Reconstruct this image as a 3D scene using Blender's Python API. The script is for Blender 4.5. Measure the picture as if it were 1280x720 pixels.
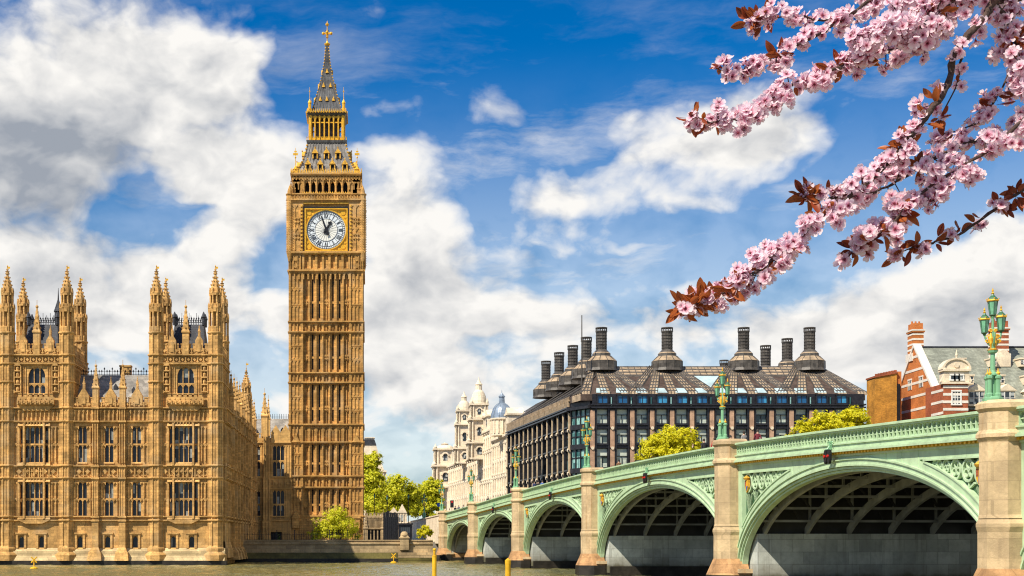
import bpy, bmesh, math, random
from mathutils import Vector, Matrix, Quaternion, noise as mnoise
R = math.radians
rnd = random.Random(7)
S = bpy.context.scene
for o in list(bpy.data.objects): bpy.data.objects.remove(o)
COL = S.collection

# ------------------------------------------------------------------ camera
F, CX, HY, EYE = 1800.0, 460.0, 676.0, 3.5          # focal length and principal point in 1280x720 units, eye height
cam_d = bpy.data.cameras.new('camera'); cam = bpy.data.objects.new('camera', cam_d); COL.objects.link(cam)
cam.location = (0, 0, EYE); cam.rotation_euler = (R(90), 0, 0)
cam_d.sensor_width = 36; cam_d.lens = 36 * F / 1280
cam_d.shift_x = (640 - CX) / 1280; cam_d.shift_y = (HY - 360) / 1280
cam_d.clip_start = 0.1; cam_d.clip_end = 20000
S.camera = cam
S.view_settings.view_transform = 'Standard'; S.view_settings.look = 'None'
S.view_settings.exposure = 0.58; S.view_settings.gamma = 1.0; S.view_settings.use_curve_mapping = False
S.cycles.max_bounces = 6; S.cycles.diffuse_bounces = 3; S.cycles.transparent_max_bounces = 6
S.cycles.use_denoising = True; S.cycles.denoising_prefilter = 'ACCURATE'; S.cycles.denoising_input_passes = 'RGB_ALBEDO_NORMAL'; S.cycles.filter_width = 1.15; S.cycles.sample_clamp_indirect = 4

# ------------------------------------------------------------------ sun and sky
SUN_EL, SUN_AZ = 50.0, 228.0                          # azimuth clockwise from +Y
ts = Vector((math.sin(R(SUN_AZ)) * math.cos(R(SUN_EL)), math.cos(R(SUN_AZ)) * math.cos(R(SUN_EL)), math.sin(R(SUN_EL))))
sd = bpy.data.lights.new('sun', 'SUN'); sun = bpy.data.objects.new('sun', sd); COL.objects.link(sun)
sd.energy = 4.8; sd.angle = R(0.5); sd.color = (1.0, 0.91, 0.76)
sun.rotation_euler = ts.to_track_quat('Z', 'Y').to_euler(); sun.location = (-60, -60, 120)

W = bpy.data.worlds.new('World'); S.world = W; W.use_nodes = True
class NT:
    """tiny helper round a node tree"""
    def __init__(s, tree): s.t = tree; s.n = tree.nodes; s.l = tree.links
    def new(s, typ, **kw):
        n = s.n.new(typ)
        for k, v in kw.items(): setattr(n, k, v)
        return n
    def set(s, inp, v):
        if isinstance(v, bpy.types.NodeSocket): s.l.new(v, inp)
        elif v is not None:
            if inp.type in ('VECTOR', 'RGBA') and isinstance(v, (int, float)): v = (v,) * len(inp.default_value)
            if inp.type == 'RGBA' and len(v) == 3: v = tuple(v) + (1,)
            inp.default_value = v
    def m(s, op, a, b=None, c=None, clamp=False):
        n = s.new('ShaderNodeMath', operation=op, use_clamp=clamp)
        for i, x in enumerate((a, b, c)): s.set(n.inputs[i], x)
        return n.outputs[0]
    def vm(s, op, a, b=None, scale=None):
        n = s.new('ShaderNodeVectorMath', operation=op)
        s.set(n.inputs[0], a); s.set(n.inputs[1], b)
        if scale is not None: s.set(n.inputs['Scale'], scale)
        return n.outputs[0]
    def noise(s, vec, scale, detail=4, rough=.55, dist=0, out=0):
        n = s.new('ShaderNodeTexNoise'); s.set(n.inputs['Vector'], vec)
        n.inputs['Scale'].default_value = scale; n.inputs['Detail'].default_value = detail
        n.inputs['Roughness'].default_value = rough; n.inputs['Distortion'].default_value = dist
        return n.outputs[out]
    def ramp(s, fac, a, b, lo=0., hi=1., smooth=True):
        n = s.new('ShaderNodeMapRange', interpolation_type='SMOOTHSTEP' if smooth else 'LINEAR')
        s.set(n.inputs['Value'], fac)
        for nm, v in (('From Min', a), ('From Max', b), ('To Min', lo), ('To Max', hi)): s.set(n.inputs[nm], v)
        return n.outputs[0]
    def mix(s, f, a, b, blend='MIX'):
        n = s.new('ShaderNodeMix', data_type='RGBA', blend_type=blend)
        s.set(n.inputs[0], f); s.set(n.inputs[6], a); s.set(n.inputs[7], b)
        return n.outputs[2]
    def comb(s, x, y, z):
        n = s.new('ShaderNodeCombineXYZ')
        for i, v in enumerate((x, y, z)): s.set(n.inputs[i], v)
        return n.outputs[0]
    def sep(s, v):
        n = s.new('ShaderNodeSeparateXYZ'); s.l.new(v, n.inputs[0]); return n.outputs

def build_sky():
    nt = NT(W.node_tree); nt.n.clear()
    out = nt.new('ShaderNodeOutputWorld'); bg = nt.new('ShaderNodeBackground'); bg.inputs['Strength'].default_value = 0.105
    nt.l.new(bg.outputs[0], out.inputs[0])
    sky = nt.new('ShaderNodeTexSky', sky_type='NISHITA'); sky.sun_disc = False
    sky.sun_elevation = R(SUN_EL); sky.sun_rotation = R(SUN_AZ); sky.air_density = 1.0; sky.dust_density = 0.25; sky.ozone_density = 3.0
    tc = nt.new('ShaderNodeTexCoord'); d = tc.outputs['Generated']
    x, y, z = nt.sep(d)
    az = nt.m('ARCTAN2', x, y); el = z
    blue = nt.mix(1.0, sky.outputs[0], (0.37, 0.62, 0.76), 'MULTIPLY')
    hs = nt.new('ShaderNodeHueSaturation'); hs.inputs['Saturation'].default_value = 1.30; hs.inputs['Value'].default_value = 1.0
    nt.l.new(blue, hs.inputs['Color'])
    high = nt.ramp(el, 0.10, 0.34)                       # the zenith side of the photograph is a deeper blue
    skyc = nt.mix(high, nt.mix(1.0, hs.outputs[0], (1.0, 0.98, 0.97), 'MULTIPLY'), nt.mix(1.0, hs.outputs[0], (0.42, 0.80, 0.95), 'MULTIPLY'))
    # warped cloud coordinates
    q0 = nt.comb(az, nt.m('MULTIPLY', el, 1.5), 0.37)
    w1 = nt.vm('SUBTRACT', nt.noise(q0, 7, 3, .5, out=1), (.5, .5, .5))
    w2 = nt.vm('SUBTRACT', nt.noise(q0, 28, 3, .55, out=1), (.5, .5, .5))
    q = nt.vm('ADD', nt.vm('ADD', q0, nt.vm('SCALE', w1, None, .040)), nt.vm('SCALE', w2, None, .014))
    fb = nt.noise(q, 9.0, 10, .60)
    def puffs(v):
        n = nt.new('ShaderNodeTexVoronoi', feature='F1', voronoi_dimensions='2D'); nt.l.new(v, n.inputs['Vector']); n.inputs['Scale'].default_value = 13; n.inputs['Detail'].default_value = 3; n.inputs['Roughness'].default_value = .62; n.normalize = True
        return nt.m('SUBTRACT', .62, n.outputs['Distance'])
    qs = nt.vm('ADD', q, (-.012, .022, 0)); pf = puffs(q); pf2 = puffs(qs)
    fb2 = nt.noise(qs, 9.0, 7, .58)
    qa = nt.vm('ADD', nt.comb(az, el, 0), nt.vm('ADD', nt.vm('SCALE', w1, None, .05), nt.vm('SCALE', w2, None, .018)))
    ax, ay, _ = nt.sep(qa)
    def field(blobs):
        acc = None
        for (px, py, rx, ry, amp) in blobs:
            v = Vector(((px - CX) / F, 1, (HY - py) / F)); n = v.normalized()
            a, b = math.atan2(v.x, 1), n.z
            g = nt.m('ADD', nt.m('POWER', nt.m('DIVIDE', nt.m('SUBTRACT', ax, a), rx / F), 2), nt.m('POWER', nt.m('DIVIDE', nt.m('SUBTRACT', ay, b), ry / F), 2))
            g = nt.m('MULTIPLY', nt.m('EXPONENT', nt.m('MULTIPLY', g, -1.0)), amp)
            acc = g if acc is None else nt.m('ADD', acc, g)
        return acc
    cover = field([(60, 70, 130, 75, .62), (190, 60, 90, 55, .50), (290, 90, 75, 55, .62), (60, 190, 100, 70, .66), (200, 140, 100, 45, .42), (250, 205, 60, 26, .45), (330, 240, 70, 45, .62),
                   (290, 300, 50, 25, .30), (490, 275, 80, 55, .56), (520, 350, 75, 35, .44), (50, 335, 120, 50, .58), (240, 345, 90, 45, .55), (170, 395, 190, 45, .55), (280, 225, 70, 40, .4), (420, 400, 120, 40, .42), (540, 465, 170, 70, .48), (600, 380, 80, 24, .34), (700, 390, 90, 30, .26),
                   (880, 200, 130, 30, .46), (960, 165, 85, 42, .52), (890, 140, 45, 26, .30), (790, 150, 45, 30, .34), (690, 250, 70, 24, .46), (605, 140, 55, 40, .18), (500, 150, 70, 25, .26), (870, 255, 45, 14, .2),
                   (1180, 390, 140, 75, .74), (1010, 425, 140, 50, .58), (820, 420, 60, 35, .40), (800, 308, 40, 9, .22), (70, 470, 180, 50, .36), (1255, 300, 60, 35, .5), (640, 530, 160, 60, .30), (700, 300, 60, 12, .14), (620, 150, 50, 30, .12), (740, 210, 60, 20, .26), (700, 420, 60, 30, .2), (580, 410, 90, 30, .25),
                   (690, 50, 260, 60, -.35), (560, 330, 120, 50, .3), (480, 210, 60, 20, .3), (150, 275, 50, 12, -.2), (260, 262, 40, 10, -.24), (700, 195, 60, 18, -.20), (1150, 210, 110, 60, -.40), (620, 420, 70, 20, -.22), (160, 440, 80, 14, -.2), (400, 60, 40, 60, -.4), (330, 10, 60, 18, -.2), (625, 260, 55, 40, -.32), (870, 320, 120, 30, -.25)])
    dens = nt.m('ADD', nt.m('ADD', cover, nt.m('MULTIPLY', nt.m('SUBTRACT', fb, .5), 1.15)), nt.m('MULTIPLY', nt.m('SUBTRACT', pf, .25), .9))
    # unseen bright cloud added right of the view to lighten the shaded palace wing
    fill_cloud = nt.m('MULTIPLY', nt.m('EXPONENT', nt.m('MULTIPLY', nt.m('ADD', nt.m('POWER', nt.m('DIVIDE', nt.m('SUBTRACT', az, 1.75), .75), 2), nt.m('POWER', nt.m('DIVIDE', nt.m('SUBTRACT', el, .35), .45), 2)), -1.0)), .95)
    dens = nt.m('ADD', dens, fill_cloud)
    mask = nt.ramp(dens, .06, .58)
    wisp = nt.m('MULTIPLY', nt.ramp(nt.noise(nt.vm('MULTIPLY', q, (1, 2.6, 1)), 6, 9, .62), .42, .80), nt.m('ADD', .55, field([(560, 170, 140, 60, .4), (700, 330, 120, 60, .3)])))
    wisp = nt.m('MULTIPLY', wisp, nt.ramp(el, .39, .27))
    low = nt.ramp(el, .33, .05, 0, .70)                  # thin bright veil near the horizon
    mask = nt.m('MAXIMUM', nt.m('MAXIMUM', mask, wisp), low)
    dark = field([(70, 205, 130, 75, 1.0), (190, 130, 90, 40, .22), (320, 150, 60, 30, .18), (640, 570, 200, 40, .10), (100, 440, 200, 60, .26), (1000, 250, 150, 18, .22), (1230, 380, 140, 30, .30), (540, 340, 60, 30, .28), (470, 420, 120, 40, .25)])
    relief = nt.m('ADD', nt.m('MULTIPLY', nt.m('SUBTRACT', fb2, fb), 2.2), nt.m('MULTIPLY', nt.m('SUBTRACT', pf2, pf), 1.5))
    thick = nt.m('MULTIPLY', nt.ramp(dens, .55, 1.15), .22)
    sh = nt.m('ADD', nt.m('ADD', nt.m('MULTIPLY', dark, nt.ramp(fb, .25, .65, .55, 1.1)), relief), thick)
    sh = nt.m('ADD', sh, .10, clamp=True)
    white = (6.25, 6.1, 5.85); grey = (2.2, 2.42, 2.8)
    cloud = nt.mix(nt.ramp(sh, 0, 1, 0, 1, False), white, grey)
    col = nt.mix(mask, skyc, cloud)
    # below the horizon: a dim ground bounce
    col = nt.mix(nt.ramp(el, -.03, -.005), (1.0, .95, .8), col)
    nt.l.new(col, bg.inputs['Color'])
build_sky()

# ------------------------------------------------------------------ helpers
WL = {}                                               # world location of every object built
def setp(o, label=None, cat=None, group=None, kind=None):
    if label: o['label'] = label
    if cat: o['category'] = cat
    if group: o['group'] = group
    if kind: o['kind'] = kind
    return o
def root(name, label, cat, loc, group=None, rz=0):
    o = bpy.data.objects.new(name, None); COL.objects.link(o); o.empty_display_size = .5
    o.location = loc; o.rotation_euler = (0, 0, rz); WL[o] = Vector(loc)
    return setp(o, label, cat, group)
class Fr:
    """a facade's own frame: u along it, d outward, z up"""
    def __init__(s, o, u, n): s.o = Vector((o[0], o[1])); s.u = Vector(u).normalized(); s.n = Vector(n).normalized()
    def p(s, u, d, z):
        q = s.o + s.u * u + s.n * d
        return (q.x, q.y, z)
    def u_of(s, px, d=0):                             # where the sight line of photo column px meets this facade
        k = (px - CX) / F; o = s.o + s.n * d
        return (k * o.y - o.x) / (s.u.x - k * s.u.y)
WORLD = Fr((0, 0), (1, 0), (0, 1))
def PX(x, Y): return (x - CX) * Y / F
def PZ(y, Y): return EYE + (HY - y) * Y / F
class MB:
    def __init__(s): s.v = []; s.f = []; s.mi = []; s.cur = 0
    def add(s, vs, fs):
        k = len(s.v); s.v.extend(vs); s.f.extend([tuple(i + k for i in f) for f in fs]); s.mi.extend([s.cur] * len(fs))
    def hexa(s, p): s.add(p, [(0, 3, 2, 1), (4, 5, 6, 7), (0, 1, 5, 4), (1, 2, 6, 5), (2, 3, 7, 6), (3, 0, 4, 7)])
    def box(s, fr, u0, u1, d0, d1, z0, z1, ti=0, td=0):
        """ti, td: how far the top is drawn in along u and along the outer d"""
        p = fr.p
        s.hexa([p(u0, d0, z0), p(u0, d1, z0), p(u1, d1, z0), p(u1, d0, z0), p(u0 + ti, d0, z1), p(u0 + ti, d1 - td, z1), p(u1 - ti, d1 - td, z1), p(u1 - ti, d0, z1)])
    def wbox(s, x0, x1, y0, y1, z0, z1): s.box(WORLD, x0, x1, y0, y1, z0, z1)
    def prism(s, fr, pts, d0, d1):                    # simple polygon in (u, z) pushed from d0 to d1
        n = len(pts)
        vs = [fr.p(u, d0, z) for u, z in pts] + [fr.p(u, d1, z) for u, z in pts]
        s.add(vs, [tuple(range(n)), tuple(range(2 * n - 1, n - 1, -1))] + [(i, i + n, (i + 1) % n + n, (i + 1) % n) for i in range(n)])
    def lathe(s, x, y, prof, n=8, rot=None, sx=1., sy=1.):
        rot = math.pi / n if rot is None else rot
        k = len(s.v); vs = []; fs = []
        for r, z in prof:
            for i in range(n):
                a = rot + 2 * math.pi * i / n
                vs.append((x + r * math.cos(a) * sx, y + r * math.sin(a) * sy, z))
        m = len(prof)
        for j in range(m - 1):
            for i in range(n):
                i2 = (i + 1) % n
                fs.append((j * n + i, j * n + i2, (j + 1) * n + i2, (j + 1) * n + i))
        fs.append(tuple(range(n - 1, -1, -1))); fs.append(tuple(range((m - 1) * n, m * n)))
        s.add(vs, fs)
    def tube(s, pts, rad, n=6):
        pts = [Vector(p) for p in pts]; m = len(pts); vs = []; fs = []
        ref = Vector((0.21, .33, .92))
        for j, p in enumerate(pts):
            t = (pts[min(j + 1, m - 1)] - pts[max(j - 1, 0)]).normalized()
            a = t.cross(ref)
            if a.length < 1e-3: a = t.cross(Vector((1, 0, 0)))
            a.normalize(); b = t.cross(a)
            r = rad[j] if hasattr(rad, '__len__') else rad
            for i in range(n):
                w = 2 * math.pi * i / n
                vs.append(tuple(p + a * (r * math.cos(w)) + b * (r * math.sin(w))))
        for j in range(m - 1):
            for i in range(n):
                i2 = (i + 1) % n
                fs.append((j * n + i, j * n + i2, (j + 1) * n + i2, (j + 1) * n + i))
        fs.append(tuple(range(n - 1, -1, -1))); fs.append(tuple(range((m - 1) * n, m * n)))
        s.add(vs, fs)
    def ball(s, x, y, z, r, n=8, sz=1.):
        s.lathe(x, y, [(r * max(.04, math.sin(math.pi * i / 6)), z - r * sz * math.cos(math.pi * i / 6)) for i in range(7)], n)
    def build(s, name, mat, parent=None, label=None, cat=None, group=None, kind=None, smooth=False, origin=None):
        me = bpy.data.meshes.new(name)
        if origin is None:
            xs = [p[0] for p in s.v]; ys = [p[1] for p in s.v]; zs = [p[2] for p in s.v]
            origin = Vector(((min(xs) + max(xs)) / 2, (min(ys) + max(ys)) / 2, min(zs)))
        origin = Vector(origin)
        me.from_pydata([(p[0] - origin.x, p[1] - origin.y, p[2] - origin.z) for p in s.v], [], s.f)
        mats = mat if isinstance(mat, (list, tuple)) else [mat]
        for q in mats: me.materials.append(q)
        if len(mats) > 1: me.polygons.foreach_set('material_index', s.mi)
        if smooth: me.polygons.foreach_set('use_smooth', [True] * len(me.polygons))
        me.validate(); me.update()
        bm = bmesh.new(); bm.from_mesh(me); bmesh.ops.recalc_face_normals(bm, faces=bm.faces); bm.to_mesh(me); bm.free()
        o = bpy.data.objects.new(name, me); COL.objects.link(o)
        if parent is not None:
            o.parent = parent; o.location = origin - WL[parent]
        else: o.location = origin
        WL[o] = origin
        return setp(o, label, cat, group, kind)
def copy_tree(o, parent=None):
    c = o.copy(); COL.objects.link(c)
    if parent is not None: c.parent = parent; c.matrix_parent_inverse = o.matrix_parent_inverse.copy()
    for ch in list(o.children): copy_tree(ch, c)
    return c

def grid_wall(mb, fr, u0, u1, z0, z1, holes, d0, d1):
    zs = sorted(set([z0, z1] + [min(max(h[2], z0), z1) for h in holes] + [min(max(h[3], z0), z1) for h in holes]))
    for a, b in zip(zs, zs[1:]):
        if b - a < 1e-4: continue
        cut = sorted((h[0], h[1]) for h in holes if h[2] < b - 1e-4 and h[3] > a + 1e-4 and h[1] > u0 and h[0] < u1)
        u = u0
        for c0, c1 in cut:
            if c0 > u + 1e-4: mb.box(fr, u, c0, d0, d1, a, b)
            u = max(u, c1)
        if u < u1 - 1e-4: mb.box(fr, u, u1, d0, d1, a, b)
def ribs(mb, fr, u0, u1, z0, z1, n, w, d0, d1, holes=(), head=True):
    st = (u1 - u0) / n
    for i in range(n + 1):
        u = u0 + st * i; segs = [(z0, z1)]
        for h in holes:
            if h[0] - w < u < h[1] + w:
                ns = []
                for a, b in segs:
                    if h[2] > a and h[2] < b: ns.append((a, h[2]))
                    if h[3] < b and h[3] > a: ns.append((h[3], b))
                    if h[3] <= a or h[2] >= b: ns.append((a, b))
                segs = ns
        for a, b in segs:
            if b - a > .15: mb.box(fr, u - w / 2, u + w / 2, d0, d1, a, b)
    if head:
        for i in range(n):
            a = u0 + st * i; c = a + st / 2; b = a + st
            if any(h[0] < c < h[1] and h[2] < z1 < h[3] + .2 for h in holes): continue
            dd = d0 + (d1 - d0) * .7
            mb.prism(fr, [(a, z1), (a, z1 - st * .8), (c, z1 - .04)], d0, dd); mb.prism(fr, [(b, z1), (c, z1 - .04), (b, z1 - st * .8)], d0, dd)
def string(mb, fr, u0, u1, d, z, h=.28, out=.3):
    mb.box(fr, u0, u1, d - .05, d + out, z + h * .45, z + h); mb.box(fr, u0, u1, d - .05, d + out * .55, z, z + h * .45)
def carved_band(mb, fr, u0, u1, z0, z1, step, d):
    n = max(1, round((u1 - u0) / step)); st = (u1 - u0) / n; zc = (z0 + z1) / 2; h = (z1 - z0)
    for i in range(n + 1):
        u = u0 + st * i; mb.box(fr, u - .08, u + .08, d, d + .24, z0, z1)
    for i in range(n):
        c = u0 + st * (i + .5); r = min(st, h) * .3
        mb.prism(fr, [(c - r, zc), (c, zc - r), (c + r, zc), (c, zc + r)], d, d + .24)
        for sx in (-1, 1):
            for sz in (-1, 1):
                cu = c + sx * st * .33; cz = zc + sz * h * .34; q = r * .38
                mb.prism(fr, [(cu - q, cz), (cu, cz - q), (cu + q, cz), (cu, cz + q)], d, d + .2)
def crenels(mb, fr, u0, u1, z0, h, d0, d1, step=.9):
    n = max(1, round((u1 - u0) / step)); st = (u1 - u0) / n
    mb.box(fr, u0, u1, d0, d1, z0, z0 + h * .5)
    for i in range(n):
        a = u0 + st * (i + .2); b = u0 + st * (i + .8)
        mb.box(fr, a, b, d0, d1, z0 + h * .5, z0 + h * .9); mb.box(fr, a - .05, b + .05, d0 - .04, d1 + .06, z0 + h * .9, z0 + h)
        c = (a + b) / 2; mb.prism(fr, [(c - .14, z0 + h * .25), (c, z0 + h * .08), (c + .14, z0 + h * .25), (c, z0 + h * .42)], d1, d1 + .07)
def pinnacle(mb, x, y, z0, h, w):
    zs = z0 + h * .45; a = w / 2
    mb.wbox(x - a, x + a, y - a, y + a, z0, zs)
    for sx, sy in ((1, 0), (-1, 0), (0, 1), (0, -1)):
        mb.wbox(x - a * .45 + sx * a * .62, x + a * .45 + sx * a * .62, y - a * .45 + sy * a * .62, y + a * .45 + sy * a * .62, zs - h * .3, zs - h * .03)
    mb.lathe(x, y, [(a * 1.75, zs - .02), (a * 1.75, zs + h * .03), (a * 1.3, zs + h * .06), (a * .25, z0 + h * .93)], 4, math.pi / 4)
    for k in range(4):
        zz = zs + h * (.08 + .1 * k); r = a * (1.25 - .27 * k)
        mb.wbox(x - r, x + r, y - .06, y + .06, zz, zz + h * .03); mb.wbox(x - .06, x + .06, y - r, y + r, zz, zz + h * .03)
    mb.ball(x, y, z0 + h * .95, a * .5, 6); mb.wbox(x - .03, x + .03, y - .03, y + .03, z0 + h * .95, z0 + h * 1.08)
def arch_pts(uc, w, z0, zs, za, n=6):
    """outline of a pointed-arch opening"""
    pts = [(uc - w / 2, z0), (uc + w / 2, z0)]
    for i in range(n + 1):
        t = i / n; a = t * math.pi / 2
        pts.append((uc + w / 2 * math.cos(a) ** .8 if t < 1 else uc, zs + (za - zs) * math.sin(a)))
    for i in range(n - 1, -1, -1):
        t = i / n; a = t * math.pi / 2
        pts.append((uc - w / 2 * math.cos(a) ** .8, zs + (za - zs) * math.sin(a)))
    return pts
def gothic_window(parent, fr, uc, w, z0, z1, lights, d0, d1, stone, glass, transom=.5, name='window', label=None):
    """stone mullions, transom and cusped heads standing in an opening; glass is a sub-part"""
    m = MB(); u0, u1 = uc - w / 2, uc + w / 2; st = w / lights; dm = d0 + (d1 - d0) * .62; b = .05 if w < 2.2 else .06
    for i in range(lights + 1):
        u = u0 + st * i; m.box(fr, u - b, u + b, d0, dm, z0, z1)
    rows = [z0, z1] if not transom else [z0, z0 + (z1 - z0) * transom, z1]
    if transom: m.box(fr, u0, u1, d0, dm + .03, rows[1] - .12, rows[1] + .12)
    m.box(fr, u0 - .1, u1 + .1, d0, d1 + .16, z0 - .22, z0 - .02, 0, .1)
    for zt in rows[1:]:
        for i in range(lights):
            a = u0 + st * i; c = a + st / 2; e = a + st; hh = st * .75; q = dm - .02
            zt2 = zt - (.1 if zt != z1 else 0)
            m.prism(fr, [(a, zt2), (a, zt2 - hh), (a + st * .14, zt2 - hh * .45), (c, zt2 - .03)], d0, q)
            m.prism(fr, [(e, zt2), (c, zt2 - .03), (e - st * .14, zt2 - hh * .45), (e, zt2 - hh)], d0, q)
    o = m.build(name, stone, parent, label)
    g = MB(); g.box(fr, u0 + .02, u1 - .02, d0 - .02, d0 + .03, z0, z1); g.build('glass', glass, o)
    return o
# ------------------------------------------------------------------ materials (all procedural)
MATS = {}
def base_mat(name, rough=.8, metal=0., spec=.4):
    m = bpy.data.materials.new(name); m.use_nodes = True
    nt = NT(m.node_tree); b = nt.n['Principled BSDF']
    b.inputs['Roughness'].default_value = rough; b.inputs['Metallic'].default_value = metal
    b.inputs['Specular IOR Level'].default_value = spec
    MATS[name] = m
    return m, nt, b
def bump(nt, b, h, strength, dist=.05):
    n = nt.new('ShaderNodeBump'); n.inputs['Strength'].default_value = strength; n.inputs['Distance'].default_value = dist
    nt.l.new(h, n.inputs['Height']); nt.l.new(n.outputs[0], b.inputs['Normal'])
def wpos(nt): return nt.new('ShaderNodeNewGeometry').outputs['Position']
def stone_mat(name, c, var=.35, scale=.5, streak=.45, joint=0., jw=1.0, jh=.45, dirt=(.12, .09, .06), rough=.85, fine=.3, bumps=.35, tide=None, grey=0.):
    """weathered masonry: block-to-block variation, blotches, rain streaks, joints"""
    m, nt, b = base_mat(name, rough, 0, .25); p = wpos(nt); x, y, z = nt.sep(p)
    big = nt.noise(p, scale, 5, .6); sm = nt.noise(p, scale * 9, 5, .65)
    lo = tuple(v * (1 - var) for v in c); hi = tuple(min(.9, v * (1 + var * .55)) for v in c)
    col = nt.mix(nt.ramp(big, .3, .7), lo, hi)
    col = nt.mix(nt.m('MULTIPLY', nt.ramp(sm, .42, .66), fine), col, tuple(v * .48 for v in c))
    if joint:
        br = nt.new('ShaderNodeTexBrick'); nt.l.new(nt.comb(nt.m('ADD', x, y), z, 0), br.inputs['Vector'])
        br.inputs['Scale'].default_value = 1; br.inputs['Brick Width'].default_value = jw; br.inputs['Row Height'].default_value = jh
        br.inputs['Mortar Size'].default_value = .02; br.inputs['Color1'].default_value = (.64, .63, .62, 1); br.inputs['Color2'].default_value = (1.12, 1.1, 1.06, 1)
        br.inputs['Mortar'].default_value = (.5, .48, .45, 1); br.inputs['Bias'].default_value = .1
        col = nt.mix(joint, col, nt.mix(1, col, br.outputs[0], 'MULTIPLY'))
    st = nt.noise(nt.vm('MULTIPLY', p, (2.2, 2.2, .12)), 1.0, 6, .65)
    col = nt.mix(nt.m('MULTIPLY', nt.ramp(st, .5, .78), streak), col, dirt)
    if grey:                                             # repaired and sooted patches, buff and grey
        col = nt.mix(nt.m('MULTIPLY', nt.ramp(nt.noise(p, .22, 4, .65), .50, .68), grey), col, tuple(.42 * v + .58 * w for v, w in zip(c, (.40, .33, .22))))
        col = nt.mix(nt.m('MULTIPLY', nt.ramp(nt.noise(nt.vm('MULTIPLY', p, (.9, .9, .16)), 1.0, 6, .7), .56, .74), grey * .8), col, (.15, .085, .035))
    if tide is not None:                                 # tide mark: algae and damp below the high water line
        lv = nt.m('ADD', z, nt.m('MULTIPLY', nt.noise(nt.vm('MULTIPLY', p, (.7, .7, .3)), 1.0, 5, .65), 1.1))
        col = nt.mix(nt.ramp(lv, tide + .55, tide + .1, 0, .85), col, (.05, .055, .022))
        col = nt.mix(nt.ramp(lv, tide + 1.5, tide + .5, 0, .45), col, (.14, .11, .06))
    nt.l.new(col, b.inputs['Base Color'])
    bump(nt, b, nt.noise(p, 14, 5, .65), bumps, .06)
    return m
def plain(name, c, rough=.6, metal=0., var=.25, scale=3., spec=.4, bumps=0.):
    m, nt, b = base_mat(name, rough, metal, spec); p = wpos(nt)
    n = nt.noise(p, scale, 5, .6)
    nt.l.new(nt.mix(nt.ramp(n, .3, .7), tuple(v * (1 - var) for v in c), tuple(min(.95, v * (1 + var * .5)) for v in c)), b.inputs['Base Color'])
    if bumps: bump(nt, b, n, bumps, .03)
    return m
def glass_mat(name, dark, light, cell=(.6, 1.4), frac=.3, rough=.08):
    """window panes: dark room behind, some panes with blinds or curtains"""
    m, nt, b = base_mat(name, rough, 0, .35); p = wpos(nt); x, y, z = nt.sep(p)
    wn = nt.new('ShaderNodeTexWhiteNoise', noise_dimensions='3D')
    nt.l.new(nt.comb(nt.m('FLOOR', nt.m('DIVIDE', x, cell[0])), nt.m('FLOOR', nt.m('DIVIDE', y, cell[0])), nt.m('FLOOR', nt.m('DIVIDE', z, cell[1]))), wn.inputs[0])
    f = nt.m('MULTIPLY', nt.m('GREATER_THAN', wn.outputs[0], 1 - frac), nt.ramp(nt.noise(p, 2.3, 4), .3, .6, .65, 1))
    col = nt.mix(f, nt.mix(nt.noise(p, 1.1, 3), tuple(v * .5 for v in dark), tuple(v * 1.5 for v in dark)), light)
    nt.l.new(col, b.inputs['Base Color']); bump(nt, b, nt.noise(p, 1.6, 2), .12, .1)
    return m
M_STONE = stone_mat('honey limestone', (.68, .40, .14), .38, .45, .60, .8, .9, .42, (.14, .065, .02), .85, .50, .5, None, .55)
M_STONE_D = stone_mat('weathered limestone', (.68, .41, .14), .36, .3, .55, .5, .9, .42)
M_TOWER = stone_mat('tower limestone', (.65, .365, .11), .38, .45, .58, .8, .9, .42, (.13, .055, .018), .85, .50, .5, None, .55)
M_PLINTH = stone_mat('pale plinth stone', (.62, .47, .25), .3, .5, .4, .7, 1.4, .55)
M_WHITE = stone_mat('portland stone', (.82, .69, .51), .2, .3, .40, .3, 1.2, .5, (.35, .31, .27))
M_PIER = stone_mat('bridge pier granite', (.58, .43, .25), .30, .5, .60, .4, 1.6, .9, (.34, .17, .06))
M_PIERB = stone_mat('rust stained granite', (.46, .26, .12), .4, .9, .5, .5, 1.3, .6, (.09, .05, .03))
M_WET = stone_mat('wet dark masonry', (.035, .03, .024), .5, .8, .5, .6, 1.2, .5, (.012, .012, .01), .5)
M_ALGAE = stone_mat('algae covered masonry', (.16, .135, .04), .5, .35, .4, .6, 1.4, .5, (.03, .035, .015), .6)
M_WALL = stone_mat('embankment granite', (.46, .34, .19), .35, .4, .5, .8, 1.6, .55, (.10, .08, .05))
M_OCHRE = stone_mat('ochre stock brick', (.64, .30, .05), .35, .5, .5, .8, .45, .15, (.22, .10, .03))
M_BRICK = stone_mat('red brick', (.42, .12, .055), .25, .4, .3, .7, .4, .14, (.16, .06, .04))
M_BRICKO = stone_mat('orange brick', (.66, .22, .06), .25, .4, .3, .7, .4, .14, (.3, .1, .05))
M_BANDW = stone_mat('white stone bands', (.78, .72, .62), .15, .5, .3, 0, 1, 1, (.4, .35, .3))
M_SLATE = stone_mat('dark slate', (.055, .06, .075), .45, .5, .4, .9, .5, .3, (.02, .02, .025), .6)
M_SLATEG = stone_mat('grey green slate', (.27, .29, .24), .28, .35, .35, .8, .6, .32, (.13, .13, .11), .6)
M_LEAD = stone_mat('grey lead roof', (.33, .31, .28), .42, .5, .5, .9, .9, .55, (.08, .08, .08), .55)
M_TROOF = stone_mat('cast iron roof plates', (.25, .24, .23), .35, .8, .5, .9, .42, .75, (.07, .06, .05), .5)
M_SPIRE = stone_mat('dark spire plates', (.11, .115, .125), .4, .9, .4, .9, .4, .7, (.05, .045, .04), .5)
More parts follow.
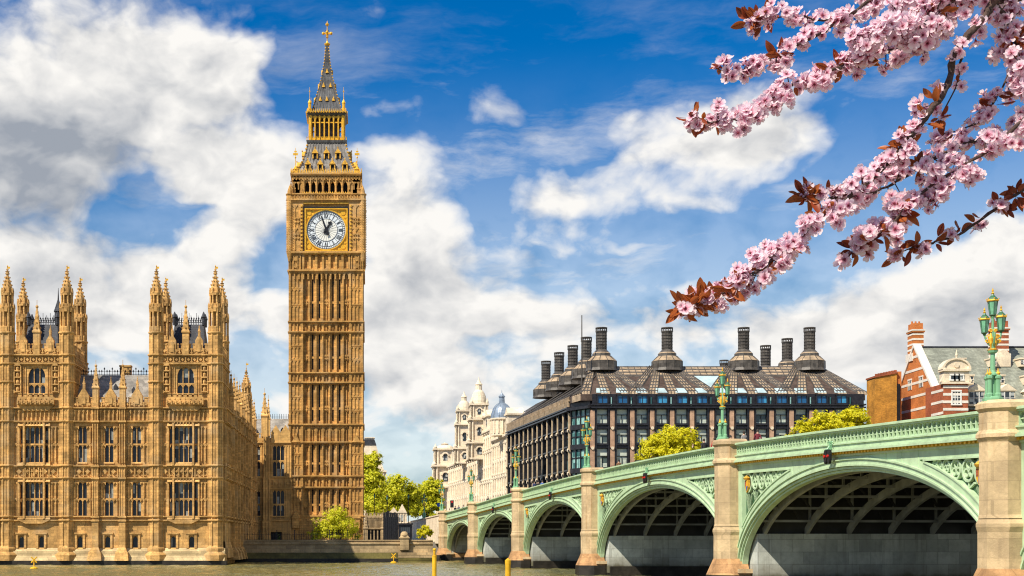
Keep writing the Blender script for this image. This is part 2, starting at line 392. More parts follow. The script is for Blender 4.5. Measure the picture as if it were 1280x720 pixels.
M_DOME = plain('blue grey lead dome', (.26, .32, .39), .35, .3, .3, 1.2)
M_GOLD = plain('gilding', (.90, .46, .035), .38, .25, .35, 5)
M_GILT = plain('gilded stone', (.78, .42, .05), .5, .1, .5, 4)
M_BLACK = plain('black iron', (.022, .022, .025), .45, .4, .4, 4)
M_VOID = plain('unlit interior', (.012, .012, .014), .9, 0, .3, 2)
M_DIAL = plain('opal dial glass', (.80, .80, .74), .3, 0, .10, 3, .5)
M_DIALR = plain('white dial ring', (.70, .76, .80), .35, 0, .15, 3, .5)
M_WGLASS = glass_mat('leaded palace glass', (.016, .02, .03), (.30, .32, .30), (.5, 1.3), .18, .2)
M_PGLASS = glass_mat('office glass', (.07, .10, .10), (.55, .60, .50), (1.6, 1.35), .72, .05)
M_BGLASS = glass_mat('blue attic glass', (.015, .10, .24), (.05, .28, .50), (.9, 2), .4, .04)
M_TEAL = glass_mat('teal corner glass', (.03, .11, .11), (.28, .50, .46), (.9, 1.2), .5, .04)
M_NGLASS = glass_mat('sash glass', (.04, .05, .06), (.4, .42, .4), (.5, .6), .3, .08)
M_WFRAME = plain('white painted sash', (.78, .76, .70), .5, 0, .1, 3)
M_PBLACK = plain('dark bronze cladding', (.038, .036, .042), .38, .55, .4, 1.5)
M_PSTONE = stone_mat('pink sandstone pier', (.50, .32, .215), .25, .6, .3, .6, 1, .8, (.2, .1, .07))
M_PROOF = stone_mat('patinated bronze strips', (.43, .325, .215), .25, .7, .45, .75, 1.1, .62, (.12, .09, .06), .5)
M_PROOFD = stone_mat('dark bronze roof', (.10, .07, .055), .4, .7, .4, .7, 1, .7, (.04, .03, .025), .5)
M_CHIM = stone_mat('ribbed bronze chimney', (.105, .095, .085), .4, .9, .4, .9, .55, .9, (.03, .03, .03), .42)
M_PBEIGE = stone_mat('beige stone mullion', (.60, .46, .29), .25, .6, .3, .3, 1, .8, (.2, .14, .08))
M_SLOPEG = plain('sloping sky glass', (.45, .58, .60), .06, 0, .25, .5, .9)
M_GRAVEL = plain('river mud', (.10, .085, .06), .9, 0, .4, .2, .2, .3)

def paint_mat(name, c, dirt=.5):
    m, nt, b = base_mat(name, .42, 0, .45); p = wpos(nt)
    n = nt.noise(p, 1.2, 5, .6); st = nt.noise(nt.vm('MULTIPLY', p, (3, 3, .2)), 1.1, 6, .65)
    col = nt.mix(nt.ramp(n, .3, .7), tuple(v * .84 for v in c), tuple(v * 1.08 for v in c))
    col = nt.mix(nt.m('MULTIPLY', nt.ramp(st, .52, .8), dirt), col, tuple(v * .35 for v in c))
    col = nt.mix(nt.m('MULTIPLY', nt.ramp(nt.noise(p, 7, 5, .7), .62, .75), .25), col, (.22, .15, .07))
    nt.l.new(col, b.inputs['Base Color']); bump(nt, b, nt.noise(p, 5, 4), .08, .03)
    return m
M_GREEN = paint_mat('pale green bridge paint', (.46, .61, .38))
M_GREENSHADE = paint_mat('painted shade dark green', (.05, .13, .06))  # dark copy of the green, painting shade into openings, recesses and grooves
M_LGREEN = paint_mat('deep green lamp paint', (.19, .40, .22), .3)
M_LDARK = paint_mat('dark green lantern paint', (.03, .12, .055), .2)
M_BLIND = plain('pale window blind', (.56, .60, .50), .7, 0, .12, .7)
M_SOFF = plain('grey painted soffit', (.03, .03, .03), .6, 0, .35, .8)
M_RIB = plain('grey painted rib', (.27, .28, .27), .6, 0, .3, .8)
M_PWALL = stone_mat('pale pier flank', (.50, .53, .49), .25, .3, .6, .7, 1.8, .9, (.16, .15, .12), .85, .3, .35, 1.25)
M_RED = plain('red signal', (.55, .02, .015), .35, 0, .2, 5)
M_BLUE = plain('blue sign', (.02, .09, .42), .4, 0, .1, 5)
M_YEL = plain('yellow marker paint', (.75, .42, .015), .45, 0, .25, 2)
M_LGLASS = plain('pale lantern glass', (.16, .40, .24), .12, 0, .2, 4, .8)
M_LGLASSG = plain('green lantern glass', (.05, .34, .17), .12, 0, .3, 4, .8)
M_ASPH = plain('asphalt', (.05, .05, .052), .9, 0, .3, .8)
M_PAVE = stone_mat('paving slabs', (.30, .27, .23), .2, .5, .2, .5, .6, .6)

def water_mat():
    m, nt, b = base_mat('river water', .10, 0, .5); p = wpos(nt)
    n1 = nt.noise(nt.vm('MULTIPLY', p, (.42, .07, 1)), 1.0, 4, .65); n2 = nt.noise(nt.vm('MULTIPLY', p, (1.3, .25, 1)), 1.0, 5, .7)
    n3 = nt.noise(nt.vm('MULTIPLY', p, (.05, .02, 1)), 1.0, 3, .5)
    col = nt.mix(nt.ramp(n3, .35, .65), (.24, .20, .06), (.15, .155, .075))
    nt.l.new(col, b.inputs['Base Color'])
    h = nt.m('ADD', nt.m('MULTIPLY', n1, 1.0), nt.m('MULTIPLY', n2, .5))
    bump(nt, b, h, .8, .8)
    b.inputs['IOR'].default_value = 1.33
    return m
M_WATER = water_mat()
def leaf_mat(name, cols, trans=.35, rough=.55):
    m, nt, b = base_mat(name, rough, 0, .3)
    g = nt.new('ShaderNodeNewGeometry'); rp = g.outputs['Random Per Island']
    cr = nt.new('ShaderNodeValToRGB'); nt.l.new(rp, cr.inputs[0])
    e = cr.color_ramp.elements; e[0].color = tuple(cols[0]) + (1,); e[1].color = tuple(cols[-1]) + (1,)
    for i, c in enumerate(cols[1:-1]): q = e.new((i + 1) / (len(cols) - 1)); q.color = tuple(c) + (1,)
    nt.l.new(cr.outputs[0], b.inputs['Base Color'])
    tr = nt.new('ShaderNodeBsdfTranslucent'); nt.l.new(cr.outputs[0], tr.inputs[0])
    ad = nt.new('ShaderNodeMixShader'); ad.inputs[0].default_value = trans
    out = nt.n['Material Output']
    nt.l.new(b.outputs[0], ad.inputs[1]); nt.l.new(tr.outputs[0], ad.inputs[2]); nt.l.new(ad.outputs[0], out.inputs[0])
    return m
M_LEAFY = leaf_mat('yellow green spring leaves', [(.58, .56, .015), (.77, .70, .02), (.86, .78, .03), (.46, .48, .02)], .5)
M_LEAFG = leaf_mat('fresh green leaves', [(.36, .44, .02), (.56, .60, .03), (.70, .68, .04), (.26, .34, .02)], .5)
M_LEAFB = leaf_mat('bright lime spring leaves', [(.50, .54, .02), (.70, .68, .03), (.82, .76, .05), (.40, .46, .02)], .5)
M_LEAFD = leaf_mat('dark hedge leaves', [(.05, .11, .02), (.10, .19, .03), (.03, .07, .015)])
M_BARK = plain('tree bark', (.06, .045, .03), .9, 0, .4, 6, .2, .5)
# ------------------------------------------------------------------ setting: water, ground, embankment
YB = 252.0
def water():
    """flat far water, with a field of real wavelets where it is seen"""
    m = MB(); x0, x1, y0, y1 = -66.0, 30.0, 118.0, 262.0
    for a, b, c, d in ((-1500, 2500, -300, y0), (-1500, x0, y0, y1), (x1, 2500, y0, y1), (-1500, 2500, y1, 300)): m.add([(a, c, 0), (b, c, 0), (b, d, 0), (a, d, 0)], [(0, 1, 2, 3)])
    nx, ny = 240, 290; vs = []
    for j in range(ny + 1):
        for i in range(nx + 1):
            x = x0 + (x1 - x0) * i / nx; y = y0 + (y1 - y0) * j / ny; e = min(1, min(x - x0, x1 - x, y - y0, y1 - y) / 4)
            h = .10 * mnoise.noise((x * .28, y * .22, 0)) + .13 * mnoise.noise((x * .75 + 7, y * .6, 3)) + .06 * mnoise.noise((x * 1.6, y * 1.3 + 5, 9)); vs.append((x, y, h * max(0, e)))
    fs = [(j * (nx + 1) + i, j * (nx + 1) + i + 1, (j + 1) * (nx + 1) + i + 1, (j + 1) * (nx + 1) + i) for j in range(ny) for i in range(nx)]
    m.add(vs, fs); m.build('water', M_WATER, kind='structure', smooth=True, origin=(0, 0, 0))
water()
mb = MB(); mb.prism(Fr((0, 0), (1, 0), (0, 1)), [(-3000, -3), (5000, -3), (5000, 3.35), (-3000, 3.35)], 266, 6000); mb.build('ground', M_PAVE, kind='structure')
mb = MB(); mb.wbox(-20.2, 9.8, 236.2, 266, -3, 3.3); mb.build('terrace', M_PAVE, kind='structure')
mb = MB(); mb.wbox(-60, 60, -12, 2.5, -2.4, 1.85); mb.build('near_bank', M_PAVE, kind='structure')

def river_wall():
    r = root('embankment_wall', 'low granite river wall with dark algae foot and stone pedestal beside the bridge', 'wall', (-5, 235, 0))
    f = Fr((0, 235), (1, 0), (0, -1)); u0, u1 = PX(276, 235), 10.6
    m = MB(); m.box(f, u0, u1, -1.2, 0, 1.55, 3.05); m.box(f, u0, u1, -1.0, .14, 2.95, 3.18); m.box(f, u0, u1, -.9, -.1, 3.18, 3.5)
    m.box(f, u0, u1, -.95, .02, 3.5, 3.66); m.build('wall_face', M_WALL, r)
    m = MB(); m.box(f, u0, u1, -1.3, .10, .6, 1.56, 0, .1); m.build('algae_band', M_ALGAE, r)
    m = MB(); m.box(f, u0, u1, -1.3, .25, -2.4, .6, 0, .15); m.build('wet_foot', M_WET, r)
    a = PX(500, 234.5); b = PX(511, 234.5)
    m = MB(); m.box(f, a, b, -.4, .7, 2.0, 3.9); m.box(f, a - .12, b + .12, -.5, .82, 3.9, 4.1); m.box(f, a, b, -.4, .7, 4.1, 4.35, .12, .12)
    m.lathe((a + b) / 2, 234.85, [(.66, 4.35), (.6, 4.7), (.35, 5.0), (.1, 5.05)], 12); m.build('pedestal', M_WALL, r)
    for k in range(4):
        m = MB(); m.box(f, a - .3, u1, 0, .5 + .35 * k, 1.6 - .45 * k - .4, 1.6 - .45 * k); m.build('step', M_ALGAE if k > 1 else M_WALL, r)
river_wall()
def terrace_fence():
    r = root('terrace_railing', 'thin black iron railing along the top of the river wall below the palace', 'railing', (-15, 236.2, 3.3))
    f = Fr((0, 236.4), (1, 0), (0, -1)); u0, u1 = PX(280, 236.4), PX(456, 236.4)
    m = MB(); n = 60
    for i in range(n + 1):
        u = u0 + (u1 - u0) * i / n; m.box(f, u - .025, u + .025, -.02, .02, 3.3, 4.75)
    m.box(f, u0, u1, -.02, .02, 4.55, 4.6); m.box(f, u0, u1, -.02, .02, 3.75, 3.8); m.build('bars', M_BLACK, r)
    for i in range(9):
        u = u0 + (u1 - u0) * i / 8; m = MB(); m.box(f, u - .06, u + .06, -.05, .05, 3.3, 5.3); m.build('post', M_BLACK, r)
terrace_fence()
# ------------------------------------------------------------------ the palace
YP = 210.0
def px(x): return PX(x, YP)
def pz(y): return PZ(y, YP)
ZL0, ZL1, ZS1, ZS2, ZU0, ZU1, ZF, ZT = 7.15, 12.05, 12.45, 14.45, 14.95, 20.15, 20.7, 22.9
def turret_top(parent, x, y, z0, r=.98, tip=None, gold=True, k=1.0):
    """open octagonal turret: panelled shaft, colonnade, cusped spirelet, finial; k scales heights"""
    r_ = r; m = MB()
    m.lathe(x, y, [(r, z0 - .3), (r, z0 + 3.0 * k)], 8)
    for i in range(8):
        a = math.pi / 8 + i * math.pi / 4
        m.tube([(x + r * math.cos(a), y + r * math.sin(a), z0 - .3), (x + r * math.cos(a), y + r * math.sin(a), z0 + 3 * k)], .12, 5)
    z = z0 + 3 * k
    m.lathe(x, y, [(r * 1.05, z - .1), (r * 1.22, z + .12), (r * 1.22, z + .3), (r * .95, z + .4)], 8)
    z += .35
    for (h, rr) in ((3.4 * k, r * .9), (2.0 * k, r * .74)):
        m.lathe(x, y, [(rr * .55, z), (rr * .55, z + h)], 8)
        for i in range(8):
            a = math.pi / 8 + i * math.pi / 4; q = (x + rr * math.cos(a), y + rr * math.sin(a))
            m.tube([q + (z,), q + (z + h,)], .17, 5)
            a2 = a + math.pi / 8; q = (x + rr * .93 * math.cos(a2), y + rr * .93 * math.sin(a2))
            m.wbox(q[0] - .2, q[0] + .2, q[1] - .2, q[1] + .2, z, z + h * .22); m.wbox(q[0] - .22, q[0] + .22, q[1] - .22, q[1] + .22, z + h * .84, z + h)
        m.lathe(x, y, [(rr * 1.0, z + h - .12), (rr * 1.22, z + h), (rr * 1.22, z + h + .18), (rr * .85, z + h + .26)], 8)
        for i in range(8):
            a = math.pi / 8 + i * math.pi / 4; q = (x + rr * 1.15 * math.cos(a), y + rr * 1.15 * math.sin(a))
            m.lathe(q[0], q[1], [(.13, z + h), (.13, z + h + .35), (.02, z + h + .85)], 4)
        z += h + .2
    rr = r * .74
    m.lathe(x, y, [(rr * .95, z), (rr * .98, z + .5 * k), (rr * .75, z + 1.2 * k), (rr * .42, z + 1.9 * k), (rr * .2, z + 2.6 * k), (.08, z + 3.6 * k)], 8)
    for t in range(5):
        zz = z + (.4 + .55 * t) * k; q = rr * (1.1 - .2 * t)
        for i in range(8):
            a = math.pi / 8 + i * math.pi / 4
            m.wbox(x + q * math.cos(a) - .07, x + q * math.cos(a) + .07, y + q * math.sin(a) - .07, y + q * math.sin(a) + .07, zz, zz + .18)
    m.ball(x, y, z + 2.75 * k, .26, 8); m.ball(x, y, z + 3.3 * k, .18, 8); m.lathe(x, y, [(.3, z + 2.95 * k), (.34, z + 3.02 * k), (.05, z + 3.1 * k)], 8)
    t = m.build('turret', M_STONE, parent)
    g = MB(); tp = z + 3.6 * k; e = tip or tp + 1.7
    g.tube([(x, y, tp - .1), (x, y, e)], [.05, .02], 5); g.ball(x, y, tp + .2, .1, 6); g.wbox(x, x + .38, y - .015, y + .015, e - .55, e - .25)
    g.build('finial', M_GOLD, t)
    return t
def front_wall(m, f, u0, u1, holes, zt=ZT, d1=.45):
    """carved river front between two points: layers, panel ribs, strings, bands"""
    grid_wall(m, f, u0, u1, 2.3, zt, holes, -.3, d1)
    L = u1 - u0
    for (a, b) in ((ZL0 + .1, ZL1), (ZU0 + .1, ZU1)):
        mid = (a + b) / 2; n = max(2, round(L / .56))
        ribs(m, f, u0, u1, a, mid - .1, n, .11, d1, d1 + .24, holes); ribs(m, f, u0, u1, mid + .1, b, n, .11, d1, d1 + .24, holes)
        grid_wall(m, f, u0, u1, mid - .09, mid + .09, holes, d1, d1 + .14)
    carved_band(m, f, u0, u1, ZS1 + .3, ZS2 - .05, 1.25, d1)
    ribs(m, f, u0, u1, ZF + .3, ZT - .35, max(2, round(L / .62)), .12, d1, d1 + .28)
    for z in (6.3, 6.85, ZS1, ZS2, ZF, ZT - .25): string(m, f, u0, u1, d1, z - (.25 if z == ZS2 else 0), .26, .42)
def plinth(m, f, u0, u1):
    m.box(f, u0, u1, -.3, .75, 2.0, 2.45, 0, .3); m.box(f, u0, u1, -.3, .95, 1.35, 2.0); m.box(f, u0, u1, -.3, 1.35, .62, 1.35, 0, .4)
def small_window(r, m, f, u, holes_only=False):
    z0, z1 = pz(684.5), pz(670)
    if holes_only: return (u - .42, u + .42, z0, z1)
    m.box(f, u - .75, u - .42, .3, .6, z0 - .1, z1 + .25); m.box(f, u + .42, u + .75, .3, .6, z0 - .1, z1 + .25); m.box(f, u - .85, u + .85, .3, .68, z1 + .25, z1 + .5)
    return gothic_window(r, f, u, .84, z0, z1, 1, .0, .4, M_STONE_D, M_WGLASS, None)
def buttress(m, f, u, zt, w=.95, d=1.15):
    m.box(f, u - w / 2 - .55, u + w / 2 + .55, 0, d + .75, .62, 1.9, .15, .3); m.box(f, u - w / 2 - .3, u + w / 2 + .3, 0, d + .4, 1.9, 2.6, .3, .4)
    m.box(f, u - w / 2, u + w / 2, 0, d, 2.4, 6.6); m.box(f, u - w / 2, u + w / 2, 0, d - .1, 6.6, 14.2); m.box(f, u - w / 2 + .04, u + w / 2 - .04, 0, d - .22, 14.2, zt)
    for a, b in ((7.0, 12.2), (12.6, 14.2), (14.8, 20.5), (20.9, zt - .3)):
        for s in (-1, 0, 1): m.box(f, u + s * w * .36 - .07, u + s * w * .36 + .07, d - .25, d - .02, a, b)
    for z in (6.3, 6.85, ZS1, ZS2 - .25, ZF, ZT - .25): m.box(f, u - w / 2 - .13, u + w / 2 + .13, 0, d + .12, z, z + .26)

palace = root('palace', 'long honey stone Gothic palace with pinnacled turrets rising straight from the river', 'palace', (px(140), 212, 0))
PF = Fr((0, YP), (1, 0), (0, -1))
def river_front():
    wins = []                                           # (u, width, z0, z1, lights)
    tw = [(px(44), 2.75, 4), (px(230), 2.75, 4)]
    rng = [px(103.8), px(137), px(171.4)]; left = [px(-90), px(-56), px(-22)]
    holes = []
    for u in rng + left:
        for a, b in ((ZL0, ZL1), (ZU0, ZU1)): wins.append((u, 1.3, a, b, 2)); holes.append((u - .65, u + .65, a, b))
    for u, w, n in tw:
        for a, b in ((ZL0, ZL1), (ZU0, ZU1)):
            wins.append((u, w, a, b, 4)); holes.append((u - w / 2, u + w / 2, a, b))
            for s in (-1, 1):
                uu = u + s * 1.78; wins.append((uu, .62, a, b, 1)); holes.append((uu - .31, uu + .31, a, b))
    sm = [px(27.5), px(52.5), px(100.7), px(135), px(169.5), px(217), px(240), left[0], left[1], left[2]]
    holes += [small_window(None, None, PF, u, True) for u in sm]
    u0, u1 = px(-130), px(276.5)
    m = MB(); front_wall(m, PF, u0, u1, holes)
    for x in (120.6, 154.2, -5, -40, -73, -107): buttress(m, PF, px(x), 23.0)
    for u in sm: small_window(palace, m, PF, u)
    for u, w, n in tw:                                  # bay window frames stand proud
        for a, b in ((ZL0, ZL1), (ZU0, ZU1)):
            for s in (-1.45, 1.45): m.box(PF, u + s - .13, u + s + .13, .3, 1.0, a - .5, b + .5)
            for s in (-2.22, 2.22): m.box(PF, u + s - .11, u + s + .11, .3, .75, a - .5, b + .5)
            m.box(PF, u - 2.4, u + 2.4, .3, .95, a - .55, a - .1, .1, .2); m.box(PF, u - 2.35, u + 2.35, .3, .95, b + .02, b + .32, 0, .2)
            ribs(m, PF, u - 1.3, u + 1.3, b + .02, b + .6, 6, .1, .45, .85)
        m.prism(PF, [(u - 1.2, 6.0), (u + 1.2, 6.0), (u + 2.3, 6.5), (u - 2.3, 6.5)], .3, .95)
        carved_band(m, PF, u - 1.3, u + 1.3, ZS1 + .35, ZS2 - .05, .62, .55)
    m.box(PF, u0, u1, -3, -.3, -1, ZT)
    m.build('river_front', M_STONE, palace)
    m = MB(); plinth(m, PF, u0, u1 + .6); m.build('plinth', M_PLINTH, palace)
    m = MB(); m.box(PF, u0, u1 + .9, -.3, 1.5, -2.2, .62); m.build('wet_plinth', M_WET, palace)
    for (u, w, a, b, n) in wins: gothic_window(palace, PF, u, w, a, b, n, .02 if n < 4 else .1, .45, M_STONE, M_WGLASS)
river_front()

def low_range(xa, xb, pins, gabs, label_roof=None):
    """parapet, pinnacles, roof and cresting of a range between two towers"""
    ua, ub = px(xa), px(xb); m = MB()
    crenels(m, PF, ua, ub, ZT, 1.5, -.1, .42, .8)
    carved_band(m, PF, ua, ub, ZT + .1, ZT + .8, .7, .42)
    for x in gabs:
        u = px(x); m.prism(PF, [(u - .8, ZT + .3), (u + .8, ZT + .3), (u + .8, ZT + 1.7), (u, ZT + 3.0), (u - .8, ZT + 1.7)], -.15, .62)
        m.prism(PF, [(u - .3, ZT + .5), (u + .3, ZT + .5), (u + .3, ZT + 1.4), (u, ZT + 1.9), (u - .3, ZT + 1.4)], .62, .74)
        q = PF.p(u, .2, 0); pinnacle(m, q[0], q[1], ZT + 2.7, 1.7, .34)
    m.build('parapet', M_STONE, palace)
    for x in pins:
        u = px(x); q = PF.p(u, .45, 0); m = MB(); pinnacle(m, q[0], q[1], ZT - .2, 6.6, .85); m.build('pinnacle', M_STONE, palace)
    m = MB(); z1 = pz(464)
    p = [PF.p(ua, -1.2, ZT + .1), PF.p(ub, -1.2, ZT + .1), PF.p(ub, -5.0, z1), PF.p(ua, -5.0, z1), PF.p(ub, -9.0, ZT + .1), PF.p(ua, -9.0, ZT + .1)]
    m.add(p, [(0, 1, 2, 3), (3, 2, 4, 5), (0, 3, 5), (1, 4, 2), (0, 5, 4, 1)]); rf = m.build('roof', M_LEAD, palace)
    n = int((ub - ua) / .38); c = MB()
    c.box(PF, ua, ub, -5.03, -4.97, z1 + .08, z1 + .14); c.box(PF, ua, ub, -5.03, -4.97, z1 + .55, z1 + .6)
    for i in range(n + 1):
        u = ua + (ub - ua) * i / n; h = 1.15 if i % 3 == 0 else .8
        c.box(PF, u - .035, u + .035, -5.03, -4.97, z1, z1 + h); c.prism(PF, [(u - .13, z1 + h - .22), (u, z1 + h - .4), (u + .13, z1 + h - .22), (u, z1 + h)], -5.03, -4.97)
    c.build('cresting', M_BLACK, rf)
    for t in range(3):
        x = xa + (xb - xa) * (.25 + .25 * t); d = MB(); u = px(x); zz = ZT + 2.6 + .5 * (t % 2); dd = -1.2 - (zz - ZT) * .74
        d.prism(PF, [(u - .3, zz - .1), (u + .3, zz - .1), (u + .3, zz + .35), (u, zz + .8), (u - .3, zz + .35)], dd - .8, dd + .25); d.build('roof_vent', M_SLATE, rf)
    return rf
rf = low_range(92.5, 186.5, [120.6, 154.2], [105.5, 139, 172])
m = MB(); m.box(PF, px(142), px(156), -6.3, -5.2, 26, pz(453)); m.box(PF, px(141.4), px(156.6), -6.4, -5.1, pz(453), pz(451)); m.build('chimney', M_STONE_D, rf)
low_range(-130, 0, [-5, -40, -73, -107], [-22, -56, -90])

def river_tower(xl, xr, label=None):
    """square tower: four openwork turrets, arched window, niches, balcony, steep slate roof"""
    ul, ur = px(xl), px(xr); uc = (ul + ur) / 2; dep = 9.4; zc = pz(456); m = MB()
    hole = (uc - 1.25, uc + 1.25, pz(492), pz(459)); z0 = ZT
    grid_wall(m, PF, ul, ur, z0, zc, [hole], -.3, .42); m.box(PF, ul, ur, -dep, -.3, z0 - 1, zc)
    SF = Fr((ur + .5, YP), (0, 1), (1, 0)); grid_wall(m, SF, -.4, dep, 20, zc, [], -.6, .4)
    LF = Fr((ul - .5, YP), (0, -1), (-1, 0)); grid_wall(m, LF, -dep, .4, 20, zc, [], -.6, .4)
    for ff, a, b in ((SF, .9, dep - .9), (LF, -dep + .9, -.9)):
        ribs(m, ff, a, b, ZT + .4, 26.4, 12, .12, .4, .55); ribs(m, ff, a, b, 26.7, zc - .4, 12, .12, .4, .55)
        for z in (ZT, 26.4, zc - .1): string(m, ff, a - 1, b + 1, .4, z, .3, .3)
        carved_band(m, ff, a, b, zc + .2, zc + 1.2, .9, .4); crenels(m, ff, a, b, zc + 1.25, 1.7, -.1, .42, .9)
    # arch head of the big window
    for s in (-1, 1):
        pts = [(uc + s * 1.25, hole[3] + .01), (uc + s * 1.25, hole[3] - 1.6)] + [(uc + s * 1.25 * math.cos(t * math.pi / 12) ** .8, hole[3] - 1.6 + 1.58 * math.sin(t * math.pi / 12)) for t in range(1, 6)] + [(uc, hole[3] + .01)]
        m.prism(PF, pts if s > 0 else pts[::-1], -.1, .42)
    # niches with canopies, panels, buttress strips
    for x in (-2.75, 2.75):
        u = uc + x
        m.box(PF, u - .55, u - .4, .3, .8, pz(492), pz(458)); m.box(PF, u + .4, u + .55, .3, .8, pz(492), pz(458))
        for k, z in enumerate((pz(491), pz(482), pz(473), pz(465))):
            m.box(PF, u - .4, u + .4, .3, .85, z, z + .18); q = PF.p(u, .6, 0); m.lathe(q[0], q[1], [(.2, z + .2), (.24, z + .5), (.17, z + .72), (.1, z + .78), (.11, z + .95), (.03, z + 1.02)], 6)
        m.prism(PF, [(u - .55, pz(458)), (u + .55, pz(458)), (u, pz(455) + .2)], .3, .85)
    for x in (-1.95, 1.95, -3.55, 3.55): ribs(m, PF, uc + x - .32, uc + x + .32, z0 + .5, zc - .3, 2, .1, .42, .55)
    # balcony
    zb = pz(507); m.prism(PF, [(uc - 1.8, zb - .8), (uc + 1.8, zb - .8), (uc + 2.6, zb), (uc - 2.6, zb)], .3, .9)
    m.box(PF, uc - 2.65, uc + 2.65, .3, 1.2, zb, zb + .7); crenels(m, PF, uc - 2.65, uc + 2.65, zb + .7, .95, .95, 1.2, .75); carved_band(m, PF, uc - 2.6, uc + 2.6, zb + .05, zb + .65, .65, 1.2)
    # cornice, parapet, gablets and tall middle pinnacle
    for z in (zc - .1, zc + 1.15): string(m, PF, ul, ur, .42, z, .34, .42)
    m.box(PF, ul, ur, -.4, .42, zc, zc + 1.3); carved_band(m, PF, ul + .8, ur - .8, zc + .28, zc + 1.1, .9, .42)
    crenels(m, PF, ul + .8, ur - .8, zc + 1.3, 1.75, -.1, .42, .85); carved_band(m, PF, ul + .8, ur - .8, zc + 1.55, zc + 2.35, .85, .42)
    for x in (-1.95, 1.95):
        u = uc + x; m.prism(PF, [(u - .55, zc + 1.3), (u + .55, zc + 1.3), (u + .55, zc + 3.5), (u, zc + 4.4), (u - .55, zc + 3.5)], -.1, .6)
        m.prism(PF, [(u - .26, zc + 1.8), (u + .26, zc + 1.8), (u + .26, zc + 3.0), (u, zc + 3.5), (u - .26, zc + 3.0)], .6, .72)
        q = PF.p(u, .3, 0); pinnacle(m, q[0], q[1], zc + 4.1, 1.5, .32)
    m.build('tower_wall', M_STONE, palace)
    gothic_window(palace, PF, uc, 2.5, hole[2], hole[3], 3, .05, .42, M_STONE, M_WGLASS, .36)
    m = MB(); q = PF.p(uc, .3, 0); pinnacle(m, q[0], q[1], zc + 1.2, 7.6, .95); m.build('pinnacle', M_STONE, palace)
    # the four corner turrets, as octagonal shafts right down the front
    for (u, d) in ((ul + .0, .2), (ur, .2), (ul, -dep), (ur, -dep)):
        q = PF.p(u, d, 0); b = MB(); zb = .62 if d > 0 else 19.0
        b.lathe(q[0], q[1], [(1.06, zb), (1.06, zc + 1.4)], 8)
        for i in range(8):
            a = math.pi / 8 + i * math.pi / 4; c = (q[0] + 1.06 * math.cos(a), q[1] + 1.06 * math.sin(a)); b.tube([c + (max(2.5, zb),), c + (zc + 1.4,)], .13, 5)
            a += math.pi / 8; c = (q[0] + 1.0 * math.cos(a), q[1] + 1.0 * math.sin(a)); b.tube([c + (max(6.5, zb),), c + (zc,)], .07, 4)
        for z in [6.3, 6.85, ZS1, ZS2 - .2, ZF, ZT - .25, 26.4, zc - .1, zc + 1.15]:
            if z > zb: b.lathe(q[0], q[1], [(1.1, z), (1.32, z + .12), (1.32, z + .28), (1.1, z + .34)], 8)
        if d > 0: b.lathe(q[0], q[1], [(1.75, .62), (1.75, 1.5), (1.35, 1.9), (1.35, 2.4), (1.05, 2.8)], 8)
        b.build('turret_shaft', M_STONE, palace); turret_top(palace, q[0], q[1], zc + 1.4, 1.0, pz(331.5))
    # steep slate roof
    m = MB(); zr0, zr1 = zc + .8, pz(401); a, b = ul + 1.6, ur - 1.6; c0, c1 = uc - 2.15, uc + 2.15
    p = [PF.p(a, -1.2, zr0), PF.p(b, -1.2, zr0), PF.p(b, -dep + 1.2, zr0), PF.p(a, -dep + 1.2, zr0), PF.p(c0, -3.6, zr1), PF.p(c1, -3.6, zr1), PF.p(c1, -dep + 3.6, zr1), PF.p(c0, -dep + 3.6, zr1)]
    m.hexa(p); rf = m.build('roof', M_SLATE, palace)
    c = MB()
    for i in range(13):
        u = c0 + (c1 - c0) * i / 12
        for d in (-3.6, -dep + 3.6):
            c.box(PF, u - .03, u + .03, d - .03, d + .03, zr1 - .05, zr1 + (1.7 if i % 3 == 0 else 1.15)); c.prism(PF, [(u - .12, zr1 + .85), (u, zr1 + .65), (u + .12, zr1 + .85), (u, zr1 + 1.1)], d - .03, d + .03)
    for d in (-3.6, -dep + 3.6): c.box(PF, c0, c1, d - .035, d + .035, zr1 + .2, zr1 + .27); c.box(PF, c0, c1, d - .035, d + .035, zr1 + .6, zr1 + .66)
    for i in range(4):
        u = c0 + (c1 - c0) * (i % 2); d = (-3.6, -dep + 3.6)[i // 2]; q = PF.p(u, d, 0); c.lathe(q[0], q[1], [(.28, zr1 - .1), (.28, zr1 + .9), (.4, zr1 + 1.1), (.06, zr1 + 1.9)], 6)
    c.build('cresting', M_SLATE, rf)
river_tower(9.7, 84.0); river_tower(195.8, 269.4)
# the little ventilation spire behind the left tower
m = MB(); q = (PX(72, 219), 219.5); zz = PZ(402, 219); m.lathe(q[0], q[1], [(.5, zz - 4), (.5, zz), (.75, zz + .2), (.62, zz + .6), (.55, zz + 1.4), (.7, zz + 1.6), (.45, zz + 2.3), (.12, zz + 3.4), (.03, zz + 5.2)], 8); m.build('vent_spire', M_SLATE, palace)

